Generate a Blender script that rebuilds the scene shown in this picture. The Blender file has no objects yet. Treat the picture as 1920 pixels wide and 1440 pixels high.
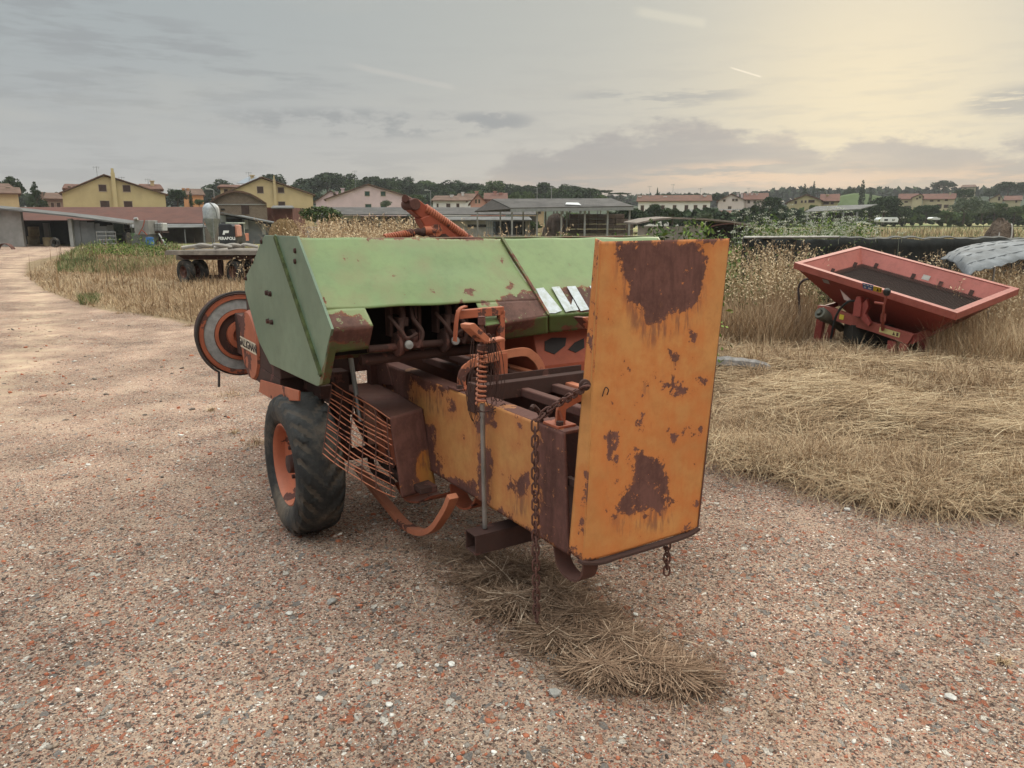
import bpy, math, random
import numpy as np
from mathutils import Vector, Matrix
random.seed(7); rng = np.random.default_rng(7)
sc = bpy.context.scene
# ------------------------------------------------------------ camera
F = 1400.0; P = math.atan(295/1400); CAM = Vector((0, 0, 1.6))
cd = bpy.data.cameras.new('camera'); cam = bpy.data.objects.new('camera', cd); sc.collection.objects.link(cam)
cam.location = CAM; cam.rotation_euler = (math.pi/2 - P, 0, 0)
cd.sensor_width = 36; cd.lens = 36*F/1920; cd.clip_start = .05; cd.clip_end = 3000
sc.camera = cam
sc.view_settings.view_transform = 'Standard'; sc.view_settings.look = 'None'
sc.view_settings.exposure = 0.0; sc.view_settings.gamma = 1
def ray(px, py):
    x = (px-960)/F; y = -(py-720)/F
    return Vector((x, math.cos(P)+y*math.sin(P), -math.sin(P)+y*math.cos(P)))
def at(px, py, Y): r = ray(px, py); return CAM + r*(Y/r.y)
def gz(px, py, z=0.0): r = ray(px, py); return CAM + r*((z-1.6)/r.z)
def proj(pts):                                   # world points (n,3) -> pixels
    d = np.asarray(pts, float) - np.array(CAM)
    f = d[:, 1]*math.cos(P) - d[:, 2]*math.sin(P); u = d[:, 1]*math.sin(P) + d[:, 2]*math.cos(P)
    return 960 + F*d[:, 0]/f, 720 - F*u/f
# ------------------------------------------------------------ world
SUN = ray(1650, 190).normalized()
sun_el = math.radians(22); sun_az = math.atan2(SUN.x, SUN.y)
W = bpy.data.worlds.new('World'); sc.world = W; W.use_nodes = True
wt = W.node_tree; wt.nodes.clear()
class G:                                          # tiny node helper
    def __init__(s, t): s.t = t
    def n(s, typ, **k):
        o = s.t.nodes.new(typ)
        for a, b in k.items(): setattr(o, a, b)
        return o
    def set(s, sock, v):
        if hasattr(v, 'is_linked') or isinstance(v, bpy.types.NodeSocket): s.t.links.new(v, sock)
        elif isinstance(v, (tuple, list)) and len(v) == 3 and sock.type == 'RGBA': sock.default_value = (*v, 1)
        else: sock.default_value = v
    def m(s, op, a, b=None, c=None, clamp=False):
        o = s.n('ShaderNodeMath', operation=op, use_clamp=clamp); s.set(o.inputs[0], a)
        if b is not None: s.set(o.inputs[1], b)
        if c is not None: s.set(o.inputs[2], c)
        return o.outputs[0]
    def mix(s, f, a, b, mode='MIX'):
        o = s.n('ShaderNodeMix', data_type='RGBA', blend_type=mode)
        s.set(o.inputs[0], f); s.set(o.inputs[6], a); s.set(o.inputs[7], b); return o.outputs[2]
    def ss(s, x, lo, hi, a=0.0, b=1.0):
        o = s.n('ShaderNodeMapRange', interpolation_type='SMOOTHSTEP'); s.set(o.inputs[0], x)
        s.set(o.inputs[1], lo); s.set(o.inputs[2], hi); s.set(o.inputs[3], a); s.set(o.inputs[4], b); return o.outputs[0]
    def noise(s, vec, scale, detail=4, rough=.55, dist=0, dim='3D'):
        o = s.n('ShaderNodeTexNoise', noise_dimensions=dim); s.set(o.inputs['Vector'], vec) if vec is not None else None
        o.inputs['Scale'].default_value = scale; o.inputs['Detail'].default_value = detail
        o.inputs['Roughness'].default_value = rough; o.inputs['Distortion'].default_value = dist; return o.outputs[0]
    def ramp(s, x, stops, interp='LINEAR'):
        o = s.n('ShaderNodeValToRGB'); s.set(o.inputs[0], x); r = o.color_ramp; r.interpolation = interp
        while len(r.elements) > 1: r.elements.remove(r.elements[-1])
        r.elements[0].position = stops[0][0]; r.elements[0].color = (*stops[0][1], 1)
        for p, c in stops[1:]:
            e = r.elements.new(p); e.color = (*c, 1)
        return o.outputs[0]
    def comb(s, x, y, z):
        o = s.n('ShaderNodeCombineXYZ'); s.set(o.inputs[0], x); s.set(o.inputs[1], y); s.set(o.inputs[2], z); return o.outputs[0]
g = G(wt)
tc = g.n('ShaderNodeTexCoord'); nrm = g.n('ShaderNodeVectorMath', operation='NORMALIZE'); g.set(nrm.inputs[0], tc.outputs['Generated'])
D = nrm.outputs[0]; sep = g.n('ShaderNodeSeparateXYZ'); g.set(sep.inputs[0], D)
A = g.m('ARCTAN2', sep.outputs[0], sep.outputs[1]); E = g.m('ARCSINE', sep.outputs[2])
def ae(px, py): r = ray(px, py).normalized(); return math.atan2(r.x, r.y), math.asin(r.z)
dotn = g.n('ShaderNodeVectorMath', operation='DOT_PRODUCT'); g.set(dotn.inputs[0], D); dotn.inputs[1].default_value = ray(1640, 195).normalized()
gl = g.m('MAXIMUM', dotn.outputs['Value'], 0.0)
glow = g.m('POWER', gl, 14.0); glow2 = g.m('POWER', gl, 70.0); glow = g.m('MULTIPLY', glow, g.ss(E, .12, .28, 1.0, .25))
base = g.mix(g.ss(E, -.02, .26), (.43, .42, .415), (.37, .405, .41))
base = g.mix(g.ss(A, -.55, .25), base, g.mix(g.ss(E, .02, .25), (.47, .43, .40), (.48, .48, .43)))
base = g.mix(g.m('MULTIPLY', glow, .60), base, (.62, .575, .455))
base = g.mix(g.m('MULTIPLY', glow2, .80), base, (.86, .72, .46))
# lower cloud bank on the right
def a01(px): return (ae(px, 380)[0]+.8)/1.6
prof = [(-400, 395), (700, 375), (900, 320), (960, 272), (1060, 262), (1150, 240), (1240, 220), (1330, 232), (1450, 240), (1530, 262), (1600, 240), (1700, 236), (1920, 262), (2400, 250)]
st = []
for px, py in prof:
    e = ae(px, py)[1]; v = e/.3; st.append((min(max(a01(px), 0), 1), (v, v, v)))
A1 = g.m('DIVIDE', g.m('ADD', A, .8), 1.6)
top = g.m('MULTIPLY', g.ramp(A1, st), .3)
cv = g.comb(g.m('MULTIPLY', A, 1.0), g.m('MULTIPLY', E, 2.6), 0.0)
n1 = g.noise(cv, 14, 6, .6); n2 = g.noise(g.comb(A, g.m('MULTIPLY', E, 7.0), 3.0), 9, 5, .6)
n3 = g.noise(g.comb(A, g.m('MULTIPLY', E, 5.0), 9.0), 3.2, 5, .55)
d = g.m('SUBTRACT', g.m('ADD', top, g.m('MULTIPLY', g.m('SUBTRACT', n1, .5), .085)), E)
bank = g.m('MULTIPLY', g.ss(d, 0.0, .020), g.ss(n2, .30, .50, .80, 1.0))
bank = g.m('MULTIPLY', bank, g.ss(A, -.2, .05, .15, 1.0))
ccol = g.mix(g.ss(n3, .40, .70), (.285, .268, .275), (.42, .36, .325))
ccol = g.mix(g.m('MULTIPLY', g.ss(g.m('ABSOLUTE', g.m('SUBTRACT', E, .055)), .022, .0), g.m('MULTIPLY', glow, g.ss(n2, .40, .6))), ccol, (.72, .50, .34))
base = g.mix(g.m('MULTIPLY', bank, .9), base, ccol)
base = g.mix(g.m('MULTIPLY', g.m('MULTIPLY', g.ss(n2, .46, .64), g.ss(E, .28, .10)), .20), base, (.30, .295, .30))
# darker wisps
def band(px, py, w, h, k, lo=.45, hi=.62, nn=None, ang=0.0, col=(.27, .275, .285)):
    global base
    a0, e0 = ae(px, py); x = g.m('DIVIDE', g.m('SUBTRACT', A, a0), w); y0 = g.m('SUBTRACT', g.m('SUBTRACT', E, e0), g.m('MULTIPLY', g.m('SUBTRACT', A, a0), ang))
    y = g.m('DIVIDE', y0, h)
    r = g.m('ADD', g.m('MULTIPLY', x, x), g.m('MULTIPLY', y, y))
    m_ = g.m('MULTIPLY', g.ss(r, 1.0, .1), g.ss(nn if nn is not None else n2, lo, hi))
    base = g.mix(g.m('MULTIPLY', m_, k), base, col)
band(700, 232, .24, .022, .75, .44, .56, n1)
band(930, 226, .06, .014, .8, .40, .5, n1)
band(230, 75, .30, .045, .5, ang=-.12)
band(100, 160, .3, .03, .35)
band(1230, 182, .13, .016, .6, .42, .55)
band(300, 330, .5, .05, .25)
band(1920, 190, .07, .02, .7, .40, .5)
band(1430, 322, .17, .018, .75, .42, .58, col=(.74, .53, .37))
band(1560, 338, .20, .010, .6, .40, .6, n1, col=(.70, .52, .40))
band(1490, 262, .10, .010, .6, .42, .56, n1, col=(.62, .52, .40))
band(1250, 275, .25, .03, .45, .46, .62, n1, col=(.30, .275, .275))
band(1750, 290, .2, .03, .4, .44, .6, n1, col=(.31, .285, .28))
base = g.mix(g.m('MULTIPLY', g.ss(n3, .5, .75), .18), base, (.66, .60, .48))
def streak(p0, p1, w, k, col):
    global base
    a0, e0 = ae(*p0); a1, e1 = ae(*p1); L = math.hypot(a1-a0, e1-e0); ux, uy = (a1-a0)/L, (e1-e0)/L
    x = g.m('SUBTRACT', A, a0); y = g.m('SUBTRACT', E, e0)
    t = g.m('ADD', g.m('MULTIPLY', x, ux), g.m('MULTIPLY', y, uy)); s_ = g.m('ABSOLUTE', g.m('SUBTRACT', g.m('MULTIPLY', y, ux), g.m('MULTIPLY', x, uy)))
    m_ = g.m('MULTIPLY', g.m('MULTIPLY', g.ss(t, 0.0, L*.2), g.ss(t, L*1.0, L*.9)), g.ss(s_, w, w*.2))
    base = g.mix(g.m('MULTIPLY', m_, k), base, col)
streak((1365, 125), (1430, 145), .0014, .75, (.95, .85, .68))
streak((640, 118), (860, 166), .005, .35, (.62, .58, .52))
streak((1180, 18), (1330, 45), .008, .4, (.75, .70, .55))
# sky boosted towards the zenith, out of view: added light to lift the foreground
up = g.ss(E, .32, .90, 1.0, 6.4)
sk = g.n('ShaderNodeTexSky', sky_type='NISHITA'); sk.sun_disc = False; sk.sun_elevation = sun_el; sk.sun_rotation = sun_az
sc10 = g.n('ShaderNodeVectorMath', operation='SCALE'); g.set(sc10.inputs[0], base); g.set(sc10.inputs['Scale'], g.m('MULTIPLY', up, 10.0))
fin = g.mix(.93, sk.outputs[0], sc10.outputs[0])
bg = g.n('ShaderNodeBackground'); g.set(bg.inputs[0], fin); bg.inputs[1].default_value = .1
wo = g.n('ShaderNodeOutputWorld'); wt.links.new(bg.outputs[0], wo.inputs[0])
sl = bpy.data.lights.new('sun', 'SUN'); sl.energy = 1.1; sl.angle = math.radians(20); sl.color = (1, .88, .72)
so = bpy.data.objects.new('sun', sl); sc.collection.objects.link(so)
sd = Vector((math.sin(sun_az)*math.cos(sun_el), math.cos(sun_az)*math.cos(sun_el), math.sin(sun_el)))
so.rotation_euler = sd.to_track_quat('Z', 'Y').to_euler(); so.location = (6, 12, 20)
# ------------------------------------------------------------ materials
MATS = {}
def newmat(name):
    m = bpy.data.materials.new(name); m.use_nodes = True; t = m.node_tree
    b = t.nodes['Principled BSDF']; b.inputs['Specular IOR Level'].default_value = .3
    return m, G(t), b
def bump(g, b, h, strength=.3, dist=.01):
    o = g.n('ShaderNodeBump'); o.inputs['Strength'].default_value = strength; o.inputs['Distance'].default_value = dist
    g.set(o.inputs['Height'], h); g.t.links.new(o.outputs[0], b.inputs['Normal'])
def plain(name, col, rough=.8, var=.25, scale=3.0, bmp=.2, col2=None, metal=0, detail=6, bd=.01):
    if name in MATS: return MATS[name]
    m, g, b = newmat(name); tc = g.n('ShaderNodeTexCoord').outputs['Object']
    n = g.noise(tc, scale, detail, .6); c2 = col2 or tuple(c*(1-var) for c in col)
    c1 = tuple(min(1, c*(1+var*.6)) for c in col)
    g.set(b.inputs['Base Color'], g.ramp(n, [(.3, c2), (.65, c1)])); b.inputs['Roughness'].default_value = rough
    b.inputs['Metallic'].default_value = metal
    if bmp: bump(g, b, g.noise(tc, scale*4, 4, .6), bmp, bd)
    MATS[name] = m; return m
def paint(name, col, rust=(.115, .050, .040), amt=.30, scale=7, attr=False, amp=.05, stain=(.42, .12, .03), rough=.5, fade=.25, chips=.25, col2=None):
    """old paint: faded, chipped, with rust; attr = signed distance (m) to the rust outline, positive inside"""
    m, g, b = newmat(name); tc = g.n('ShaderNodeTexCoord').outputs['Object']
    mp = g.n('ShaderNodeMapping'); g.set(mp.inputs[0], tc); mp.inputs['Scale'].default_value = (1, 1, .22)
    st = g.noise(mp.outputs[0], 24, 5, .65)
    n0 = g.noise(tc, 2.2, 4, .6); nb = g.noise(tc, scale, 9, .62); nf = g.noise(tc, 60, 5, .7); nm = g.noise(tc, 17, 6, .7)
    c2 = col2 or tuple(c*(1-fade) for c in col)
    pc = g.mix(g.ss(n0, .3, .7), c2, col); pc = g.mix(g.m('MULTIPLY', g.ss(st, .45, .8), .22), pc, stain)
    pc = g.mix(g.m('MULTIPLY', g.ss(nm, .40, .72), .30), pc, tuple(c*.45 for c in col))
    pc = g.mix(g.m('MULTIPLY', g.ss(nf, .4, .7), .14), pc, tuple(c*.6+.03 for c in col)); rc = g.mix(g.ss(nf, .35, .7), tuple(c*.85 for c in rust), tuple(c*1.12 for c in rust)); rc = g.mix(g.m('MULTIPLY', g.ss(nm, .55, .8), .55), rc, (.17, .07, .035))
    r1 = g.ss(nb, 1-amt, 1-amt+.015)
    r2 = g.m('MULTIPLY', g.ss(nm, .735-chips*.1, .745-chips*.1), 1.0)
    r = g.m('MAXIMUM', r1, r2)
    if attr:
        at_ = g.n('ShaderNodeAttribute', attribute_name='rust').outputs['Fac']
        w = g.m('ADD', g.m('ADD', g.m('MULTIPLY', g.m('SUBTRACT', nb, .5), amp*2.4), g.m('MULTIPLY', g.m('SUBTRACT', nm, .5), amp*2.2)), g.m('MULTIPLY', g.m('SUBTRACT', nf, .5), amp*.9))
        s = g.m('ADD', at_, w); s2 = g.m('ADD', s, g.m('MULTIPLY', g.m('SUBTRACT', st, .5), .06))
        pc = g.mix(g.m('MULTIPLY', g.ss(s2, -.075, .012), .62), pc, stain)
        dr_ = g.n('ShaderNodeAttribute', attribute_name='drip').outputs['Fac']; st2 = g.noise(mp.outputs[0], 60, 3, .6)
        pc = g.mix(g.m('MULTIPLY', g.m('MULTIPLY', g.ss(dr_, -.012, .03), g.ss(g.m('ADD', g.m('MULTIPLY', st, .5), g.m('MULTIPLY', st2, .5)), .46, .60)), .62), pc, tuple(q*1.1 for q in rust))
        rc = g.mix(g.m('MULTIPLY', g.ss(s, .016, .002), .75), rc, (.23, .085, .04)); rc = g.mix(g.m('MULTIPLY', g.ss(nb, .44, .60), .6), rc, tuple(q*1.45 for q in rust)); rc = g.mix(g.m('MULTIPLY', g.ss(st, .55, .35), .5), rc, tuple(q*.6 for q in rust))
        r = g.m('MAXIMUM', r, g.ss(s, 0.0, .004))
        # islands of surviving paint
        r = g.m('MULTIPLY', r, g.ss(g.m('ADD', g.noise(tc, 26, 5, .75), g.ss(s, .07, .0, 0.0, .06)), .665, .65))
        r = g.m('MULTIPLY', r, g.ss(g.noise(g.m('ADD', nb, 0.0) if False else tc, 11.7, 9, .74), .655, .635))
    g.set(b.inputs['Base Color'], g.mix(r, pc, rc))
    g.set(b.inputs['Roughness'], g.m('ADD', g.m('MULTIPLY', r, .88-rough), rough))
    bump(g, b, g.m('SUBTRACT', g.m('ADD', g.m('MULTIPLY', nf, g.m('ADD', g.m('MULTIPLY', r, .5), .08)), g.m('MULTIPLY', n0, 1.2)), g.m('MULTIPLY', r, .25)), .35, .004)
    MATS[name] = m; return m
def tinted(name, stops, rough=.9, spec=.15, trans=0.0):
    m, g, b = newmat(name); a = g.n('ShaderNodeAttribute', attribute_name='tint').outputs['Fac']
    g.set(b.inputs['Base Color'], g.ramp(a, stops)); b.inputs['Roughness'].default_value = rough; b.inputs['Specular IOR Level'].default_value = spec
    MATS[name] = m; return m
rustm = paint('rusty_steel', (.125, .058, .046), amt=.45, chips=0, stain=(.16, .06, .03), rough=.85)
darkrust = paint('dark_rust', (.065, .032, .026), amt=.4, chips=0, stain=(.10, .04, .025), rough=.85)
orange = paint('orange_paint', (.42, .125, .065), amt=.43, scale=5, chips=.35, stain=(.35, .08, .03), col2=(.31, .085, .045))
orangeb = paint('bare_orange_paint', (.50, .185, .10), amt=.40, scale=5, chips=.5, stain=(.35, .10, .04), col2=(.38, .125, .07))
redo = paint('red_orange_paint', (.34, .075, .04), amt=.42, scale=4, chips=.3, stain=(.3, .06, .03))
yellow = paint('yellow_paint', (.54, .25, .08), amt=.24, attr=True, stain=(.50, .14, .035), col2=(.44, .185, .06), chips=.35)
wallyel = paint('chamber_yellow_paint', (.53, .265, .095), amt=.26, attr=True, stain=(.42, .14, .05), col2=(.46, .22, .075), chips=.1)
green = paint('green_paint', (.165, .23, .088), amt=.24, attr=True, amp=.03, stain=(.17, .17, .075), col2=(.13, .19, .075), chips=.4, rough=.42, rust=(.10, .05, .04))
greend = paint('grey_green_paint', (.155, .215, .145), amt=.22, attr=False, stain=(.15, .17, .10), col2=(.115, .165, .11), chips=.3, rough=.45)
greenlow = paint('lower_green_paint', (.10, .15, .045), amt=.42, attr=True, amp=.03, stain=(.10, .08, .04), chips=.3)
moss = plain('moss', (.075, .092, .035), .95, .6, 30, .8)
black = plain('black_void_shade', (.012, .010, .010), .9, .3, 8, .1)
steel = plain('bare_steel', (.28, .27, .26), .45, .3, 9, .1, metal=.7)
zinc = plain('galvanised_sheet', (.36, .37, .38), .5, .3, 3, .1, metal=.4)
rubber = None
white = plain('white_decal', (.68, .72, .76), .6, .22, 14, .1)
# ------------------------------------------------------------ mesh helpers
def link(o, parent=None):
    sc.collection.objects.link(o)
    if parent is not None: o.parent = parent
    return o
def tag(o, label=None, cat=None, group=None, kind=None):
    if label: o['label'] = label
    if cat: o['category'] = cat
    if group: o['group'] = group
    if kind: o['kind'] = kind
    return o
def empty(name, loc=(0, 0, 0), rz=0, label=None, cat=None, group=None):
    o = bpy.data.objects.new(name, None); link(o); o.location = loc; o.rotation_euler = (0, 0, rz); o.empty_display_size = .2
    return tag(o, label, cat, group)
def npmesh(name, v, f, mat, parent=None, tint=None, smooth=False, attr=None, attr2=None):
    """v (n,3), f (m,k) arrays -> object"""
    v = np.asarray(v, np.float32); f = np.asarray(f, np.int32); k = f.shape[1]
    me = bpy.data.meshes.new(name); me.vertices.add(len(v)); me.vertices.foreach_set('co', v.ravel())
    me.loops.add(f.size); me.loops.foreach_set('vertex_index', f.ravel())
    me.polygons.add(len(f)); me.polygons.foreach_set('loop_start', np.arange(0, f.size, k, dtype=np.int32)); me.polygons.foreach_set('loop_total', np.full(len(f), k, np.int32))
    if tint is not None:
        a = me.attributes.new('tint', 'FLOAT', 'POINT'); a.data.foreach_set('value', np.asarray(tint, np.float32))
    if attr is not None:
        a = me.attributes.new(attr[0], 'FLOAT', 'POINT'); a.data.foreach_set('value', np.asarray(attr[1], np.float32))
    if attr2 is not None:
        a = me.attributes.new(attr2[0], 'FLOAT', 'POINT'); a.data.foreach_set('value', np.asarray(attr2[1], np.float32))
    me.update(calc_edges=True); me.validate()
    if smooth: me.polygons.foreach_set('use_smooth', np.ones(len(f), bool))
    me.materials.append(mat); return link(bpy.data.objects.new(name, me), parent)
class MB:
    def __init__(s): s.v = []; s.f = []; s.sm = []
    def add(s, vs, fs, smooth=False):
        n = len(s.v); s.v += [tuple(q) for q in vs]; s.f += [tuple(i+n for i in q) for q in fs]; s.sm += [smooth]*len(fs); return s
    def box(s, a, b, M=None, bev=0.0):
        x0, y0, z0 = [min(p, q) for p, q in zip(a, b)]; x1, y1, z1 = [max(p, q) for p, q in zip(a, b)]
        vs = [Vector(q) for q in ((x0, y0, z0), (x1, y0, z0), (x1, y1, z0), (x0, y1, z0), (x0, y0, z1), (x1, y0, z1), (x1, y1, z1), (x0, y1, z1))]
        if M: vs = [M @ q for q in vs]
        return s.add(vs, [(0, 3, 2, 1), (4, 5, 6, 7), (0, 1, 5, 4), (1, 2, 6, 5), (2, 3, 7, 6), (3, 0, 4, 7)])
    def prism(s, pts, vec):
        n = len(pts); vec = Vector(vec); a = [Vector(p) for p in pts]; b = [p+vec for p in a]
        return s.add(a+b, [tuple(range(n-1, -1, -1)), tuple(range(n, 2*n))]+[(i, (i+1) % n, n+(i+1) % n, n+i) for i in range(n)])
    def slab(s, pts, t):                                  # polygon with thickness along its normal
        a = [Vector(p) for p in pts]; nn = (a[1]-a[0]).cross(a[2]-a[0]).normalized(); return s.prism(pts, nn*t)
    def tube(s, path, r, n=8, cap=True, closed=False):
        path = [Vector(p) for p in path]; rs = r if isinstance(r, (list, tuple)) else [r]*len(path)
        N = len(path); prev = None; vs = []
        for i, p in enumerate(path):
            if closed: t = (path[(i+1) % N]-path[i-1]).normalized()
            else: t = (path[min(i+1, N-1)]-path[max(i-1, 0)]).normalized()
            if prev is None:
                u = t.orthogonal().normalized()
            else:
                u = (prev - t*prev.dot(t)); u = u.normalized() if u.length > 1e-6 else t.orthogonal().normalized()
            prev = u; w = t.cross(u)
            for k in range(n):
                a = 2*math.pi*k/n; vs.append(p+(u*math.cos(a)+w*math.sin(a))*rs[i])
        fs = []
        for i in range(N if closed else N-1):
            for k in range(n):
                j = (i+1) % N; fs.append((i*n+k, i*n+(k+1) % n, j*n+(k+1) % n, j*n+k))
        s.add(vs, fs, n > 4)
        if cap and not closed: s.add(vs[:n], [tuple(range(n-1, -1, -1))]); s.add(vs[-n:], [tuple(range(n))])
        return s
    def strip(s, path, wid, th, side):                   # flat bar swept on a path; side = direction of its width
        path = [Vector(p) for p in path]; side = Vector(side).normalized(); vs = []; N = len(path)
        for i, p in enumerate(path):
            t = (path[min(i+1, N-1)]-path[max(i-1, 0)]).normalized(); nn = t.cross(side).normalized()
            for a, b in ((-1, -1), (1, -1), (1, 1), (-1, 1)): vs.append(p+side*wid/2*a+nn*th/2*b)
        fs = [(i*4+k, i*4+(k+1) % 4, i*4+4+(k+1) % 4, i*4+4+k) for i in range(N-1) for k in range(4)]
        return s.add(vs, fs+[(3, 2, 1, 0), tuple(N*4-4+k for k in range(4))])
    def lathe(s, c, axis, prof, n=32, smooth=True, jit=0):      # prof: (along axis, radius)
        ax = Vector(axis).normalized(); u = ax.orthogonal().normalized(); w = ax.cross(u); c = Vector(c); vs = []
        for a_, r in prof:
            for k in range(n):
                t = 2*math.pi*k/n; vs.append(c+ax*a_+(u*math.cos(t)+w*math.sin(t))*(r*(1+jit*math.sin(3*t+1))))
        return s.add(vs, [(i*n+k, i*n+(k+1) % n, (i+1)*n+(k+1) % n, (i+1)*n+k) for i in range(len(prof)-1) for k in range(n)], smooth)
    def build(s, name, mat, parent=None, bevel=0.0):
        me = bpy.data.meshes.new(name); me.from_pydata(s.v, [], s.f); me.update()
        me.polygons.foreach_set('use_smooth', s.sm); me.materials.append(mat)
        if any(s.sm): me.set_sharp_from_angle(angle=math.radians(38))
        o = link(bpy.data.objects.new(name, me), parent)
        if bevel:
            b = o.modifiers.new('bevel', 'BEVEL'); b.width = bevel; b.segments = 2; b.limit_method = 'ANGLE'
        return o
def arc(fn, a0, a1, n): return [fn(a0+(a1-a0)*i/n) for i in range(n+1)]
def smoothpath(pts, n=6):
    pts = [Vector(p) for p in pts]; out = []
    for i in range(len(pts)-1):
        p0 = pts[max(i-1, 0)]; p1 = pts[i]; p2 = pts[i+1]; p3 = pts[min(i+2, len(pts)-1)]
        for k in range(n):
            t = k/n; out.append(.5*((2*p1)+(p2-p0)*t+(2*p0-5*p1+4*p2-p3)*t*t+(3*p1-p0-3*p2+p3)*t**3))
    return out+[pts[-1]]
def text(txt, size, M, mat, parent, name='lettering', sx=1.0, ext=.001, bold=.0):
    c = bpy.data.curves.new('t', 'FONT'); c.body = txt; c.size = size; c.extrude = ext; c.offset = bold; c.align_x = 'CENTER'; c.align_y = 'CENTER'
    o = bpy.data.objects.new('t', c); sc.collection.objects.link(o); bpy.context.view_layer.update()
    me = bpy.data.meshes.new_from_object(o.evaluated_get(bpy.context.evaluated_depsgraph_get())); bpy.data.objects.remove(o)
    me.transform(M @ Matrix.Diagonal((sx, 1, 1, 1))); me.materials.clear(); me.materials.append(mat); me.name = name
    return link(bpy.data.objects.new(name, me), parent)
def basis(o, x, y):                                    # matrix: local x,y on given directions
    x = Vector(x).normalized(); z = x.cross(Vector(y)).normalized(); y = z.cross(x); M = Matrix((x, y, z)).transposed().to_4x4(); M.translation = Vector(o); return M
def sdpoly(X, Y, poly):
    d = np.full(X.shape, 1e9); ins = np.zeros(X.shape, bool); n = len(poly)
    for i in range(n):
        x0, y0 = poly[i]; x1, y1 = poly[(i+1) % n]; ex, ey = x1-x0, y1-y0
        t = np.clip(((X-x0)*ex+(Y-y0)*ey)/(ex*ex+ey*ey+1e-9), 0, 1); d = np.minimum(d, np.hypot(X-x0-t*ex, Y-y0-t*ey))
        c = (y0 > Y) != (y1 > Y)
        with np.errstate(divide='ignore', invalid='ignore'): xi = x0+(Y-y0)*ex/(ey if abs(ey) > 1e-9 else 1e-9)
        ins ^= c & (X < xi)
    return np.where(ins, d, -d)
# ------------------------------------------------------------ plants
def blades(name, roots, H, lean, w, tint, mat, seg=3, parent=None, droop=.35, curl=None, up=None, taper=.75):
    n = len(roots); roots = np.asarray(roots, float); k = np.arange(seg+1)/seg
    lean = np.asarray(lean, float); ang = np.arctan2(lean[:, 1], lean[:, 0])+math.pi/2+rng.normal(0, .35, n)
    side = np.stack([np.cos(ang), np.sin(ang), np.zeros(n)], 1)
    if up is not None: side = side*np.sqrt(1-up**2); side[:, 2] = up*rng.choice([-1, 1], n)
    P_ = np.empty((n, seg+1, 2, 3))
    for i, t in enumerate(k):
        c = roots.copy(); c[:, 0] += lean[:, 0]*t**1.3; c[:, 1] += lean[:, 1]*t**1.3
        c[:, 2] += H*t-np.sign(H)*droop*t*t*np.hypot(lean[:, 0], lean[:, 1])*.5
        if curl is not None: c[:, :2] += curl*math.sin(math.pi*t)
        ww = (w*(1-taper*t))[:, None]*side*.5; P_[:, i, 0] = c-ww; P_[:, i, 1] = c+ww
    idx = np.arange(n)[:, None]*(seg+1)*2
    f = np.concatenate([np.stack([idx[:, 0]+2*i, idx[:, 0]+2*i+1, idx[:, 0]+2*i+3, idx[:, 0]+2*i+2], 1) for i in range(seg)])
    return npmesh(name, P_.reshape(-1, 3), f, mat, parent, tint=np.repeat(tint, (seg+1)*2))
def quads(centers, size, squash=1.0, elong=1.6):
    n = len(centers); a = rng.normal(size=(n, 3)); a /= np.linalg.norm(a, axis=1)[:, None]; b = rng.normal(size=(n, 3)); b -= a*(a*b).sum(1)[:, None]; b /= np.linalg.norm(b, axis=1)[:, None]
    s = np.asarray(size).reshape(-1, 1)*np.ones((n, 1)); c = np.asarray(centers)
    V = np.stack([c-a*s*elong*.5, c-b*s*.5, c+a*s*elong*.5, c+b*s*.5], 1); return V.reshape(-1, 3), np.arange(4*n).reshape(-1, 4)
def oats(name, roots, H, mat, heads=9, hs=.014, spread=.09, parent=None, lean=.2, w=.004):
    """standing dry stems with drooping pale spikelets"""
    n = len(roots); ln = rng.normal(0, lean, (n, 2))*H[:, None]; roots = np.asarray(roots, float)
    T = rng.uniform(.35, .75, n); seg = 3; V = []; Fq = []; tt = []
    side = np.stack([np.ones(n), np.zeros(n), np.zeros(n)], 1)
    P_ = np.empty((n, seg+1, 2, 3))
    for i in range(seg+1):
        t = i/seg; c = roots.copy(); c[:, :2] += ln*t**2; c[:, 2] += H*t*(1-.1*t); P_[:, i, 0] = c-side*w/2; P_[:, i, 1] = c+side*w/2
    idx = np.arange(n)*(seg+1)*2
    f = np.concatenate([np.stack([idx+2*i, idx+2*i+1, idx+2*i+3, idx+2*i+2], 1) for i in range(seg)])
    t = np.tile(rng.uniform(.62, 1.0, heads), n) if False else rng.uniform(.6, 1.02, n*heads)
    R = np.repeat(np.arange(n), heads); c = roots[R].copy(); c[:, :2] += ln[R]*(t**2)[:, None]; c[:, 2] += H[R]*t*(1-.1*t)
    off = rng.normal(0, 1, (n*heads, 3))*spread*np.array([1, 1, .45])*(1.25-t)[:, None]*1.6; c += off; c[:, 2] -= .02
    hv, hf = quads(c, rng.uniform(.6, 1.3, n*heads)*hs, elong=2.6)
    V = np.concatenate([P_.reshape(-1, 3), hv]); Fq = np.concatenate([f, hf+len(P_.reshape(-1, 3))])
    ti = np.concatenate([np.repeat(T, (seg+1)*2), np.repeat(rng.uniform(.8, 1, n*heads), 4)])
    return npmesh(name, V, Fq, mat, parent, tint=ti)
dry = tinted('dry_grass', [(0, (.065, .038, .024)), (.3, (.22, .135, .08)), (.62, (.40, .275, .165)), (1, (.60, .47, .31))])
dryg = tinted('dull_green_grass', [(0, (.035, .045, .02)), (.45, (.095, .12, .045)), (.75, (.20, .20, .09)), (1, (.36, .31, .17))])
strawm = tinted('grey_straw', [(0, (.04, .025, .017)), (.35, (.14, .085, .055)), (.7, (.30, .195, .13)), (1, (.54, .41, .30))])
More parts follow.
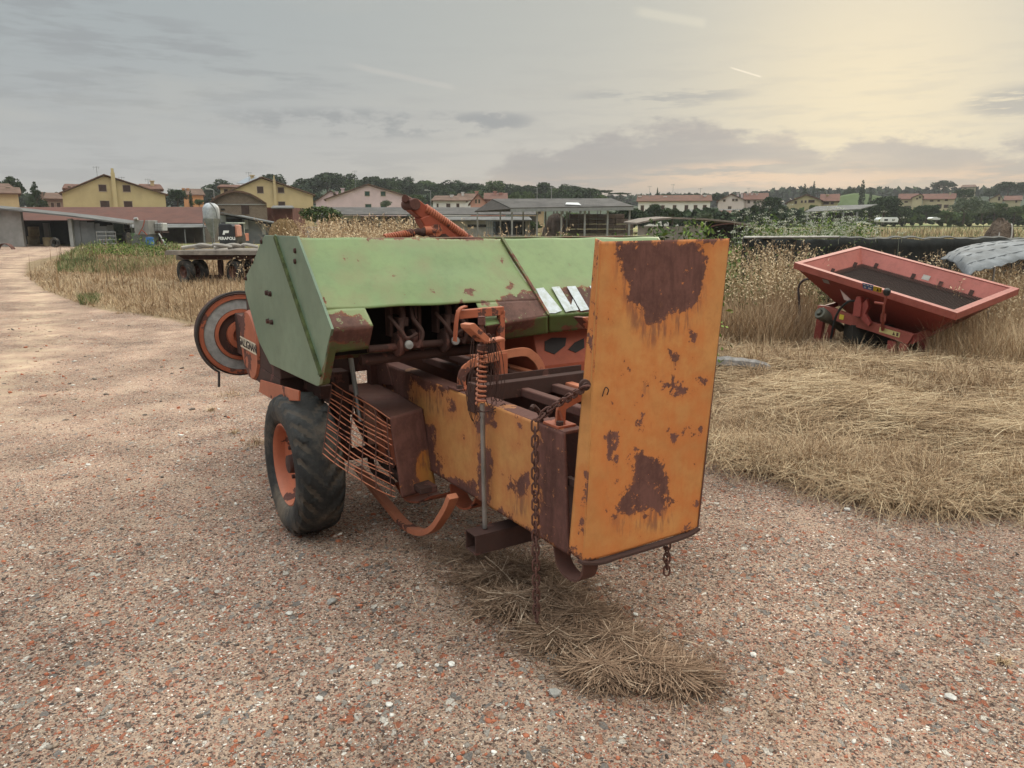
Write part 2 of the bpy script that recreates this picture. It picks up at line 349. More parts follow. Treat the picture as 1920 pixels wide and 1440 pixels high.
leafm = tinted('tree_leaves', [(0, (.010, .016, .010)), (.5, (.030, .048, .022)), (1, (.062, .088, .034))])
leafl = tinted('light_leaves', [(0, (.022, .034, .014)), (.5, (.062, .092, .032)), (1, (.13, .17, .06))])
leafo = tinted('olive_leaves', [(0, (.04, .055, .035)), (.5, (.10, .125, .075)), (1, (.18, .20, .13))])
weedm = tinted('weed_leaves', [(0, (.03, .05, .015)), (.5, (.09, .14, .035)), (1, (.22, .28, .07))])
bark = plain('bark', (.08, .06, .045), .95, .4, 6, .6)
# ------------------------------------------------------------ terrain
GR = [gz(x, y) for x, y in ((372, 612), (700, 655), (1000, 730), (1290, 850), (1420, 880), (1540, 915), (1650, 945), (1780, 958), (1925, 985))]
GR = [(p.x, p.y) for p in GR]+[(3.6, 3.2), (6, 1.5), (30, 0), (400, 0), (400, 700), (-150, 700)]
GR += [(p.x, p.y) for p in (gz(100, 458), gz(170, 466), gz(120, 476), gz(50, 492), gz(45, 515), gz(80, 545), gz(165, 578), gz(270, 592))]
def rough_noise(x, y, s, seed=0):
    x = x*s+seed*17.3; y = y*s+seed*9.1
    return (np.sin(x*1.3+1.7*np.sin(y*.9+seed))+np.sin(y*1.1+1.3*np.sin(x*1.2))+np.sin((x+y)*.7+2.1)+.5*np.sin(2.9*x-1.7*y)+.5*np.sin(2.3*y+3.1*x+1))/4
def grassiness(x, y): return sdpoly(np.asarray(x, float), np.asarray(y, float), GR)
def terrain(x, y):
    x = np.asarray(x, float); y = np.asarray(y, float)
    h = .015*rough_noise(x, y, 1.1)+.006*rough_noise(x, y, 4.0, 2)
    gsd = grassiness(x, y)
    h = h + np.clip(gsd, 0, 1.0)*.05
    h = h + np.clip(y-95, 0, 330)*.017
    return h
def tz(x, y): return float(terrain(np.array([x]), np.array([y]))[0])
rows = np.concatenate([np.linspace(-8, 1.2, 12), 1.2+np.cumsum(.045*1.0145**np.arange(1, 330))]); rows = rows[rows < 900]
rows = rows[rows < 715]
cols = np.sinh(np.linspace(-1, 1, 241)*2.0)/math.sinh(2.0)
half = np.maximum(8, rows*1.35+5)
X = cols[None, :]*half[:, None]; Y = np.repeat(rows[:, None], 241, 1); Z = terrain(X.ravel(), Y.ravel())
n_r, n_c = X.shape; ii, jj = np.meshgrid(np.arange(n_r-1), np.arange(n_c-1), indexing='ij'); q = (ii*n_c+jj).ravel()
gsd = grassiness(X.ravel(), Y.ravel())
def dpl(x, y, pts):
    d = np.full(x.shape, 1e9)
    for (x0, y0), (x1, y1) in zip(pts[:-1], pts[1:]):
        ex, ey = x1-x0, y1-y0; t = np.clip(((x-x0)*ex+(y-y0)*ey)/(ex*ex+ey*ey), 0, 1); d = np.minimum(d, np.hypot(x-x0-t*ex, y-y0-t*ey))
    return d
LANE = [(-3.0, 0), (-3.6, 3), (-4.6, 6), (-7.0, 11), (-11.5, 18), (-17, 25.5), (-24, 37), (-33, 56)]
xx_, yy_ = X.ravel(), Y.ravel(); trk = np.exp(-(dpl(xx_, yy_, LANE)/.38)**2)+np.exp(-(dpl(xx_, yy_, [(a-1.7, b_) for a, b_ in LANE])/.45)**2)
m, g, b = newmat('ground'); tc = g.n('ShaderNodeTexCoord').outputs['Object']
ga = g.n('ShaderNodeAttribute', attribute_name='grassy').outputs['Fac']
def vor(scale, feat='F1', vec=None, rnd=1.0):
    o = g.n('ShaderNodeTexVoronoi', feature=feat); g.set(o.inputs['Vector'], vec or tc); o.inputs['Scale'].default_value = scale; o.inputs['Randomness'].default_value = rnd; return o
wob = g.n('ShaderNodeVectorMath', operation='ADD'); nz = g.n('ShaderNodeTexNoise'); g.set(nz.inputs['Vector'], tc); nz.inputs['Scale'].default_value = 45; nz.inputs['Detail'].default_value = 3
vs_ = g.n('ShaderNodeVectorMath', operation='SCALE'); g.set(vs_.inputs[0], nz.outputs['Color']); vs_.inputs['Scale'].default_value = .012
g.set(wob.inputs[0], tc); g.set(wob.inputs[1], vs_.outputs[0]); wv = wob.outputs[0]
big = g.noise(tc, .55, 5, .55); mid = g.noise(tc, 3.2, 5, .6); fine = g.noise(tc, 130, 5, .75)
sepg = g.n('ShaderNodeSeparateXYZ'); g.set(sepg.inputs[0], tc)
sandy = g.m('ADD', g.m('MULTIPLY', g.m('SUBTRACT', big, .5), 2.6), g.ss(sepg.outputs[0], -1.6, -4.2, -.02, .62))      # sandier track on the left
sandy = g.m('ADD', sandy, g.m('MULTIPLY', g.m('SUBTRACT', mid, .5), 1.6))
trk_ = g.n('ShaderNodeAttribute', attribute_name='track').outputs['Fac']; sandy = g.m('ADD', sandy, g.m('MULTIPLY', trk_, .5))
sand = g.mix(g.ss(fine, .35, .7), (.28, .195, .145), (.53, .39, .29)); sand = g.mix(g.m('MULTIPLY', trk_, g.ss(mid, .3, .7)), sand, (.46, .35, .245)); sand = g.mix(g.ss(mid, .35, .7), g.mix(.25, sand, (.36, .185, .14)), sand)
pal = [(0, (.10, .062, .05)), (.19, (.31, .212, .165)), (.34, (.42, .305, .235)), (.45, (.19, .13, .105)), (.54, (.35, .125, .08)), (.63, (.36, .18, .13)), (.70, (.34, .29, .255)), (.79, (.09, .075, .07)), (.87, (.44, .34, .265)), (.95, (.74, .67, .60))]
def layer(basec, scale, thr, edge, pal, vec, prob_noise=True):
    v1 = vor(scale, 'F1', vec); v2 = vor(scale, 'DISTANCE_TO_EDGE', vec)
    s1 = g.n('ShaderNodeSeparateColor'); g.set(s1.inputs[0], v1.outputs['Color'])
    on = g.m('MULTIPLY', g.ss(g.m('SUBTRACT', s1.outputs[1], thr), -.01, .01), g.ss(v2.outputs['Distance'], edge*.5, edge))
    col = g.ramp(s1.outputs[0], pal, 'CONSTANT')
    return g.mix(on, basec, col), on
c = sand
c, o1 = layer(c, 150, g.m('ADD', .30, g.m('MULTIPLY', sandy, .55)), .10, pal, wv)
c, o2 = layer(c, 78, g.m('ADD', .66, g.m('MULTIPLY', sandy, .33)), .09, pal, wv)
mpg = g.n('ShaderNodeMapping'); g.set(mpg.inputs[0], wv); mpg.inputs['Rotation'].default_value = (0, 0, .7); mpg.inputs['Scale'].default_value = (1, .7, 1)
c, o3 = layer(c, 42, g.m('ADD', .92, g.m('MULTIPLY', sandy, .08)), .08, [(0, (.33, .125, .075)), (.25, (.28, .245, .215)), (.5, (.35, .17, .11)), (.65, (.20, .175, .16)), (.86, (.55, .49, .43))], mpg.outputs[0])
soil = g.mix(g.ss(g.noise(tc, 14, 6, .7), .3, .7), (.17, .115, .07), (.34, .25, .15))
far_ = g.ss(sepg.outputs[1], 30.0, 75.0)
field = g.mix(g.ss(g.noise(tc, .06, 5, .6), .4, .62), (.36, .30, .15), (.13, .16, .06)); soil = g.mix(far_, soil, field)
gm = g.ss(g.m('ADD', ga, g.m('MULTIPLY', g.m('SUBTRACT', mid, .5), .5)), -.08, .12)
tone = g.ss(g.noise(tc, 1.1, 6, .62), .3, .72, .80, 1.2); tn_ = g.n('ShaderNodeVectorMath', operation='SCALE'); g.set(tn_.inputs[0], c); g.set(tn_.inputs['Scale'], tone); c = tn_.outputs[0]
g.set(b.inputs['Base Color'], g.mix(gm, c, soil)); b.inputs['Roughness'].default_value = .95; b.inputs['Specular IOR Level'].default_value = .12
hgt = g.m('ADD', g.m('ADD', g.m('MULTIPLY', fine, .5), g.m('MULTIPLY', o1, .5)), g.m('ADD', g.m('MULTIPLY', o2, .9), g.m('MULTIPLY', o3, 1.3)))
bump(g, b, g.m('ADD', hgt, g.m('MULTIPLY', mid, 4.0)), 1.0, .009)
ground = npmesh('ground', np.stack([X.ravel(), Y.ravel(), Z], 1), np.stack([q, q+1, q+n_c+1, q+n_c], 1), m, smooth=True, attr=('grassy', np.clip(gsd, -1, 1)), attr2=('track', trk))
tag(ground, kind='structure')
# small loose stones and brick chips
stone = tinted('stone_chips', [(0, (.06, .05, .045)), (.16, (.16, .13, .11)), (.34, (.30, .25, .21)), (.5, (.31, .22, .16)), (.60, (.30, .10, .058)), (.84, (.42, .16, .09)), (.93, (.46, .42, .37)), (1, (.74, .71, .66))], rough=.9)
ICO_V = np.array([(0, 0, 1), (.894, 0, .447), (.276, .851, .447), (-.724, .526, .447), (-.724, -.526, .447), (.276, -.851, .447), (.724, .526, -.447), (-.276, .851, -.447), (-.894, 0, -.447), (-.276, -.851, -.447), (.724, -.526, -.447), (0, 0, -1)])
ICO_F = np.array([(0, 1, 2), (0, 2, 3), (0, 3, 4), (0, 4, 5), (0, 5, 1), (1, 6, 2), (2, 7, 3), (3, 8, 4), (4, 9, 5), (5, 10, 1), (6, 7, 2), (7, 8, 3), (8, 9, 4), (9, 10, 5), (10, 6, 1), (11, 7, 6), (11, 8, 7), (11, 9, 8), (11, 10, 9), (11, 6, 10)])
def stones(name, xy, size, tint, mat, flat=.45):
    n = len(xy); sc3 = size[:, None]*rng.uniform(.55, 1.25, (n, 3))*np.array([1, .8, flat])*.5
    V = ICO_V[None]*rng.uniform(.7, 1.2, (n, 12, 1))*sc3[:, None]; a = rng.uniform(0, 6.28, n); ca, sa = np.cos(a)[:, None], np.sin(a)[:, None]
    x = V[..., 0]*ca-V[..., 1]*sa; y = V[..., 0]*sa+V[..., 1]*ca; z = V[..., 2]+rng.normal(0, .25, n)[:, None]*x
    z0 = terrain(xy[:, 0], xy[:, 1])+size*flat*.12
    V = np.stack([x+xy[:, :1], y+xy[:, 1:2], z+z0[:, None]], -1)
    f = (ICO_F[None]+np.arange(n)[:, None, None]*12).reshape(-1, 3)
    return npmesh(name, V.reshape(-1, 3), f, mat, tint=np.repeat(tint, 12))
n = 60000
dd = 1.3*np.exp(rng.uniform(0, 1, n)*math.log(16/1.3)); tt = rng.uniform(-.85, .85, n); xy = np.stack([dd*tt, dd], 1)
ok = grassiness(xy[:, 0], xy[:, 1]) < .15+rng.uniform(-.3, .2, n)
dens = rough_noise(xy[:, 0], xy[:, 1], .8, 3)-np.clip((-xy[:, 0]-1.5)/3, 0, .8)
ok &= dens > rng.uniform(-1.1, .5, n); xy = xy[ok]; n = len(xy)
size = np.minimum(.0062*np.exp(rng.exponential(.42, n)), .036)*np.clip(xy[:, 1]/4, .75, 2.0)
ti = rng.uniform(0, 1, n)**.9
tag(stones('gravel', xy, size, ti, stone), kind='stuff')
def rock(px, py, s, col, label, flat=.5):
    p = gz(px, py); mb = MB(); random.seed(px); V = []
    for v in ICO_V: V.append((v[0]*s*random.uniform(.35, .62), v[1]*s*random.uniform(.3, .5), v[2]*s*flat*random.uniform(.35, .6)))
    mb.add(V, [tuple(f) for f in ICO_F]); o = mb.build('loose_stone', plain('stone_%d' % int(col*100), (col, col*.95, col*.88), .9, .3, 30, .5), bevel=s*.03)
    o.location = (p.x, p.y, tz(p.x, p.y)+s*flat*.3); o.rotation_euler = (.1, .1, px*.37)
    tag(o, label, 'stone', 'pale stones lying loose on the gravel')
for a in ((730, 1325, .032, .62, 'flat pale stone nearest the bottom edge below the straw pile'), (600, 1312, .036, .60, 'white stone left of the flat pale one near the bottom edge'), (846, 1250, .036, .68, 'brightest white stone left of the straw pile'),
          (750, 1252, .034, .50, 'pinkish white stone in a small pair left of the straw pile'), (543, 1152, .038, .50, 'pale stone in open gravel below the near tyre'), (1040, 1304, .060, .30, 'larger grey angular stone at the lower edge of the straw pile'),
          (1035, 1234, .055, .24, 'dull olive grey stone half buried in the straw pile'), (1192, 1152, .032, .60, 'small white stone at the right border of the straw pile'), (1412, 1226, .036, .68, 'white stone in the gravel right of the straw pile'),
          (1783, 1306, .045, .52, 'pale flat stone near the lower right corner'), (1588, 957, .050, .70, 'white stone in front of the flattened dry grass'), (622, 1130, .055, .26, 'grey flat stone in the gravel ahead of the tyre'), (820, 1252, .026, .6, 'smaller white stone just beside the brightest one')):
    rock(*a)
# ------------------------------------------------------------ the baler
YAW = math.atan(900/(F/math.cos(P)))
O = gz(1066, 1041, .40); O.z = 0
baler = empty('hay_baler', O, YAW, 'rusty orange, yellow and green pull type hay baler standing on the gravel', 'hay baler')
BM = Matrix.Translation(O) @ Matrix.Rotation(YAW, 4, 'Z'); BI = BM.inverted()
C_l = BI @ CAM
def bpl(px, py, p0, n):
    r = BI.to_3x3() @ ray(px, py); p0 = Vector(p0); n = Vector(n); return C_l + r*((p0-C_l).dot(n)/r.dot(n))
def bp(px, py, u=None, v=None, z=None):
    if u is not None: return bpl(px, py, (u, 0, 0), (1, 0, 0))
    if v is not None: return bpl(px, py, (0, v, 0), (0, 1, 0))
    return bpl(px, py, (0, 0, z), (0, 0, 1))
def patch(name, cs, mat, parent=baler, step=.015, th=.006, rust=None, M=None, dent=None):
    c00, c10, c11, c01 = [Vector(c) for c in cs]
    nu = max(2, int(max((c10-c00).length, (c11-c01).length)/step)); nv = max(2, int(max((c01-c00).length, (c11-c10).length)/step))
    U, Vv = np.meshgrid(np.linspace(0, 1, nu+1), np.linspace(0, 1, nv+1)); U = U[..., None]; Vv = Vv[..., None]
    c00, c10, c11, c01 = [np.array(c) for c in (c00, c10, c11, c01)]
    S = (c00*(1-U)+c10*U)*(1-Vv)+(c01*(1-U)+c11*U)*Vv
    nn = np.cross(c10-c00, c01-c00); nn = nn/np.linalg.norm(nn)
    if dent is not None: S = S+dent(U[..., 0], Vv[..., 0])[..., None]*nn
    fr = S.reshape(-1, 3); bk = fr+nn*th
    M4 = np.array(M or BM); wpt = fr@M4[:3, :3].T+M4[:3, 3]; px, py = proj(wpt)
    sdv = np.full(len(fr), -.5)
    mpp = np.linalg.norm(wpt-np.array(CAM), axis=1)/F
    for poly in rust or []: sdv = np.maximum(sdv, sdpoly(px, py, poly)*mpp)
    sdv = np.clip(sdv, -.3, .3); dv = np.full(len(fr), -.5)
    for poly in rust or []:
        hgt_ = max(p[1] for p in poly)-min(p[1] for p in poly)
        for sh_ in (12, 26, 42): dv = np.maximum(dv, sdpoly(px, py-sh_*min(1, hgt_/60), poly)*mpp)
    ii, jj = np.meshgrid(np.arange(nv), np.arange(nu), indexing='ij'); q = (ii*(nu+1)+jj).ravel(); N = len(fr)
    f1 = np.stack([q, q+nu+1, q+nu+2, q+1], 1); f2 = f1[:, ::-1]+N
    t = np.arange(nu); l = np.arange(nv)*(nu+1); ed = []
    ed.append(np.stack([t, t+1, t+1+N, t+N], 1)); bo = nv*(nu+1)+t; ed.append(np.stack([bo+1, bo, bo+N, bo+1+N], 1))
    ed.append(np.stack([l+nu+1, l, l+N, l+nu+1+N], 1)); r = l+nu; ed.append(np.stack([r, r+nu+1, r+nu+1+N, r+N], 1))
    return npmesh(name, np.concatenate([fr, bk]), np.concatenate([f1, f2]+ed), mat, parent, attr=('rust', np.concatenate([sdv, sdv])), attr2=('drip', np.concatenate([dv, dv])), smooth=False)
# --- hood
UL = -.545; HP = (0, 1.366, 1.55); HN = Vector((0, 1.18-1.55, -(.948-1.366))).normalized()    # slope plane
def hp(px, py): return bpl(px, py, HP, HN)
random.seed(77)
def specks(n, box, s0=1.2, s1=3.6, tall=1.3):
    out = []
    for _ in range(n):
        x, y = random.uniform(box[0], box[2]), random.uniform(box[1], box[3]); a = random.uniform(s0, s1)*random.choice((.6, .8, 1, 1.5)); b2 = a*random.uniform(.6, tall*1.5); out.append([(x-a, y-b2*.3), (x, y-b2), (x+a*.9, y-.2*b2), (x+.2*a, y+b2)])
    return out
rh = specks(26, (640, 470, 1000, 575), 1, 3.2, .8)+specks(10, (860, 535, 1000, 572), 2, 5, .7)+[[(925, 560), (948, 552), (985, 546), (1011, 543), (1035, 600), (948, 606), (936, 585)], [(616, 590), (640, 583), (672, 590), (684, 600), (700, 622), (618, 625)], [(940, 450), (946, 447), (950, 460), (944, 462)],
      [(556, 448), (566, 448), (572, 474), (566, 476)], [(602, 552), (614, 556), (612, 572), (604, 566)], [(690, 441), (935, 444), (935, 449), (690, 447)], [(848, 582), (860, 567), (868, 556), (866, 572), (855, 590)], [(955, 528), (964, 532), (958, 545), (950, 540)], [(872, 543), (892, 541), (893, 545), (872, 548)], [(612, 600), (690, 610), (690, 618), (614, 618)]]
hood = empty('hood', (0, 0, 0)); hood.parent = baler
def hdent(U, V): return .006*np.sin(U*7+1)*np.sin(V*3)+.003*np.sin(U*19+V*5)+.005*np.exp(-((U-.62)**2+(V-.45)**2)*40)-.004*np.exp(-((U-.3)**2+(V-.7)**2)*60)
patch('hood_panel', [hp(557, 445), hp(939, 448), hp(1010, 562), hp(608, 580)], green, baler, rust=rh, dent=hdent)
patch('hood_panel', [hp(608, 580), hp(684, 577), hp(700, 611), hp(622, 618)], green, baler, rust=rh)
patch('hood_panel', [hp(893, 568), hp(1010, 562), hp(1027, 592), hp(911, 611)], green, baler, rust=rh)
s_ = hp(942, 447); e_ = Vector((1.653, s_.y, s_.z)); k_ = hp(1029, 592)
rr = [[(1000, 541), (1110, 530), (1130, 530), (1150, 600), (1030, 605)]]
patch('hood_panel', [s_, e_, Vector((1.653, k_.y, k_.z)), k_], green, baler, rust=[[(1046, 538), (1250, 525), (1260, 620), (1075, 585)]], dent=hdent)
lowv = 1.0
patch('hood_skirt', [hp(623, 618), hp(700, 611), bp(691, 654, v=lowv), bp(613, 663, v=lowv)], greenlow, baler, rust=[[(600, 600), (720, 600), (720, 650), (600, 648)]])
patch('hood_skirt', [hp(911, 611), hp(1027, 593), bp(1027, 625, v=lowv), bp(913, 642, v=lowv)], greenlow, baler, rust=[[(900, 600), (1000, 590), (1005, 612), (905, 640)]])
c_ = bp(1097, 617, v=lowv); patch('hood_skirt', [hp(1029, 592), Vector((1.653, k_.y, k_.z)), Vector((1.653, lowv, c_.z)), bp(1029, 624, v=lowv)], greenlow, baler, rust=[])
# seam ridge between the two hood panels
MB().strip([hp(941, 448)+HN*.004, hp(985, 519)+HN*.004, hp(1028, 592)+HN*.004], .012, .014, HN).build('hood_seam', greenlow, baler)
tp = MB(); tp.box((UL, 1.372, 1.540), (1.653, 1.50, 1.546)); tp.box((UL, 1.50, .95), (1.653, 1.512, 1.546)); tp.box((1.643, .96, 1.0), (1.653, 1.5, 1.2)); tp.slab([(1.64, .95, 1.18), (1.64, 1.366, 1.55), (1.64, 1.5, 1.55), (1.64, 1.5, 1.18)], .01)
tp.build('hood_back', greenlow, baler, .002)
# side panel
sidepx = [(498, 441), (559, 443), (624, 617), (616, 650), (604, 720), (597, 724), (508, 682), (487, 640), (461, 545), (461, 522), (478, 488), (490, 456)]
sp = [bp(x, y, u=UL) for x, y in sidepx]
m1 = MB(); m1.prism([p-Vector((.006, 0, 0)) for p in sp], (.012, 0, 0)); side = m1.build('side_panel', greend, baler, .002)
rA, rB = bp(518, 443, u=UL), bp(603, 700, u=UL)
MB().strip([rA-Vector((.006, 0, 0)), rB-Vector((.010, 0, 0))], .012, .030, (1, 0, 0)).build('panel_fold', greend, side, .004)
MB().strip([bp(515, 444, u=UL-.012), bp(560, 578, u=UL-.012), bp(602, 704, u=UL-.012)], .012, .020, (1, 0, 0)).build('moss_line', moss, side)
MB().prism([bp(604, 690, u=UL-.008), bp(616, 655, u=UL-.008), bp(604, 720, u=UL-.008), bp(597, 724, u=UL-.008)], (.035, .0, 0)).build('panel_lip', greenlow, side, .003)
for x, y in ((502, 549), (508, 551), (504, 602), (511, 604)): c_ = bp(x, y, u=UL-.006); bl = MB(); bl.lathe(c_, (-1, 0, 0), [(0, .0), (0, .015), (.014, .013), (.016, 0)], 6, False); bl.build('bolt', darkrust, side)
for x, y in ((554, 470), (554, 490), (491, 453), (474, 490), (462, 522)): c_ = bp(x, y, u=UL-.006); bl = MB(); bl.lathe(c_, (-1, 0, 0), [(0, .0), (0, .013), (.008, .011), (.010, 0)], 8, False); bl.build('bolt', darkrust, side)
# housing behind the cutout and knotters, black to paint in the recess's shade
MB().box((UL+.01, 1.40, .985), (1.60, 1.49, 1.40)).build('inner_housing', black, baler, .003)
MB().slab([(-.36, 1.20, 1.36), (.33, 1.20, 1.36), (.33, 1.02, 1.20), (-.36, 1.02, 1.20)], .004).build('inner_shadow_plate', black, baler) if False else None
random.seed(11)
for k, (cx, nm) in enumerate(((-.165, 'knotter'), (.075, 'knotter'))):
    kn = MB(); cv_ = 1.10
    kn.lathe((cx-.03, cv_, 1.065), (1, 0, 0), [(0, 0), (0, .055), (.012, .06), (.02, .05), (.03, .05), (.035, .035), (.06, .035), (.06, 0)], 20)
    kn.lathe((cx+.05, cv_+.02, 1.09), (1, .2, 0), [(0, 0), (0, .035), (.02, .04), (.035, .02), (.05, .02), (.05, 0)], 14)
    kn.tube(smoothpath([(cx, cv_+.03, 1.30), (cx+.01, cv_-.0, 1.20), (cx-.015, cv_-.03, 1.13), (cx+.02, cv_-.04, 1.06)], 5), .017, 6)
    kn.tube(smoothpath([(cx+.07, cv_+.03, 1.28), (cx+.05, cv_-.02, 1.19), (cx+.085, cv_-.05, 1.12), (cx+.06, cv_-.05, 1.05)], 5), .011, 6)
    kn.tube(smoothpath([(cx-.06, cv_, 1.20), (cx-.035, cv_-.05, 1.15), (cx, cv_-.06, 1.10), (cx+.05, cv_-.07, 1.12)], 5), .009, 6)
    kn.box((cx-.02, cv_-.02, 1.15), (cx+.03, cv_+.03, 1.19)); kn.box((cx-.045, cv_+.02, 1.10), (cx-.03, cv_+.08, 1.30)); kn.box((cx+.09, cv_, 1.04), (cx+.105, cv_+.08, 1.24))
    ko = kn.build('knotter', darkrust, baler, .002)
    MB().lathe((cx+.005, cv_-.07, 1.07), (0, -1, .3), [(0, 0), (0, .022), (.008, .02), (.01, 0)], 12).build('knotter_cap', steel, ko)
MB().tube([(-.33, 1.10, 1.055), (.22, 1.10, 1.055)], .017, 10).tube([(-.35, 1.15, 1.00), (.30, 1.15, 1.00)], .026, 10).build('knotter_shaft', darkrust, baler)
MB().box((-.10, 1.08, 1.18), (-.09, 1.36, 1.26)).box((.17, 1.08, 1.10), (.18, 1.3, 1.30)).box((-.30, 1.1, 1.26), (.26, 1.13, 1.30)).build('knotter_frame', darkrust, baler, .002)
# orange bracket frame at the right of the cutout
vb = .93
fr = MB(); pa, pb, pc = bp(858, 590, v=vb), bp(942, 582, v=vb), bp(941, 664, v=vb)
fr.strip([pa, pb], .035, .04, (0, 1, 0)).strip([pb+Vector((-.008, 0, .0)), pc+Vector((-.008, 0, 0))], .035, .028, (0, 1, 0)).box((pc.x-.03, vb-.03, .86), (pc.x+.015, vb+.02, pc.z+.01))
fr.build('bracket_frame', orange, baler, .003)
MB().strip(smoothpath([bp(874, 574, v=vb-.02), bp(862, 580, v=vb-.02), bp(856, 600, v=vb-.02), bp(853, 640, v=vb-.02)], 5), .03, .006, (0, 1, 0)).build('guide_strap', orange, baler)
# --- bale chamber
wr = specks(14, (830, 760, 1000, 960), 1.2, 3, 1.8)+[[(1004, 785), (1075, 800), (1085, 1050), (1064, 1046), (1008, 1010), (1010, 900)], [(722, 672), (842, 722), (832, 742), (795, 730), (775, 716), (768, 760), (750, 745), (722, 730)], [(818, 889), (815, 868), (835, 895), (888, 900), (905, 950), (895, 960), (800, 900)],
      [(884, 758), (922, 758), (918, 790), (908, 810), (893, 806)], [(902, 836), (918, 836), (925, 880), (920, 940), (898, 960), (898, 870)], [(954, 898), (972, 890), (978, 882), (990, 884), (992, 925), (984, 935), (954, 932)],
      [(842, 750), (852, 750), (856, 768), (850, 776), (844, 772)], [(935, 955), (960, 965), (1000, 1003), (985, 1010), (930, 960)], [(785, 800), (812, 800), (830, 870), (822, 905), (790, 905)]]
patch('chamber_wall', [(0, 1.86, .862), (0, .045, .862), (0, .0, .40), (0, 1.5, .40)], wallyel, baler, rust=wr, th=.012)
ch = MB(); ch.box((.004, .25, .852), (.085, 1.75, .864)); ch.box((.004, .045, .853), (.10, .245, .866)); ch.build('wall_flange', paint('flange_paint', (.36, .15, .06), amt=.62, scale=5, chips=.3, stain=(.2, .08, .04)), baler, .003)
MB().box((.012, .045, .40), (.50, 1.8, .412)).build('chamber_floor', darkrust, baler)
MB().box((.50, .02, .40), (.512, 1.8, .862)).box((.43, .045, .853), (.512, 1.7, .864)).build('chamber_wall', rustm, baler, .002)
for (x, y) in ((890, 698), (905, 680), (985, 694)):
    u_ = bp(x, y, z=.88).x
    MB().box((u_-.022, .10, .845), (u_+.022, 1.72, .885)).build('top_rail', rustm if x != 985 else orangeb, baler, .006)
# upstream bracket
MB().prism([bp(690, 660, u=-.012), bp(716, 653, u=-.012), bp(735, 722, u=-.012), bp(722, 722, u=-.012), bp(700, 715, u=-.012), bp(692, 705, u=-.012)], (.011, 0, 0)).box((-.01, 1.74, .72), (.0, 1.83, .93)).build('end_bracket', paint('bracket_paint', (.5, .22, .05), amt=.58, chips=.3), baler, .002)
MB().box((-.05, 1.745, .885), (.52, 1.765, .905)).box((-.05, 1.80, .40), (.55, 1.86, .98)).build('head_beam', rustm, baler, .003)
# cross channel
vx = bp(893, 750, u=.0).y
MB().box((.015, vx-.004, .845), (.62, vx+.004, .92)).box((.015, vx+.004, .912), (.62, vx+.05, .920)).box((-.012, vx-.004, .80), (.012, vx+.06, .93)).box((.015, vx+.06, .87), (.62, vx+.068, .945)).build('cross_channel', darkrust, baler, .002)
# hoops
vh = bp(860, 737, u=.03).y
def hoop(v0, b0, b1, hz, nm='tension_hoop'):
    w = b1-b0; pts = [(b0, v0, .868), (b0+.005, v0, .93), (b0+.04, v0, .868+hz*.82), (b0+.11, v0, .868+hz), (b1-.13, v0, .868+hz+.02), (b1-.06, v0, .868+hz-.005), (b1-.015, v0, .93), (b1, v0, .868)]
    h = MB().strip(smoothpath(pts, 6), .045, .011, (0, 0, 1)) if False else MB()
    P2 = smoothpath(pts, 6); N = len(P2); vs = []
    for i, p in enumerate(P2):
        t = (P2[min(i+1, N-1)]-P2[max(i-1, 0)]).normalized(); nn = Vector((t.z, 0, -t.x))
        for a_, b_ in ((-1, -1), (1, -1), (1, 1), (-1, 1)): vs.append(p+nn*.021*a_+Vector((0, .006*b_, 0)))
    h.add(vs, [(i*4+k, i*4+(k+1) % 4, i*4+4+(k+1) % 4, i*4+4+k) for i in range(N-1) for k in range(4)]+[(3, 2, 1, 0), tuple(N*4-4+k for k in range(4))])
    o = h.build(nm, orangeb, baler, .002)
    for bx in (b0, b1):
        ft = MB().box((bx-.05, v0-.055, .865), (bx+.035, v0+.045, .875)); ft.prism([(bx-.02, v0-.045, .875), (bx-.012, v0-.045, .875), (bx-.012, v0, .93), (bx-.02, v0, .93)], (.008, 0, 0))
        f_ = ft.build('hoop_foot', orange, o, .002)
        for dy in (-.035, .028): MB().lathe((bx-.028 if dy < 0 else bx+.015, v0+dy, .875), (0, 0, 1), [(0, .015), (.014, .015), (.014, 0)], 6, False).build('hoop_bolt', darkrust, o)
hoop(vh, .045, .50, .12)
vh2 = bp(1030, 797, z=.87).y
hoop(vh2, .055, .46, .10)
# tension screw, spring and rod
ur = -.035; vr = bp(908, 860, u=ur).y
def RZ(y): return bp(906, y, v=vr).z
def RX(y, x=None): return bp({590: 903, 655: 904, 750: 903, 985: 908}.get(y, 906) if x is None else x, y, v=vr)
def line(p, q, n): return [p.lerp(q, i/n) for i in range(n+1)]
scr = MB(); a_, b_ = RX(593, 903), RX(655, 904)
scr.tube([a_, a_.lerp(b_, .25)], .017, 6).tube([a_.lerp(b_, .25), b_], .010, 10).lathe(b_, (0, 0, 1), [(-.015, .0), (-.015, .02), (.02, .022), (.02, 0)], 12)
scr.build('tension_screw', rustm, baler, .002)
sp0, sp1 = RX(652, 905), RX(757, 901); tn = 11.5; path = []
for i in range(int(tn*14)+1):
    t = i/(tn*14); p = sp0.lerp(sp1, t); a = 2*math.pi*tn*t; path.append(p+Vector((math.cos(a)*.019, math.sin(a)*.019, 0)))
MB().tube(path, .0048, 6).build('coil_spring', orangeb, baler)
MB().tube([RX(757, 904), RX(990, 909)], .0105, 12).build('tension_rod', steel, baler)
hd = MB(); pv = vr-.01
q = [bp(862, 607, v=pv), bp(872, 604, v=pv), bp(901, 632, v=pv), bp(898, 641, v=pv), bp(892, 640, v=pv), bp(864, 615, v=pv)]
hd.prism([p for p in q], (.02, -.045, 0)); hd.prism([bp(905, 641, v=pv), bp(946, 634, v=pv), bp(949, 639, v=pv), bp(908, 646, v=pv)], (0, .04, .004))
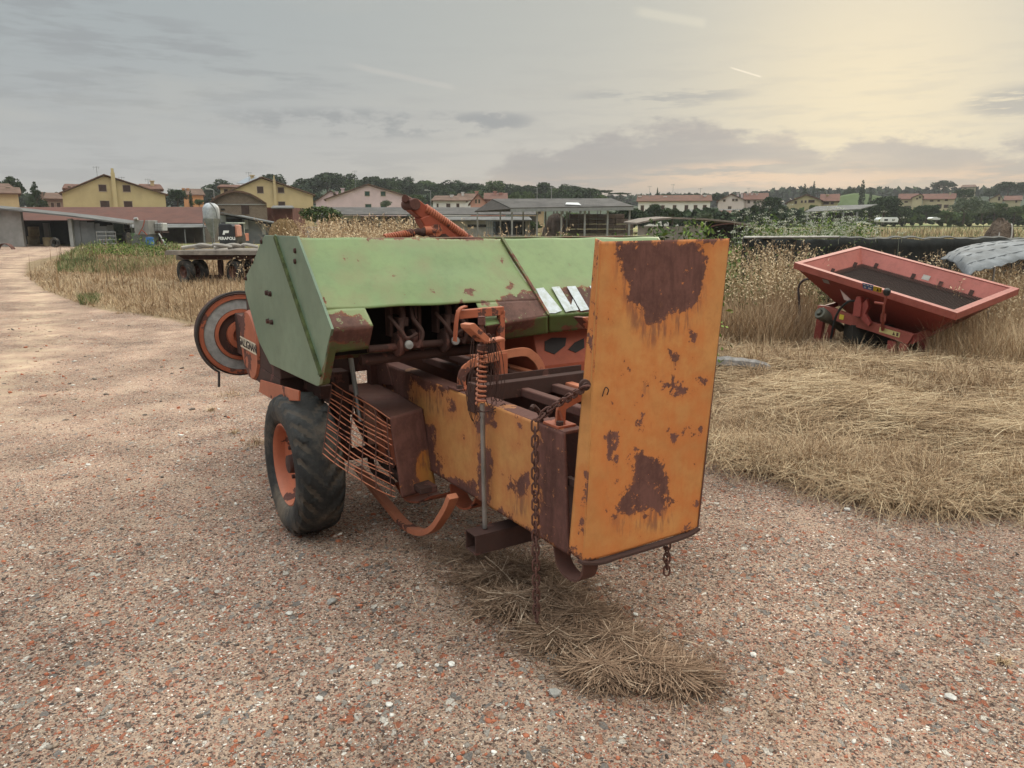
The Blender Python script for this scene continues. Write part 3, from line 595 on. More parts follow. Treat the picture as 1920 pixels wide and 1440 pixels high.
hd.build('crank_handle', orangeb, baler, .003)
# wire tangle
random.seed(3)
wtg = MB()
for k in range(9):
    x0 = 905+random.uniform(-14, 18); y0 = 628+random.uniform(-3, 14); L = random.uniform(60, 170); w = random.uniform(6, 24)*random.choice((-1, 1))
    dv = random.uniform(-.05, .01)
    wtg.tube(smoothpath([bp(x0, y0, v=vr+dv), bp(x0+w*.6, y0-8, v=vr+dv-.01), bp(x0+w, y0+L*.3, v=vr+dv-.02), bp(x0+w*1.3+random.uniform(-8, 8), y0+L*.7, v=vr+dv-.02), bp(x0+w*.9, y0+L, v=vr+dv), bp(x0+w*.2, y0+L*.75, v=vr+dv+.01), bp(x0, y0+L*.25, v=vr+dv)], 7), .0016, 4)
wtg.tube(smoothpath([bp(883, 756, v=vr-.03), bp(905, 772, v=vr-.04), bp(930, 765, v=vr-.04), bp(946, 757, v=vr-.04), bp(945, 770, v=vr-.04), bp(925, 772, v=vr-.04), bp(892, 770, v=vr-.04), bp(880, 750, v=vr-.03), bp(868, 725, v=vr-.03), bp(864, 710, v=vr-.03), bp(875, 702, v=vr-.03)], 6), .0022, 4)
for w_ in (930, 938, 944): wtg.tube(smoothpath([bp(925, 635, v=vr-.04), bp(w_-4, 660, v=vr-.04), bp(w_+2, 710, v=vr-.04), bp(w_, 745, v=vr-.04), bp(w_-6, 752, v=vr-.04), bp(w_-10, 735, v=vr-.04), bp(w_-9, 690, v=vr-.04)], 6), .0017, 4)
wtg.build('wire_tangle', darkrust, baler)
# lower cross tube (square, open end)
zt = RX(990, 909).z
te = [bp(886, 984, v=vr-.045), bp(905, 990, v=vr-.045)]
ct = MB(); x0 = bp(886, 1000, v=vr-.02).x; h0 = zt-.095; h1 = zt-.005; w0, w1 = vr-.045, vr+.045; t_ = .007
ct.box((x0, w0, h1-t_), (.55, w1, h1)).box((x0, w0, h0), (.55, w1, h0+t_)).box((x0, w0, h0+t_), (.55, w0+t_, h1-t_)).box((x0, w1-t_, h0+t_), (.55, w1, h1-t_))
ct.build('cross_tube', darkrust, baler, .002)
# --- side guard box and wire grille
zg = .725; uB = bp(731, 783, z=.71).x
a1, a2, a3, a4 = bp(731, 783, z=.712), bp(793, 766, z=.712), bp(707, 715, z=.735), bp(642, 723, z=.735)
patch('guard_box', [a4, a3, a2, a1], rustm, baler, th=.006)
b1_, b2_ = bp(754, 934, v=a1.y-.03), bp(818, 915, v=a2.y-.06)
patch('guard_box', [a1, a2, b2_, b1_], paint('guard_paint', (.5, .24, .06), amt=.2, attr=True, amp=.02, chips=0), baler, th=.006, rust=[[(700, 700), (850, 700), (850, 840), (795, 845), (780, 880), (790, 920), (830, 915), (830, 960), (700, 960)], ])
gr_ = MB(); TL, TR, BR, BL = (622, 717), (731, 784), (741, 931), (605, 848)
def gp(s, t, bulge=0.0):
    x = (TL[0]*(1-s)+TR[0]*s)*(1-t)+(BL[0]*(1-s)+BR[0]*s)*t; y = (TL[1]*(1-s)+TR[1]*s)*(1-t)+(BL[1]*(1-s)+BR[1]*s)*t
    y0_ = [bp(622, 717, v=1.36), bp(731, 784, u=uB-.01), bp(741, 931, u=uB-.01), bp(605, 848, v=1.30)]
    q_ = (y0_[0]*(1-s)+y0_[1]*s)*(1-t)+(y0_[3]*(1-s)+y0_[2]*s)*t; return q_+Vector((-.6, -.8, 0))*bulge
for k in range(15):
    t = k/14+random.uniform(-.015, .015)*(k not in (0, 14)); sg = 1.0 if k not in (3, 6, 9) else .93
    gr_.tube([gp(s*sg/8-.0, t+.012*math.sin(s*.9+k), .05*math.sin(math.pi*s/8)*t) for s in range(9)], .0028, 5)
gr_.build('wire_guard', orangeb, baler); gr_ = MB()
for k in range(6):
    s = k/5.3+.01; gr_.tube([gp(s, t/8, .05*math.sin(math.pi*s)*(t/8)+.005) for t in range(9)], .0025, 5)
gr_.build('wire_guard', rustm, baler)
# parts behind the grille
MB().prism([bp(652, 722, u=-.055), bp(735, 760, u=-.055), bp(748, 905, u=-.055), bp(712, 872, u=-.055), bp(672, 800, u=-.055)], (.02, 0, 0)).build('inner_shade_plate', darkrust, baler, .002)  # dark plate added to stand for the shade behind the grille
bh = MB(); bh.slab([bp(640, 722, u=-.10), bp(672, 722, u=-.10), bp(760, 850, u=-.10), bp(735, 880, u=-.10)], .012); bh.build('inner_brace', orange, baler, .002)
MB().prism([bp(700, 760, u=-.06), bp(728, 770, u=-.06), bp(732, 850, u=-.06), bp(690, 862, u=-.06), bp(688, 800, u=-.06)], (.02, 0, 0)).build('inner_cover', orangeb, baler, .004)
MB().tube([bp(655, 655, u=-.20), bp(676, 790, u=-.20)], .013, 10).build('ram_rod', steel, baler)
MB().tube([bp(648, 640, u=-.20), bp(657, 672, u=-.20)], .024, 10).build('ram_head', darkrust, baler)
MB().tube(smoothpath([bp(665, 780, u=-.05), bp(690, 830, u=-.05), bp(700, 880, u=-.05), bp(735, 905, u=-.05)], 5), .02, 8).box((-.11, 1.05, .33), (-.02, 1.5, .36)).build('linkage_arm', darkrust, baler, .002)
# ski shaped hoop below
pl_ = [(672, 878), (700, 914), (730, 950), (752, 976), (772, 992), (794, 998), (814, 990), (828, 972), (841, 950), (849, 930)]
MB().strip(smoothpath([bp(x, y, u=-.08) for x, y in pl_], 6), .048, .030, (1, 0, 0)).build('lower_skid', orangeb, baler, .002)
MB().strip(smoothpath([bp(x, y, u=.12) for x, y in [(858, 905), (862, 930), (875, 948), (893, 950), (905, 935), (912, 915)]], 4), .09, .009, (1, 0, 0)).strip(smoothpath([bp(x, y, u=.10) for x, y in [(770, 900), (790, 930), (815, 935), (840, 925)]], 4), .2, .009, (1, 0, 0)).build('twine_guide', orange, baler)
MB().strip(smoothpath([(.05, .12, .41), (.05, .10, .33), (.05, .05, .295), (.05, -.02, .30), (.05, -.06, .34), (.05, -.07, .40)], 5), .07, .008, (1, 0, 0)).build('tail_hook', rustm, baler)
# --- gate
GV = -.10
gd = lambda U, V: .004*np.sin(U*5+.5)*np.sin(V*4+1)+.006*np.exp(-((U-.15)**2+(V-.5)**2)*12)-.012*np.exp(-((U-.79)**2)*500-V*V*900)
def gp3(x, y): return bpl(x, y, (0, GV, .42), (0, 1, -.02))
rg = [[(1152, 452), (1200, 447), (1305, 449), (1322, 470), (1330, 500), (1318, 545), (1300, 575), (1265, 590), (1245, 603), (1218, 615), (1206, 600), (1192, 590), (1180, 575), (1172, 545), (1160, 505), (1150, 485)],
      [(1192, 843), (1212, 850), (1245, 858), (1252, 905), (1266, 940), (1250, 958), (1215, 955), (1190, 965), (1165, 965), (1150, 955), (1175, 905)], [(1140, 960), (1162, 962), (1160, 975), (1148, 978)], [(1255, 662), (1278, 660), (1270, 680), (1258, 675)], [(1296, 622), (1308, 620), (1306, 640), (1294, 640)], [(1200, 700), (1222, 708), (1215, 730), (1200, 718)], [(1070, 1040), (1120, 1052), (1300, 995), (1318, 1010), (1100, 1075)], [(1112, 445), (1380, 444), (1380, 451), (1330, 452), (1112, 455)], [(1050, 1035), (1072, 1030), (1078, 1044), (1060, 1046)]]
rg += specks(46, (1135, 600, 1320, 830), 1, 3)+specks(20, (1200, 600, 1310, 740), 1.6, 3.6)+specks(26, (1130, 780, 1310, 1010), 1, 3.4, 2)+specks(16, (1125, 470, 1160, 1030), .9, 2.4, 4)+specks(12, (1160, 690, 1240, 745), 1.6, 4)
gate = patch('gate', [gp3(1125, 453), gp3(1367, 447), gp3(1308, 993), gp3(1092, 1055)], yellow, baler, step=.010, th=.005, rust=rg, dent=gd)
cl = [gp3(1126, 452), gp3(1092, 1055)]
o0, o1_ = bp(1116, 447, v=GV+.05+.022), bp(1066, 1033, v=GV+.05)
patch('gate_flange', [o0, cl[0], cl[1], o1_], yellow, gate, step=.010, th=.005, rust=[[(1120, 450), (1126, 450), (1115, 620), (1112, 700), (1108, 700), (1117, 560)], [(1099, 900), (1102, 900), (1092, 1050), (1086, 1050)], [(1060, 1028), (1085, 1030), (1100, 1060), (1060, 1060)], [(1114, 444), (1128, 444), (1128, 456), (1112, 456)]])
gR0, gR1 = gp3(1367, 447), gp3(1308, 993)
MB().slab([gR0, gR1, gR1+Vector((-.0, .05, 0)), gR0+Vector((-.0, .05, 0))], .005).build('gate_flange', rustm, gate)
lip = smoothpath([gp3(1086, 1053)+Vector((0, -.004, 0)), gp3(1120, 1053)+Vector((0, -.006, 0)), gp3(1165, 1041), gp3(1230, 1022), gp3(1285, 1004), gp3(1308, 990)], 5)
MB().strip(lip, .03, .012, (0, 1, 0)).build('gate_lip', darkrust, gate, .002)
bc = bp(1097, 722, v=GV-.004)
MB().lathe(bc, (-.4, -1, 0), [(-.01, .020), (.004, .020), (.006, .012), (.018, .012), (.018, 0)], 12).build('gate_bolt', darkrust, gate)
hk = MB()
hk.tube(smoothpath([gp3(1128, 743)+Vector((0, -.004, 0)), gp3(1133, 726)+Vector((0, -.006, 0)), gp3(1137, 730)+Vector((0, -.012, 0)), gp3(1136, 740)+Vector((0, -.006, 0))], 4), .0022, 5); hk.build('small_clip', darkrust, gate)
MB().box((.02, -.09, .66), (.04, .05, .69)).box((.46, -.09, .66), (.49, .05, .69)).box((.02, -.09, .42), (.04, .05, .46)).box((.46, -.09, .42), (.49, .05, .46)).build('gate_hinge', darkrust, baler, .002)
# second paddle seen beside the gate
MB().prism([bp(1073, 594, v=.35), bp(1083, 592, v=.35), bp(1104, 612, v=.35), bp(1103, 620, v=.35), bp(1096, 618, v=.35)], (.02, -.05, 0)).build('crank_handle', orangeb, baler, .003)
MB().tube([(.47, .35, .87), (.47, .35, 1.25)], .014, 8).lathe((.47, .35, 1.25), (0, 0, 1), [(-.03, 0), (-.03, .022), (.02, .022), (.02, 0)], 6, False).build('tension_screw', rustm, baler)
# chains
def chain(pts, pitch=.030, r=.0042, L=.046, wd=.026, name='chain', mat=None):
    P2 = [Vector(p) for p in pts]; seg = [(P2[i+1]-P2[i]).length for i in range(len(P2)-1)]; T = sum(seg); n = int(T/pitch); ch = MB()
    for k in range(n):
        s = (k+.5)*pitch; i = 0
        while i < len(seg)-1 and s > seg[i]: s -= seg[i]; i += 1
        c = P2[i].lerp(P2[i+1], min(1, s/seg[i])); t = (P2[i+1]-P2[i]).normalized()
        u = t.cross(Vector((0, 1, .1))).normalized() if abs(t.y) < .9 else t.cross(Vector((0, 0, 1))).normalized(); w = t.cross(u)
        a0 = (k % 2)*math.pi/2+.35+random.uniform(-.2, .2); sd_ = u*math.cos(a0)+w*math.sin(a0); ln = L/2-wd/2; loop = []
        for a in range(13): th = math.pi*a/12; loop.append(c+t*(ln+math.sin(th)*wd/2)+sd_*math.cos(th)*wd/2)
        for a in range(13): th = math.pi*a/12; loop.append(c-t*(ln+math.sin(th)*wd/2)-sd_*math.cos(th)*wd/2)
        ch.tube(loop[::2], r, 5, closed=True)
    return ch.build(name, mat or rustm, baler)
cu = -.055; vch = bp(1004, 900, u=cu).y
h_top = bp(1003, 792, v=vch)
chain(smoothpath([bc+Vector((-.01, -.02, 0)), bp(1072, 742, v=(vch+GV)/2-.03), bp(1042, 760, v=vch*.7), bp(1020, 776, v=vch*.95), bp(1005, 790, v=vch)], 4), pitch=.029)
chain([bp(1003, 790, v=vch), bp(1004, 1000, v=vch-.005), bp(1006, 1166, v=vch-.01)], pitch=.031, L=.049)
MB().tube(smoothpath([bp(1018, 800, u=0.02), bp(1012, 775, u=.0), bp(1001, 762, u=-.03), bp(996, 766, u=-.05)], 4), .009, 6).build('chain_hook', darkrust, baler)
chain([bp(1251, 1016, v=GV+.06), bp(1250, 1085, v=GV+.06)], pitch=.028, L=.044)
# --- wheels
m, g, b = newmat('tyre_rubber'); tcn = g.n('ShaderNodeTexCoord').outputs['Object']
nn_ = g.noise(tcn, 6, 7, .65); g.set(b.inputs['Base Color'], g.mix(g.ss(g.noise(tcn, 3.5, 6, .7), .45, .68), g.mix(g.ss(nn_, .35, .7), (.018, .018, .018), (.045, .044, .043)), (.12, .095, .072))); b.inputs['Roughness'].default_value = .75
tn2 = g.n('ShaderNodeAttribute', attribute_name='tint').outputs['Fac']; old_ = b.inputs['Base Color'].links[0].from_socket; g.set(b.inputs['Base Color'], g.mix(g.m('MULTIPLY', g.ss(g.m('ADD', tn2, g.m('MULTIPLY', nn_, .5)), .55, .95), .75), old_, (.085, .066, .05)))
bump(g, b, g.m('ADD', g.noise(tcn, 45, 6, .7), g.m('MULTIPLY', nn_, 2)), .6, .006); rubber = m
def tyre(c, R, wd, mat, parent, name='tyre', lug=.02, rimr=.2, nt=22):
    """axis along local x; outer face towards -x"""
    cp = [(-.36, rimr), (-.44, rimr+.02), (-.49, rimr+(R-rimr)*.45), (-.475, R-.05), (-.42, R-.016), (-.30, R-.004), (0, R), (.30, R-.004), (.42, R-.016), (.475, R-.05), (.49, rimr+(R-rimr)*.45), (.44, rimr+.02), (.36, rimr)]
    cx_ = np.array([p[0] for p in cp]); cr_ = np.array([p[1] for p in cp]); k0 = np.arange(len(cp)); k = 44 if nt > 18 else 26; ks = np.linspace(0, len(cp)-1, k)
    xs_ = np.interp(ks, k0, cx_); rs_ = np.interp(ks, k0, cr_); ns = nt*8; A2 = (np.arange(ns)/ns)[:, None]; xs2 = xs_[None]
    side_ = np.sign(xs2); ph = (nt*A2+np.abs(xs2)*3.0+.5*(xs2 > 0)) % 1.0
    tread = np.clip((rs_[None]-(R-.055))/.02, 0, 1)
    gv = (ph < .40)*tread*np.clip(.45+1.6*np.abs(xs2), 0, 1)*(.75+.25*np.sin(A2*40+xs2*6)); gv = np.maximum(gv, (np.abs(xs2) < .025)*tread*.6)
    rr_ = rs_[None]-gv*lug*.8+.0016*np.sin(A2*200+xs2*31); an = A2*2*math.pi
    bl_ = 1+.05*np.maximum(0, -np.sin(an))**10
    V = np.stack([c[0]+xs2*wd*bl_, c[1]+np.cos(an)*rr_, c[2]+np.sin(an)*rr_], -1).reshape(-1, 3)
    ii, jj = np.meshgrid(np.arange(ns), np.arange(k-1), indexing='ij'); i2 = (ii+1) % ns
    Fq = np.stack([ii*k+jj, i2*k+jj, i2*k+jj+1, ii*k+jj+1], -1).reshape(-1, 4)
    o = npmesh(name, V, Fq, mat, parent, tint=(gv+0*A2).ravel(), smooth=True); o.data.set_sharp_from_angle(angle=math.radians(32)); return o
def wheel(c, R, wd, rimr, rmat, parent, out=-1, dish=.05, rbl=None):
    w = bpy.data.objects.new('wheel', None); link(w, parent); w.location = c
    tyre((0, 0, 0), R, wd, rubber, w, rimr=rimr)
    rm = MB(); o = out
    rm.lathe((0, 0, 0), (o, 0, 0), [(wd*.38, rimr*1.03), (wd*.40, rimr*.99), (wd*.36, rimr*.95), (wd*.30, rimr*.93), (wd*.16, rimr*.90), (wd*.10, rimr*.80), (wd*.10, rimr*.50), (wd*.02, rimr*.42), (wd*.04, 0)], 48)
    rm.lathe((0, 0, 0), (-o, 0, 0), [(wd*.40, rimr*1.0), (wd*.36, rimr*.95), (-wd*.04, rimr*.88)], 48)
    ro = rm.build('rim', rmat, w)
    hb = MB().lathe((0, 0, 0), (o, 0, 0), [(wd*.0, rimr*.38), (wd*.12, rimr*.34), (wd*.18, rimr*.24), (wd*.32, rimr*.22), (wd*.34, 0)], 20)
    hb.build('hub', darkrust, w)
    
    for k in range(5): a = 2*math.pi*k/5+.4; nb = MB(); nb.lathe((o*wd*.10, math.cos(a)*rimr*.62, math.sin(a)*rimr*.62), (o, 0, 0), [(0, .013), (.014, .012), (.014, 0)], 6, False); nb.build('wheel_nut', darkrust, w)
    return w
rimp = paint('rim_paint', (.50, .16, .085), amt=.40, scale=6, chips=.25, stain=(.3, .09, .04), col2=(.40, .12, .065))
wheel((-.475, 1.735, .372), .375, .25, .215, rimp, baler)
wheel((1.55, 1.735, .372), .375, .20, .215, rimp, baler, out=1)
MB().tube([(-.45, 1.735, .372), (1.5, 1.735, .372)], .035, 10).box((-.30, 1.68, .37), (-.22, 1.79, .85)).box((1.30, 1.68, .37), (1.38, 1.79, .85)).build('axle', darkrust, baler, .003)
# --- chassis and body
MB().box((UL+.02, 1.90, .70), (-.10, 2.55, .80)).box((-.16, 1.90, .55), (-.12, 2.9, .90)).box((-.40, 1.60, .73), (-.34, 1.90, .80)).build('chassis', darkrust, baler, .004)
MB().box((UL+.04, 1.95, .70), (UL+.06, 2.75, .79)).slab([bp(488, 712, u=UL), bp(560, 733, u=UL), bp(560, 752, u=UL), bp(512, 750, u=UL), bp(485, 735, u=UL)], .01).build('chassis_plate', orange, baler, .003)
MB().box((UL+.02, 1.88, .80), (1.55, 2.9, 1.06)).box((.60, 1.50, .80), (1.55, 1.88, 1.06)).box((UL+.03, 1.9, 1.06), (.2, 2.6, 1.25)).build('main_body', darkrust, baler, .006)
MB().prism([(.56, 1.02, .90), (.56, 1.12, 1.14), (.56, 1.4, 1.14), (.56, 1.4, .62), (.56, 1.02, .66)], (1.05, 0, 0)).build('feeder_housing', paint('feeder_paint', (.33, .075, .04), amt=.34, scale=4, chips=.3), baler, .005)
torn = MB()
for pg in ([(1022, 640), (1035, 633), (1062, 633), (1060, 648), (1040, 664), (1022, 657)], [(1066, 655), (1078, 642), (1095, 634), (1096, 652), (1080, 661)]): torn.slab([bpl(x, y, (0, 1.015, .90), (0, .24, -.10)) for x, y in pg], .004)
torn.build('torn_sheet', plain('torn_black', (.03, .025, .025), .8), baler)
MB().tube([(.60, 1.0, .70), (1.7, 1.0, .70)], .02, 8).build('pickup_bar', darkrust, baler)
# front drive flywheel (axis along the machine)
vf = 2.95; fc = bp(452, 627, v=vf); k_ = 1/1.0
def ringr(px): return (bp(452+px, 627, v=vf)-fc).length
R0 = (bp(452, 545, v=vf)-fc).length*.955
fly = MB().lathe(fc, (0, -1, 0), [(-.10, 0), (-.10, R0), (.0, R0*1.0), (.012, R0*.985), (.012, R0*.965), (.0, R0*.95), (.0, 0)], 56).build('flywheel', darkrust, baler)
MB().lathe(fc, (0, -1, 0), [(.0, R0*.962), (.018, R0*.95), (.020, R0*.86), (.004, R0*.85)], 56).build('flywheel_rim', orange, fly)
MB().lathe(fc, (0, -1, 0), [(.002, R0*.85), (.008, R0*.845), (.010, R0*.62), (.002, R0*.61)], 56).build('friction_ring', plain('worn_grey', (.27, .265, .26), .6, .35, 18, .2), fly)
MB().lathe(fc, (0, -1, 0), [(.002, R0*.61), (.022, R0*.605), (.024, R0*.53), (.002, R0*.52)], 56).build('inner_ring', orange, fly)
MB().lathe(fc, (0, -1, 0), [(.002, R0*.34), (.05, R0*.335), (.055, R0*.22), (.03, R0*.2), (.03, R0*.15), (.09, R0*.13), (.09, 0)], 40).build('flywheel_hub', orange, fly)
MB().tube(arc(lambda a: fc+Vector((math.cos(a)*R0*1.03, -.03, math.sin(a)*R0*1.03)), math.radians(70), math.radians(235), 26)+[fc+Vector((-R0*.62, -.03, -R0*1.2))], .008, 6).build('loose_belt', plain('belt', (.05, .042, .04), .8), fly)
# round drive cover with the maker's band
uc = -.505; cc = bp(478, 646, u=uc); rv = .235
cc = Vector((uc, bp(477, 647, u=uc).y, bp(477, 647, u=uc).z)); rv = (bp(473, 580, u=uc).z-bp(473, 710, u=uc).z)/2
cov = MB().lathe(cc, (-1, 0, 0), [(-.08, 0), (-.08, rv*.97), (-.03, rv*.98), (-.025, rv*1.0), (-.004, rv*1.0), (.0, rv*.99), (.006, rv*.97), (.024, rv*.93), (.034, rv*.90), (.034, 0)], 48).build('drive_cover', orange, baler)
band_ = []
zz0, zz1 = cc.z-rv*.14, cc.z+rv*.16
xb = cc.x-.0385
MB().box((xb, cc.y-rv*.88, zz0), (xb+.0015, cc.y+rv*.88, zz1)).build('name_band', plain('cream_band', (.58, .50, .38), .6, .2, 20, .1), cov)
bm_ = basis((xb-.0012, cc.y, (zz0+zz1)/2), (0, -1, 0), (0, 0, 1))
text('GALLIGNANI', rv*.31, bm_, plain('black_letter', (.03, .02, .02), .6), cov, sx=1.12, bold=.0005)
MB().tube([(cc.x+.05, cc.y-.05, .84), (cc.x+.05, cc.y-.05, .95)], .05, 10).box((UL+.06, 2.5, .78), (-.2, 3.0, .86)).build('gearbox_mount', orange, baler, .004)
MB().tube([(fc.x, vf+.1, fc.z), (fc.x+.02, 3.5, fc.z)], .05, 12).box((fc.x+.22, 2.7, .66), (.3, 3.5, .80)).build('drawbar', orange, baler, .006)
MB().box((-.75, 2.9, .0), (-.68, 2.97, .75)).build('parking_stand', darkrust, baler) if False else None
# raised red arm over the hood
va = 2.3
def vp(x, y, dv=0): return bp(x, y, v=va+dv)
def beam(mb, p, q, h, w):
    t = (q-p).normalized(); s = Vector((0, 1, 0)); n_ = t.cross(s).normalized()
    return mb.prism([p+n_*h/2-s*w/2, q+n_*h/2-s*w/2, q-n_*h/2-s*w/2, p-n_*h/2-s*w/2], s*w)
arm = MB(); beam(arm, vp(772, 384), vp(872, 462), .085, .09); arm.prism([vp(788, 410, -.05), vp(812, 400, -.05), vp(868, 455, -.05), vp(838, 462, -.05), vp(800, 430, -.05)], (0, .1, 0)); armo = arm.build('lift_arm', redo, baler, .006)
MB().tube([vp(760, 372, -.06), vp(760, 372, .06)], .022, 12).tube([vp(757, 371), vp(780, 384)], .025, 8).lathe(vp(779, 383, -.07), (0, 1, 0), [(0, 0), (0, .036), (.14, .036), (.14, 0)], 16).build('arm_knuckle', rustm, armo, .003)
MB().lathe(vp(820, 432, -.075), (0, 1, 0), [(0, 0), (0, .016), (.002, .016), (.002, .038), (.15, .038), (.15, 0)], 18).tube([vp(795, 433, -.05), vp(820, 432, -.05)], .03, 10).build('arm_joint', orange, armo)
MB().tube(smoothpath([vp(776, 436, -.05), vp(783, 434, -.05), vp(792, 436, -.05), vp(800, 432, -.05)], 3), [.018]*3+[.022]*3+[.026]*4, 10).prism([vp(825, 440, -.06), vp(835, 438, -.06), vp(850, 450, -.06), vp(846, 465, -.06), vp(828, 462, -.06)], (0, .1, 0)).build('arm_bracket', darkrust, armo)
def helix(p, q, R, r, turns, n=14):
    t = (q-p); L = t.length; t.normalize(); u = t.orthogonal().normalized(); w = t.cross(u)
    return MB().tube([p+t*(L*i/(turns*n))+(u*math.cos(2*math.pi*i/n)+w*math.sin(2*math.pi*i/n))*R for i in range(int(turns*n)+1)], r, 5)
helix(vp(797, 391, -.03), vp(889, 456, -.03), .024, .0085, 24).build('arm_spring', orange, armo)
helix(vp(722, 446, -.05), vp(776, 436, -.05), .019, .007, 13).build('boot_spring', orange, armo)
# white lettering fragments on the right hood panel
lt = MB()
def hpo(x, y): return hp(x, y)+HN*.0065
off = -HN*.0
for pg in ([(1004, 543), (1018, 541), (1053, 584), (1040, 589), (1026, 589)], [(1033, 540), (1048, 539), (1075, 583), (1060, 587)], [(1062, 539), (1078, 538), (1104, 582), (1088, 585)], [(1073, 562), (1084, 583), (1067, 585)], [(1104, 538), (1118, 537), (1128, 556), (1120, 566)], [(1122, 580), (1135, 560), (1150, 578)], [(1140, 536), (1154, 535), (1180, 578), (1166, 580)], [(1184, 534), (1198, 533), (1198, 577), (1186, 578)]):
    pts = [hpo(x, y) for x, y in pg]; lt.prism(pts, HN*.0012)
lt.build('white_lettering', plain('worn_white', (.46, .49, .53), .6, .25, 40, .2, col2=(.38, .40, .36)), baler)
bpy.data.objects.remove(hood)
# straw heap below the baler
def strewn(name, c, n, sx, sy, rot, L, w, hz, mat, taper=1.0, seg=3):
    a = rng.uniform(0, 2*math.pi, n); r = np.clip(np.abs(rng.normal(0, .52, n)), 0, 1.6)**taper*(1+.25*np.sin(3*a+c[0]*9)+.15*np.sin(5*a)); x = r*np.cos(a)*sx; y = r*np.sin(a)*sy; ca, sa = math.cos(rot), math.sin(rot)
    X_ = c[0]+x*ca-y*sa; Y_ = c[1]+x*sa+y*ca; th = rng.uniform(0, 2*math.pi, n); ln = L*rng.uniform(.4, 1.3, n)
    z = terrain(X_, Y_)+hz*np.clip(1.1-r, 0, 1)*rng.uniform(.0, 1, n)+.006
    lean = np.stack([np.cos(th), np.sin(th)], 1)*ln[:, None]; roots = np.stack([X_, Y_, z], 1); roots[:, :2] -= lean/2
    curl = rng.normal(0, .045, (n, 2))*ln[:, None]
    return blades(name, roots, rng.uniform(-.02, .035, n)*1.0+.002, lean, w*rng.uniform(.6, 1.2, n), np.clip(rng.normal(.60, .22, n)*(.45+.45*np.clip((z-terrain(X_, Y_))/max(hz, .01)*2.5, 0, 1)), 0, 1), mat, seg=seg, droop=0, curl=curl, taper=.15)  # stalks nearer the ground tinted darker, painting the shade in the gaps
def merge(objs, name, **k):
    dst = objs[0]; bpy.ops.object.select_all(action='DESELECT')
    for o in objs: o.select_set(True)
    bpy.context.view_layer.objects.active = dst; bpy.ops.object.join(); dst.name = name; tag(dst, **k); return dst
p1, p2, p3 = gz(1000, 1105), gz(1080, 1180), gz(1200, 1250)
sh = []
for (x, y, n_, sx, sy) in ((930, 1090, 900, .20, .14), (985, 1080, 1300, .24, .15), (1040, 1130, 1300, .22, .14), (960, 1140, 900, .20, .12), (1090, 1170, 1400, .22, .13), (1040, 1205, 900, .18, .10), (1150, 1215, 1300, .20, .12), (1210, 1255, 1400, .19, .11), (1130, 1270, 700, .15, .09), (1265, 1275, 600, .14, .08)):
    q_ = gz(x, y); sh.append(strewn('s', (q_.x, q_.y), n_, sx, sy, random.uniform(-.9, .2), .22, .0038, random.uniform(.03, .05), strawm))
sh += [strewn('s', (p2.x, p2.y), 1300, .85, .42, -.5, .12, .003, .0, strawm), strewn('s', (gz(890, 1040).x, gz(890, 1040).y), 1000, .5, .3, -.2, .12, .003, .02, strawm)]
merge(sh, 'straw', kind='stuff')
# stray single stalks on the gravel
n = 900; d_ = 1.6*np.exp(rng.uniform(0, 1, n)*math.log(9/1.6)); x_ = d_*rng.uniform(-.2, .75, n); ok = grassiness(x_, d_) < .2; x_, d_ = x_[ok], d_[ok]; n = len(x_)
th = rng.uniform(0, 6.28, n); ln = rng.uniform(.03, .16, n); le = np.stack([np.cos(th), np.sin(th)], 1)*ln[:, None]
tag(blades('loose_stalks', np.stack([x_, d_, terrain(x_, d_)+.006], 1), rng.uniform(0, .01, n), le, np.full(n, .0028), rng.uniform(.3, .9, n), strawm, droop=0, curl=rng.normal(0, .08, (n, 2))*ln[:, None]), kind='stuff')
# ------------------------------------------------------------ hills
def hill(name, prof, Yr, Yf, mat, back=160):
    pts = [(at(px, py, Yr).x, at(px, py, Yr).z) for px, py in prof]; xs = np.array([p[0] for p in pts]); zs = np.array([p[1] for p in pts])
    gx = np.linspace(xs[0], xs[-1], 160); gt = np.linspace(0, 1, 26); XX, TT = np.meshgrid(gx, gt)
    YY = Yf+(Yr-Yf)*TT; top = np.interp(XX, xs, zs); s = TT**1.3*(1-.0*TT); z0 = terrain(XX.ravel(), np.full(XX.size, Yf)).reshape(XX.shape)-1.0
    ZZ = z0+(top-z0)*s+1.2*rough_noise(XX, YY, .03)*TT
    XX = np.vstack([XX, XX[-1:]]); YY = np.vstack([YY, YY[-1:]+back]); ZZ = np.vstack([ZZ, ZZ[-1:]*0-2])
    r, c = XX.shape; ii, jj = np.meshgrid(np.arange(r-1), np.arange(c-1), indexing='ij'); q = (ii*c+jj).ravel()
    return tag(npmesh(name, np.stack([XX.ravel(), YY.ravel(), ZZ.ravel()], 1), np.stack([q, q+1, q+c+1, q+c], 1), mat, smooth=True), kind='structure')
hm = plain('hill_green', (.030, .045, .022), 1, .5, .05, 0, detail=8)
hm2 = plain('hill_field_green', (.07, .095, .035), 1, .3, .08, 0)
hill('hill', [(-500, 392), (-200, 388), (0, 385), (300, 380), (540, 362), (640, 350), (900, 358), (1050, 366), (1180, 384), (1300, 392), (1450, 392), (1600, 390), (1900, 386), (2400, 380)], 340, 230, hm)
hill('hill', [(1150, 395), (1300, 385), (1450, 378), (1540, 372), (1600, 366), (1700, 362), (1760, 360), (1850, 360), (2000, 352), (2400, 350)], 520, 350, hm)
hill('hill_field', [(1530, 392), (1545, 381), (1562, 371), (1580, 365), (1600, 362), (1615, 362), (1640, 366), (1670, 372)], 330, 300, hm2, back=10)
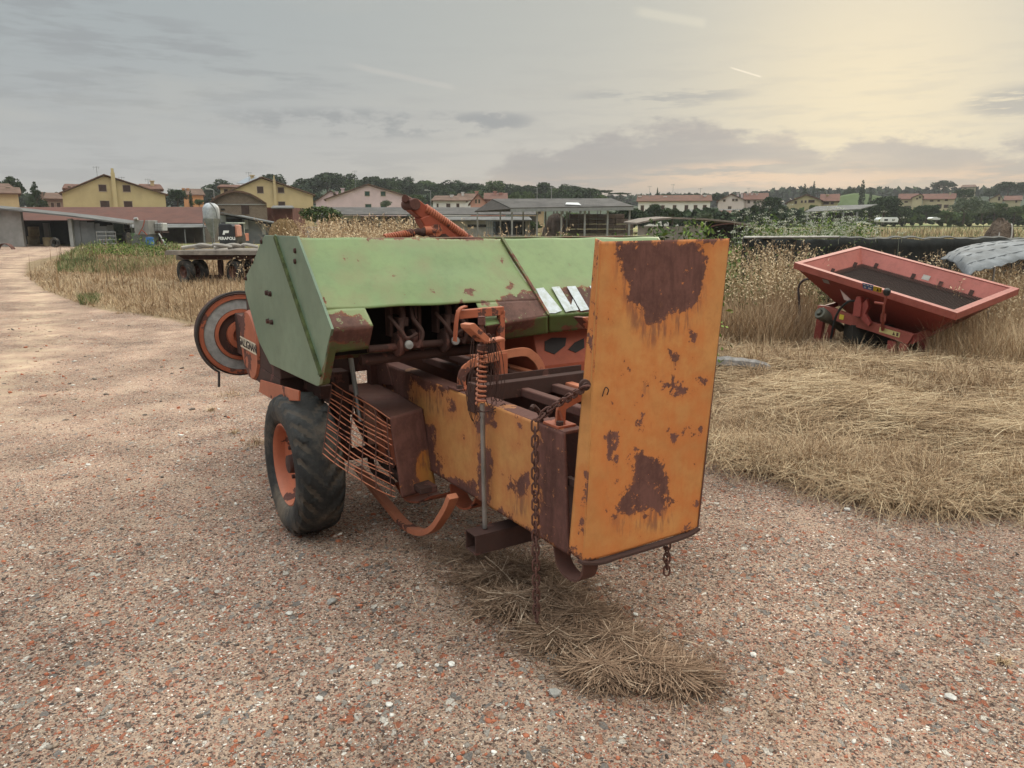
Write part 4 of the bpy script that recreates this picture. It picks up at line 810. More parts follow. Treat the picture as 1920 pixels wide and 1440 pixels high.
# ------------------------------------------------------------ trees
def leafcloud(name, blobs, n, leaf, mat, parent=None, fill=.35):
    w = np.array([b[3]**2 for b in blobs]); pick = rng.choice(len(blobs), n, p=w/w.sum()); B = np.array(blobs)[pick]
    d = rng.normal(size=(n, 3)); d /= np.linalg.norm(d, axis=1)[:, None]; rad = rng.uniform(fill, 1, n)**.5
    c = B[:, :3]+d*(B[:, 3]*rad)[:, None]*np.array([1, 1, .85]); bt = rng.uniform(-.16, .16, len(blobs))[pick]
    v, f = quads(c, leaf*rng.uniform(.5, 1.3, n), elong=1.5)
    ti = np.clip(rng.normal(.5, .16, n)+bt, 0, 1); return npmesh(name, v, f, mat, parent, tint=np.repeat(ti, 4))
def crownmesh(kind, mat, n=2600, leaf=.085):
    bl = []
    if kind == 'round':
        for k in range(30):
            a = random.uniform(0, 6.28); e = random.uniform(-.5, 1.4); r = random.uniform(.45, .85)
            bl.append((math.cos(a)*math.cos(e)*r, math.sin(a)*math.cos(e)*r, math.sin(e)*r*.85, random.uniform(.16, .36)))
        bl.append((0, 0, 0, .6))
    elif kind == 'cone':
        for k in range(34):
            z = random.uniform(-1, 1); r = (1-z)*.32; a = random.uniform(0, 6.28); bl.append((math.cos(a)*r, math.sin(a)*r, z, .10+.13*(1-z)))
    elif kind == 'cypress':
        for k in range(60):
            z = -1+k*1.96/60; r = .09*(1-abs(z+.2)**2*.6); a = random.uniform(0, 6.28); bl.append((math.cos(a)*r, math.sin(a)*r, z, .15*(1-.6*max(z, 0))))
    elif kind == 'flat':
        for k in range(26):
            a = random.uniform(0, 6.28); r = random.uniform(.1, .85); bl.append((math.cos(a)*r, math.sin(a)*r, .15*(1-r*r)+random.uniform(-.06, .06), random.uniform(.14, .24)))
    o = leafcloud('crown', bl, n, leaf, mat); me = o.data; bpy.data.objects.remove(o); return me
CR = {k: [crownmesh(kd, mt, n, lf) for _ in range(q)] for k, kd, mt, n, lf, q in (('dark', 'round', leafm, 3200, .085, 4), ('light', 'round', leafl, 3000, .085, 3), ('olive', 'round', leafo, 3200, .08, 2), ('cone', 'cone', leafm, 2600, .075, 2), ('cypress', 'cypress', leafm, 1500, .06, 1), ('flat', 'flat', leafm, 2600, .07, 1))}
tm = MB(); tm.tube([(0, 0, -1), (.02, 0, -.4), (-.02, .02, .1), (.05, 0, .5)], [.07, .055, .04, .015], 7)
for k in range(6):
    a = k*1.1; tm.tube([(0, 0, -.3+.1*k), (math.cos(a)*.25, math.sin(a)*.25, .0+.08*k), (math.cos(a)*.55, math.sin(a)*.55, .25+.06*k)], [.03, .02, .008], 5)
_t = tm.build('trunk', bark); TRUNK = _t.data; bpy.data.objects.remove(_t)
tcount = [0]
def tree(px, ytop, ybase, wpx, Y, kind, label, name='tree', group=None, cat='tree', zb=None):
    k = tcount[0]; tcount[0] += 1
    t = at(px, ytop, Y); b_ = at(px, ybase, Y); z0 = b_.z if zb is None else zb; w = wpx*Y/1431/2; h = (t.z-z0)*1.04
    root = empty(name, (t.x, Y, z0), 0, label, cat, group)
    c = bpy.data.objects.new('crown', CR[kind][k % len(CR[kind])]); link(c, root)
    ch = h*.5 if kind in ('cone', 'cypress') else h*(.44 if kind != 'flat' else .2)
    c.location = (0, 0, h-ch*(1.0 if kind not in ('flat',) else 1.1)); c.scale = (w, w, ch); c.rotation_euler = (0, 0, k*1.7)
    if kind == 'cypress': c.scale = (w*3.6, w*3.6, ch)
    tr = bpy.data.objects.new('trunk', TRUNK); link(tr, root); tr.location = (0, 0, h*.42); s = w*.9 if kind != 'cypress' else w; tr.scale = (s, s, h*.45); return root
random.seed(21)
WG = 'trees of the wooded hill'
LMC = {}
ORD = 'first second third fourth fifth sixth seventh eighth ninth tenth'.split()
def lm(x, s=0):
    for e, n in ((480, 'the brick barn'), (600, 'the second yellow house'), (690, 'the left half of the pink house'), (765, 'the right half of the pink house'), (880, 'the small white house'), (960, 'the terracotta house'), (1040, 'the left part of the open barn'), (1300, 'the right part of the open barn')):
        if x < e: LMC[n, s] = LMC.get((n, s), -1)+1; return ORD[LMC[n, s]], n
wood = [(398, 348, 34), (415, 336, 46), (445, 356, 30), (470, 352, 34), (508, 325, 50), (540, 345, 30), (560, 342, 40), (583, 330, 46), (612, 322, 48), (640, 325, 50), (668, 333, 44), (700, 328, 40), (722, 332, 44), (748, 330, 46), (775, 338, 44), (800, 335, 40), (820, 342, 36), (845, 336, 40), (880, 338, 44), (905, 345, 34), (925, 335, 36), (950, 343, 40), (975, 342, 36), (1000, 345, 44), (1020, 340, 34), (1045, 350, 34), (1070, 342, 44), (1090, 348, 36)]
for i, (x, yt, w) in enumerate(wood):
    tree(x, yt-1, yt+46+random.uniform(0, 8), w*1.55, 245+random.uniform(-12, 25), 'dark' if i % 5 else 'light', '%s skyline tree from the left above %s' % lm(x), 'wood_tree', WG)
for i in range(34):
    x = 560+i*17+random.uniform(-5, 5); tree(x, random.uniform(350, 366), 400, random.uniform(42, 64), 215+random.uniform(-8, 12), random.choice(('dark', 'light', 'dark')), '%s low slope tree from the left behind %s' % lm(x, 1), 'wood_tree', 'trees low on the wooded slope')
for a in ((1125, 352, 392, 70, 230, 'flat', 'broad flat topped pine at the right end of the wooded hill', 'pine_tree'), (1162, 357, 392, 46, 232, 'flat', 'lower flat topped pine beside the broad one', 'pine_tree'),
          (1127, 363, 400, 34, 180, 'light', 'round light green tree behind the open barn roof', 'tree'), (990, 355, 398, 30, 190, 'light', 'yellow green tree behind the left half of the barn roof', 'tree'), (968, 356, 396, 22, 192, 'light', 'small yellow green tree left of its bigger neighbour above the barn', 'tree'),
          (20, 326, 395, 46, 130, 'dark', 'tall dark tree behind the leftmost yellow house', 'tree'), (64, 344, 392, 46, 128, 'cone', 'dark conifer between the two left yellow houses', 'conifer'), (108, 358, 392, 26, 160, 'dark', 'dark tree beside the small brown house', 'tree'),
          (330, 350, 392, 40, 125, 'dark', 'round dark tree right of the big yellow house', 'tree'), (356, 358, 392, 10, 124, 'cypress', 'slim dark cypress next to the orange house', 'cypress'), (372, 372, 392, 24, 122, 'light', 'small shrub like tree under the orange house', 'tree'),
          (1177, 378, 440, 66, 98, 'dark', 'dense dark tree standing in the right end of the open barn', 'tree'), (1150, 392, 440, 40, 97, 'dark', 'dark bushy tree under the barn roof left of the dense one', 'tree'), (1080, 395, 440, 70, 108, 'light', 'green bushy tree seen through the middle of the open barn', 'tree'), (1040, 402, 440, 36, 106, 'light', 'small green tree seen through the barn beside the brown heap', 'tree'), (1003, 412, 440, 30, 102, 'light', 'low green bush left of the brown heap in the barn', 'bush'),
          (722, 374, 395, 26, 130, 'olive', 'grey green bush in front of the pink house', 'bush'), (598, 383, 436, 88, 60, 'light', 'large green bush beside the brown manure heap', 'bush'),
          (1230, 380, 420, 30, 120, 'dark', 'dark tree at the left end of the white row house', 'tree'), (1262, 388, 420, 46, 90, 'dark', 'dark shrubby tree in front of the white row house', 'tree'), (1318, 398, 420, 40, 85, 'olive', 'grey green bush with pale flowers in front of the low red shed', 'bush'),
          (1345, 362, 385, 50, 260, 'dark', 'dark tree left of the pale pink house', 'tree'), (1233, 352, 372, 5, 200, 'cypress', 'thin cypress rising over the white row house', 'cypress'), (1250, 362, 380, 30, 260, 'dark', 'dark tree behind the white row house ridge', 'tree'), (1300, 361, 380, 34, 262, 'dark', 'dark tree behind the right end of the white row house', 'tree'),
          (1413, 384, 412, 34, 150, 'dark', 'small tree in front of the pale pink house', 'tree'), (1448, 366, 418, 56, 150, 'dark', 'large green tree between the pink and the yellow right hand houses', 'tree'), (1470, 384, 415, 34, 148, 'dark', 'lower green tree left of the yellow house on the right', 'tree'), (1525, 382, 408, 24, 150, 'light', 'small pale leaved tree in front of the yellow house on the right', 'tree'),
          (1510, 345, 378, 12, 330, 'cypress', 'cypress above the roof of the yellow house on the right', 'cypress'), (1527, 340, 378, 9, 345, 'cypress', 'taller slim cypress at the skyline left of the villa', 'cypress'), (1534, 352, 376, 34, 350, 'flat', 'umbrella pine on the skyline beside two cypresses', 'pine_tree'), (1619, 338, 392, 15, 290, 'cypress', 'tall dark cypress at the green field on the right', 'cypress'), (1634, 352, 392, 12, 292, 'cone', 'pointed conifer right of the tall cypress', 'conifer'),
          (1592, 352, 380, 26, 340, 'dark', 'dark tree on the ridge left of the tall cypress', 'tree'), (1600, 350, 380, 18, 345, 'dark', 'slender dark tree on the ridge just left of the tall cypress', 'tree'),
          (1660, 362, 420, 70, 170, 'dark', 'big green tree in front of the red roofed row houses, left end', 'tree'), (1632, 380, 422, 60, 160, 'dark', 'bushy green tree above the caravan', 'tree'), (1690, 385, 420, 46, 168, 'dark', 'green tree behind the right end of the caravan', 'tree'), (1600, 392, 423, 50, 158, 'dark', 'dark bush behind the grey open shed', 'bush'),
          (1740, 380, 418, 52, 172, 'dark', 'round green tree before the red roofed row houses', 'tree'), (1776, 394, 418, 40, 170, 'light', 'low green bush behind the small white caravan', 'bush'), (1812, 366, 420, 62, 175, 'olive', 'large grey green olive tree on the right', 'olive_tree'), (1845, 372, 418, 50, 178, 'olive', 'second grey green olive tree behind the large one', 'olive_tree'),
          (1810, 350, 385, 38, 260, 'dark', 'dark round tree in front of the hilltop villa', 'tree'), (1772, 336, 364, 48, 420, 'dark', 'lone spreading tree on the skyline at right', 'tree'), (1868, 376, 416, 46, 182, 'light', 'green tree right of the olive trees', 'tree'), (1905, 384, 418, 50, 180, 'light', 'green tree at the right edge of the picture', 'tree'), (1940, 380, 420, 60, 185, 'light', 'green tree half cut by the right edge', 'tree'),
          (1893, 338, 372, 56, 330, 'dark', 'dark rounded tree on the right skyline', 'tree'), (1925, 340, 372, 50, 335, 'dark', 'dark tree on the skyline at the right edge', 'tree'), (1858, 352, 378, 34, 325, 'dark', 'lower dark tree left of the rounded one on the right skyline', 'tree')):
    tree(a[0], a[1], a[2], a[3], a[4], a[5], a[6], a[7], None, a[7].replace('_', ' '))
# far tree belts nobody could count
def belt(name, x0, x1, ytf, Y, n, leaf, mat):
    x = rng.uniform(x0, x1, n); yt = np.array([ytf(a) for a in x]); yy = yt+rng.beta(1.1, 2.0, n)*22+2.5*np.sin(x*.35)+1.8*np.sin(x*.83+1)
    f = (960-0); c = np.array([tuple(at(a, b, Y+rng.uniform(-8, 8))) for a, b in zip(x, yy)]); v, fq = quads(c, leaf*rng.uniform(.5, 1.3, n), elong=1.4)
    return tag(npmesh(name, v, fq, mat, tint=np.repeat(np.clip(rng.normal(.42, .18, n)+.12*np.sin(x*.4), 0, 1), 4)), kind='stuff')
belt('far_wood', 1130, 2050, lambda a: float(np.interp(a, [1130, 1250, 1400, 1480, 1560, 1600, 1700, 1850, 1920, 2050], [372, 368, 366, 356, 358, 356, 357, 357, 346, 346])), 500, 9000, 3.2, leafm)
belt('far_wood', -60, 560, lambda a: float(np.interp(a, [-60, 60, 200, 400, 560], [372, 366, 376, 362, 350])), 262, 6000, 1.5, leafm)
belt('hedgerow', 1400, 2050, lambda a: 398+3*math.sin(a*.05), 190, 9000, 1.1, leafl)
belt('hedgerow', 1180, 1500, lambda a: 398+3*math.sin(a*.07), 128, 5000, .8, leafm)
# ------------------------------------------------------------ buildings
def wm(n, c, **k): return plain('wall_'+n, c, .9, k.pop('var', .12), k.pop('scale', .5), .15, **k)
def roofmat(name, c, rs=3.0, rot=0, c2=None):
    if name in MATS: return MATS[name]
    m, g, b = newmat(name); tc = g.n('ShaderNodeTexCoord').outputs['Object']; w = g.n('ShaderNodeTexWave', wave_type='BANDS', bands_direction='X'); g.set(w.inputs['Vector'], tc); w.inputs['Scale'].default_value = rs; w.inputs['Distortion'].default_value = .5
    n_ = g.noise(tc, .7, 6, .65); n2_ = g.noise(tc, 5, 3, .6)
    col = g.mix(g.ss(n_, .35, .65), c, c2 or tuple(q*.62 for q in c)); col = g.mix(g.m('MULTIPLY', g.ss(n2_, .5, .7), .4), col, tuple(q*.6 for q in c))
    g.set(b.inputs['Base Color'], col); b.inputs['Roughness'].default_value = .9; bump(g, b, w.outputs['Fac'], .6, .06); MATS[name] = m; return m
ylw = wm('yellow', (.42, .345, .19)); ylw2 = wm('yellow_two', (.45, .35, .205)); pink = wm('pink', (.52, .40, .42)); whi = wm('white', (.60, .58, .56)); palep = wm('pale_pink', (.50, .42, .40)); redp = wm('terracotta', (.42, .22, .18)); tanw = wm('tan', (.42, .30, .19)); orw = wm('orange', (.42, .21, .09)); brw = wm('brown_render', (.22, .15, .12)); palyel = wm('pale_yellow', (.36, .31, .21))
tile = roofmat('roof_tiles', (.165, .075, .052), c2=(.115, .06, .042)); tileb = roofmat('brown_roof_tiles', (.17, .10, .07)); tiler = roofmat('red_roof_tiles', (.165, .072, .052), c2=(.12, .06, .045)); fib = roofmat('fibre_cement_roof', (.115, .105, .10), 4); fibl = roofmat('pale_fibre_roof', (.18, .175, .17), 4)
shut = plain('dark_shutter', (.045, .025, .02), .8, .2); shutg = plain('green_shutter', (.02, .05, .04), .8, .2); frame_m = plain('window_frame', (.30, .24, .18), .8, .1); pole_m = plain('grey_pole', (.20, .20, .20), .6, .2)
glassd = plain('dark_glass', (.03, .035, .04), .2, .3)
def window(par, x0, y0, x1, y1, Y, mat):
    a, b_ = at(x0, y0, Y), at(x1, y1, Y); t = .10; ox = par.location
    m_ = MB(); X0, X1, Z1, Z0 = a.x-ox.x, b_.x-ox.x, a.z-ox.z, b_.z-ox.z; yy = -par['_y']
    m_.box((X0-t, yy-.06, Z0-t), (X1+t, yy+.02, Z0)).box((X0-t, yy-.05, Z1), (X1+t, yy+.02, Z1+t*.7)).box((X0-t*.7, yy-.05, Z0), (X0, yy+.02, Z1)).box((X1, yy-.05, Z0), (X1+t*.7, yy+.02, Z1))
    o = m_.build('window', frame_m, par); p = MB(); p.box((X0, yy-.03, Z0), (X1, yy-.004, Z1)).box(((X0+X1)/2-.02, yy-.045, Z0), ((X0+X1)/2+.02, yy-.03, Z1)); p.build('pane', mat, o)
def house(label, x0, x1, ye, yr, Y, depth, wall, roof, kind='gable', apex=None, win=(), chim=(), shaft=None, yb=None, ant=(), name='house', cat='house', smat=None, ye2=None):
    smat = smat or shut; A_ = at(x0, ye, Y); B_ = at(x1, ye2 or ye, Y); xc = (A_.x+B_.x)/2; zb = tz(xc, Y)-.3; hw = (B_.x-A_.x)/2
    if yb is not None: zb = min(zb, at(x0, yb, Y).z)
    root = empty(name, (xc, Y, zb), 0, label, cat); root['_y'] = 0.0; zl, zr_ = A_.z-zb, B_.z-zb
    ov = .45
    if kind == 'gable':
        ap = at(apex, yr, Y); xa, za = ap.x-xc, ap.z-zb
        w = MB().prism([(-hw, 0, 0), (hw, 0, 0), (hw, 0, zr_-.05), (xa, 0, za-.12), (-hw, 0, zl-.05)], (0, depth, 0)); wo_ = w.build('wall', wall, root)
        r = MB()
        for (xx, zz) in ((-hw, zl), (hw, zr_)):
            dx, dz = xx-xa, zz-za; k = 1+ov/abs(dx); xe, ze = xa+dx*k, za+dz*k
            r.prism([(xa, -ov, za), (xe, -ov, ze), (xe, -ov, ze+.16), (xa, -ov, za+.16)], (0, depth+2*ov, 0))
        ro = r.build('roof', roof, root)
    else:
        zt = at((x0+x1)/2, yr, Y+depth/2).z-zb
        MB().box((-hw, 0, 0), (hw, depth, zl)).build('wall', wall, root)
        r = MB(); hp_ = min(hw*.25, depth*.4) if kind == 'hip' else 0
        a0, a1_, a2_, a3_ = Vector((-hw-ov, -ov, zl)), Vector((hw+ov, -ov, zl)), Vector((hw+ov-hp_, depth/2, zt)), Vector((-hw-ov+hp_, depth/2, zt)); b0_, b3_ = Vector((-hw-ov, depth+ov, zl)), Vector((hw+ov, depth+ov, zl))
        r.slab([a0, a1_, a2_, a3_], .15); r.slab([a3_, a2_, b3_, b0_], .15)
        if kind == 'hip': r.slab([a1_, b3_, a2_], .14); r.slab([b0_, a0, a3_], .14)
        ro = r.build('roof', roof, root)
        if kind != 'hip': MB().prism([(-hw, .02, zl), (-hw, depth/2, zt), (-hw, depth-.02, zl)], (2*hw, 0, 0)).build('gable_wall', wall, root)
    for c in win: window(root, c[0], c[1], c[2], c[3], Y, c[4] if len(c) > 4 else smat)
    for (cx, cy, cy2) in chim:
        p_ = at(cx, cy, Y+depth*.35); q_ = at(cx, cy2, Y+depth*.35)
        MB().box((p_.x-xc-.3, depth*.35-.3, q_.z-zb-1), (p_.x-xc+.3, depth*.35+.3, p_.z-zb-.3)).box((p_.x-xc-.42, depth*.35-.42, p_.z-zb-.3), (p_.x-xc+.42, depth*.35+.42, p_.z-zb-.15)).build('chimney', wall, ro)
    if shaft: 
        sx0, sx1, sy0 = shaft; p_ = at(sx0, sy0, Y); q_ = at(sx1, sy0, Y)
        MB().box((p_.x-xc, -.5, 0), (q_.x-xc, -.002, p_.z-zb-.6)).box((p_.x-xc+.1, -.45, p_.z-zb-.6), (q_.x-xc-.1, -.1, p_.z-zb)).build('chimney_shaft', wall, root)
    for (ax, ay, ay2) in ant:
        p_ = at(ax, ay, Y+2); q_ = at(ax, ay2, Y+2); x_ = p_.x-xc
        MB().tube([(x_, 2, q_.z-zb-1), (x_, 2, p_.z-zb)], .035, 5).tube([(x_-.55, 2, p_.z-zb-.15), (x_+.5, 2, p_.z-zb-.1)], .025, 4).tube([(x_-.4, 2, p_.z-zb-.5), (x_-.4, 2, p_.z-zb)], .02, 4).tube([(x_+.3, 2, p_.z-zb-.4), (x_+.3, 2, p_.z-zb)], .02, 4).build('antenna', pole_m, ro)
    an = -math.atan2(xc, Y); root.rotation_euler = (0, 0, an); root.scale = (math.cos(an), 1, 1)
    del root['_y']; return root
house('big pale yellow gable house above the long red tiled barn', 119, 312, 363, 329, 112, 11, ylw, tileb, 'gable', 195, [(185, 347, 200, 359), (230, 347, 245, 359), (188, 377, 206, 391), (232, 377, 249, 391)], [], (206, 214, 316), ant=((194, 313, 330), (241, 331, 345)))
house('upper block of the yellow house, left of its gable', 123, 157, 355, 347, 124, 6, ylw2, tile, 'hip', None, [(127, 350, 133, 354)], name='house')
house('upper block of the yellow house, right of its gable', 262, 301, 356, 347, 124, 6, ylw2, tile, 'hip', None, [], [(296, 337, 348)], ant=((288, 335, 350),))
house('yellow house cut by the left edge of the picture', -60, 24, 357, 346, 98, 10, ylw, tileb, 'hip', None, [(11, 351, 20, 358)], [(10, 340, 350)])
house('lower yellow wing beside the left edge house', -30, 34, 364, 353, 96, 8, ylw2, tileb, 'eave')
house('small brown house with tiled roof left of the big yellow house', 87, 119, 374, 363, 135, 8, brw, tileb, 'hip', None, [(95, 380, 102, 390), (106, 380, 114, 390)], [(95, 359, 364)])
house('orange rendered house behind the trees between the yellow houses', 344, 381, 366, 355, 190, 9, orw, tileb, 'hip', None, [], [(353, 352, 357), (362, 352, 357)])
h2 = house('second yellow gable house with solar panel on its roof', 404, 588, 372, 333, 122, 11, ylw2, tileb, 'gable', 490, [(482, 350, 494, 362), (521, 351, 533, 361), (522, 378, 535, 387)], [(487, 327, 336), (561, 349, 358), (584, 356, 362)], (511, 516, 329), ye2=364, ant=((474, 323, 338),))
pa_ = [at(464, 347, 124)-h2.location, at(486, 335, 124)-h2.location, at(482, 334, 128)-h2.location, at(460, 346, 128)-h2.location]
MB().slab([p+Vector((.6, 0, .1)) for p in pa_], .08).build('solar_panel', plain('solar_panel', (.25, .27, .30), .3, .1), h2)
house('small flat block behind the second yellow house', 413, 450, 352, 348, 132, 6, ylw2, tile, 'hip', None, [(420, 355, 427, 362)])
pk = house('pink gable house with dark green shutters', 612, 762, 374, 346, 150, 12, pink, tileb, 'gable', 690, [(684, 359, 693, 367), (714, 359, 723, 367), (685, 383, 696, 390), (714, 383, 725, 390)], [(650, 352, 362)], None, smat=shutg, ye2=367, ant=((669, 320, 350),))
house('small pink house behind the left side of the pink gable house', 592, 650, 378, 358, 165, 8, pink, tileb, 'gable', 620, [(625, 361, 629, 366)], [(637, 358, 366)])
house('small white house with brown roof by the wood', 812, 874, 377, 368, 165, 9, whi, tileb, 'hip', None, [(819, 382, 822, 391), (837, 382, 844, 391), (856, 382, 861, 391)], [(849, 364, 370)], ant=((790, 343, 380),) if False else ())
house('brown roofed house between the white and the terracotta one', 858, 892, 376, 364, 178, 8, whi, tileb, 'hip', None, [], [(869, 359, 366)])
house('terracotta pink house with red roof behind the barn', 882, 912, 380, 364, 148, 9, redp, tiler, 'gable', 896, [(891, 374, 894, 381), (897, 374, 900, 381)], [(895, 357, 366)])
house('wing of the terracotta house under a long red roof', 911, 948, 375, 363, 150, 9, redp, tiler, 'eave', None, [], [(929, 357, 364), (940, 360, 366)])
house('tan low house seen between the barn posts', 960, 1020, 393, 384, 125, 8, tanw, tileb, 'eave', None, [(1009, 395, 1014, 401)], [])
house('long white row house with seven dark windows', 1196, 1331, 378, 367, 180, 9, whi, tile, 'eave', None, [(x, 385, x+5.5, 396) for x in (1201, 1218, 1240, 1262, 1284, 1301, 1318)]+[(1202, 410, 1208, 415)], [(1194, 366, 370), (1316, 365, 372), (1242, 367, 370)], ant=((1215, 348, 368), (1259, 345, 368), (1310, 353, 368)))
house('pale pink gable house right of the white row house', 1346, 1396, 377, 364, 210, 10, palep, tiler, 'gable', 1371, [(1356, 374, 1360, 378), (1373, 373, 1377, 377), (1379, 373, 1383, 377), (1365, 387, 1371, 392)], [], ye2=375)
house('wing of the pale pink house with many chimneys', 1396, 1438, 375, 363, 212, 10, palep, tiler, 'eave', None, [(1402, 376, 1406, 381), (1413, 376, 1417, 381)], [(1376, 361, 366), (1384, 360, 366), (1394, 361, 366), (1403, 360, 366), (1412, 361, 367)], ant=((1400, 352, 364),))
house('yellow gable house on the right with small windows', 1475, 1540, 380, 365, 190, 10, ylw, tiler, 'gable', 1512, [(1490, 377, 1494, 382), (1502, 376, 1505, 380), (1509, 376, 1512, 380), (1516, 375, 1527, 380), (1490, 391, 1494, 396), (1502, 390, 1505, 395)], [(1483, 370, 376)], ye2=376)
house('wing of the right hand yellow house under a red roof', 1540, 1571, 378, 365, 192, 10, ylw, tiler, 'eave', None, [(1544, 379, 1554, 383), (1558, 379, 1563, 383)], [(1541, 364, 369)])
house('left row house with red roof on the right slope', 1686, 1720, 374, 364, 258, 10, palyel, tiler, 'eave', None, [(1696, 377, 1702, 380), (1696, 386, 1707, 391)], [])
house('pale projecting gable in the middle of the red roofed row', 1711, 1730, 370, 364, 254, 12, palyel, tiler, 'gable', 1727, [(1718, 371, 1721, 374), (1723, 368, 1727, 372)], [], ye2=367)
house('right row house with red roof on the right slope', 1730, 1790, 374, 364, 258, 10, palyel, tiler, 'eave', None, [(1744, 375, 1750, 378), (1758, 375, 1762, 378), (1772, 373, 1777, 377), (1757, 383, 1765, 390), (1770, 384, 1778, 390)], [(1771, 360, 366)])
house('pale house with red roof far right behind the olive trees', 1856, 1880, 373, 365, 265, 10, palyel, tiler, 'gable', 1874, [(1872, 369, 1875, 376), (1880, 374, 1882, 378)], [])
house('last pale house with red roof at the right edge', 1884, 1914, 376, 368, 262, 10, palyel, tiler, 'eave', None, [(1904, 376, 1907, 380)], [])
house('low villa with overhanging roof on the right hilltop', 1803, 1830, 351, 347, 400, 12, palyel, tileb, 'hip', None, [(1808, 352, 1812, 354)])
# ---- farm buildings
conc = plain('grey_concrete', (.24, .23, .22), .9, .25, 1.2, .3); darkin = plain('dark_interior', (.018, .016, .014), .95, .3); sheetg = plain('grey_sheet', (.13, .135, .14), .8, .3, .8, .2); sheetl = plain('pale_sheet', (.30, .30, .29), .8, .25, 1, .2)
brick = None
m, g, b = newmat('brick'); tcb = g.n('ShaderNodeTexCoord').outputs['Object']; mpb = g.n('ShaderNodeMapping'); g.set(mpb.inputs[0], tcb); mpb.inputs['Rotation'].default_value = (math.pi/2, 0, 0)
bt = g.n('ShaderNodeTexBrick'); g.set(bt.inputs['Vector'], mpb.outputs[0]); bt.inputs['Scale'].default_value = 2.2; bt.inputs['Color1'].default_value = (.17, .125, .09, 1); bt.inputs['Color2'].default_value = (.12, .085, .06, 1); bt.inputs['Mortar'].default_value = (.26, .22, .18, 1)
g.set(b.inputs['Base Color'], bt.outputs['Color']); b.inputs['Roughness'].default_value = .95; brick = m
def rel(root): return lambda x, y, Y: at(x, y, Y)-root.location
def fbox(mb, L, x0, y0, x1, y1, Y, d):                 # box between two facade pixels at depth Y
    a, b_ = L(x0, y0, Y), L(x1, y1, Y); mb.box((a.x, a.y, b_.z), (b_.x, a.y+d, a.z)); return mb
def farm(name, px, Y, label, cat): p = at(px, 440, Y); return empty(name, (p.x, Y, tz(p.x, Y)), 0, label, cat)
# open shed
r = farm('open_shed', 90, 62, 'open lean-to shed with sloping roof and rendered wall at far left', 'shed'); L = rel(r); gzr = -.1
def down(mb, L, x0, y0, x1, Y, d, zb=-.1):
    a, b_ = L(x0, y0, Y), L(x1, y0, Y); mb.box((a.x, a.y, zb), (b_.x, a.y+d, a.z)); return mb
w = MB(); down(w, L, -80, 391, 37, 62, .3); w.build('wall', conc, r)
q = MB(); a, b_, c_ = L(-80, 385, 61.4), L(135, 407, 61.4), L(238, 421, 61.4); q.prism([a, b_, b_+Vector((0, 0, .12)), a+Vector((0, 0, .12))], (-3, 9, .15)); q.prism([b_, c_, c_+Vector((0, 0, .12)), b_+Vector((0, 0, .12))], (-3, 9, .15)); q.build('roof', fibl, r)
down(MB(), L, 126, 410, 133, 62, .3).build('post', sheetl, r)
for k, (x0, x1, y0) in enumerate(((134, 148, 412), (148.3, 162, 415), (162.3, 176, 417), (176.3, 186, 419), (186.3, 200, 424), (200.3, 212, 422))): down(MB(), L, x0, y0, x1, 62.2+.05*(k % 2), .05).build('wall_panel', sheetg, r)
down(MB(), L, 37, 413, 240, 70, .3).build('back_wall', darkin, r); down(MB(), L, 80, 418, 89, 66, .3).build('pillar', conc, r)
straw_r = plain('bale_straw', (.34, .26, .15), .95, .35, 3, .6, detail=9)
def rbale(x, y0, y1, Y, label, name='round_bale', mat=None, along=(1, 0, 0)):
    a, b_ = at(x, y0, Y), at(x, y1, Y); R = (a.z-b_.z)/2; o = MB().lathe((0, 0, 0), (0, 0, 1), [(-R, 0), (-R, R*.98), (-R*.9, R*1.03), (R*.9, R*1.03), (R, R*.98), (R, 0)], 20, True, .01).build(name, mat or straw_r); o.location = (a.x, Y, b_.z+R); o.rotation_euler = (0, 0, x); return tag(o, label, 'bale')
rbale(62, 443, 462, 66, 'lower round straw bale of the stack inside the open shed'); rbale(62, 425, 443, 66, 'upper round straw bale of the stack inside the open shed'); rbale(90, 445, 463, 64, 'single round straw bale right of the stack in the open shed')
# long tiled barn
r = farm('tiled_barn', 200, 76, 'long low barn with red tiled roof below the yellow house', 'barn'); L = rel(r)
a, b_, c_, d_ = L(30, 421, 74), L(384, 421, 74), L(380, 390.5, 82), L(30, 391, 82)
MB().slab([a, b_, c_, d_], .15).build('roof', roofmat('barn_tiles', (.125, .05, .036), 2.2, c2=(.095, .04, .03)), r); down(MB(), L, 30, 422, 384, 74.5, 6).build('wall', plain('old_wall', (.16, .14, .125), .9, .4, .6, .2), r)
a, b_, c_, d_ = L(230, 429, 70), L(387, 427, 70), L(383, 421, 74), L(226, 421, 74); aw = MB().slab([a, b_, c_, d_], .08).build('awning', fibl, r)
for x in (300, 345, 380): down(MB(), L, x, 430, x+1.5, 70.2, .1).build('awning_post', pole_m, r)
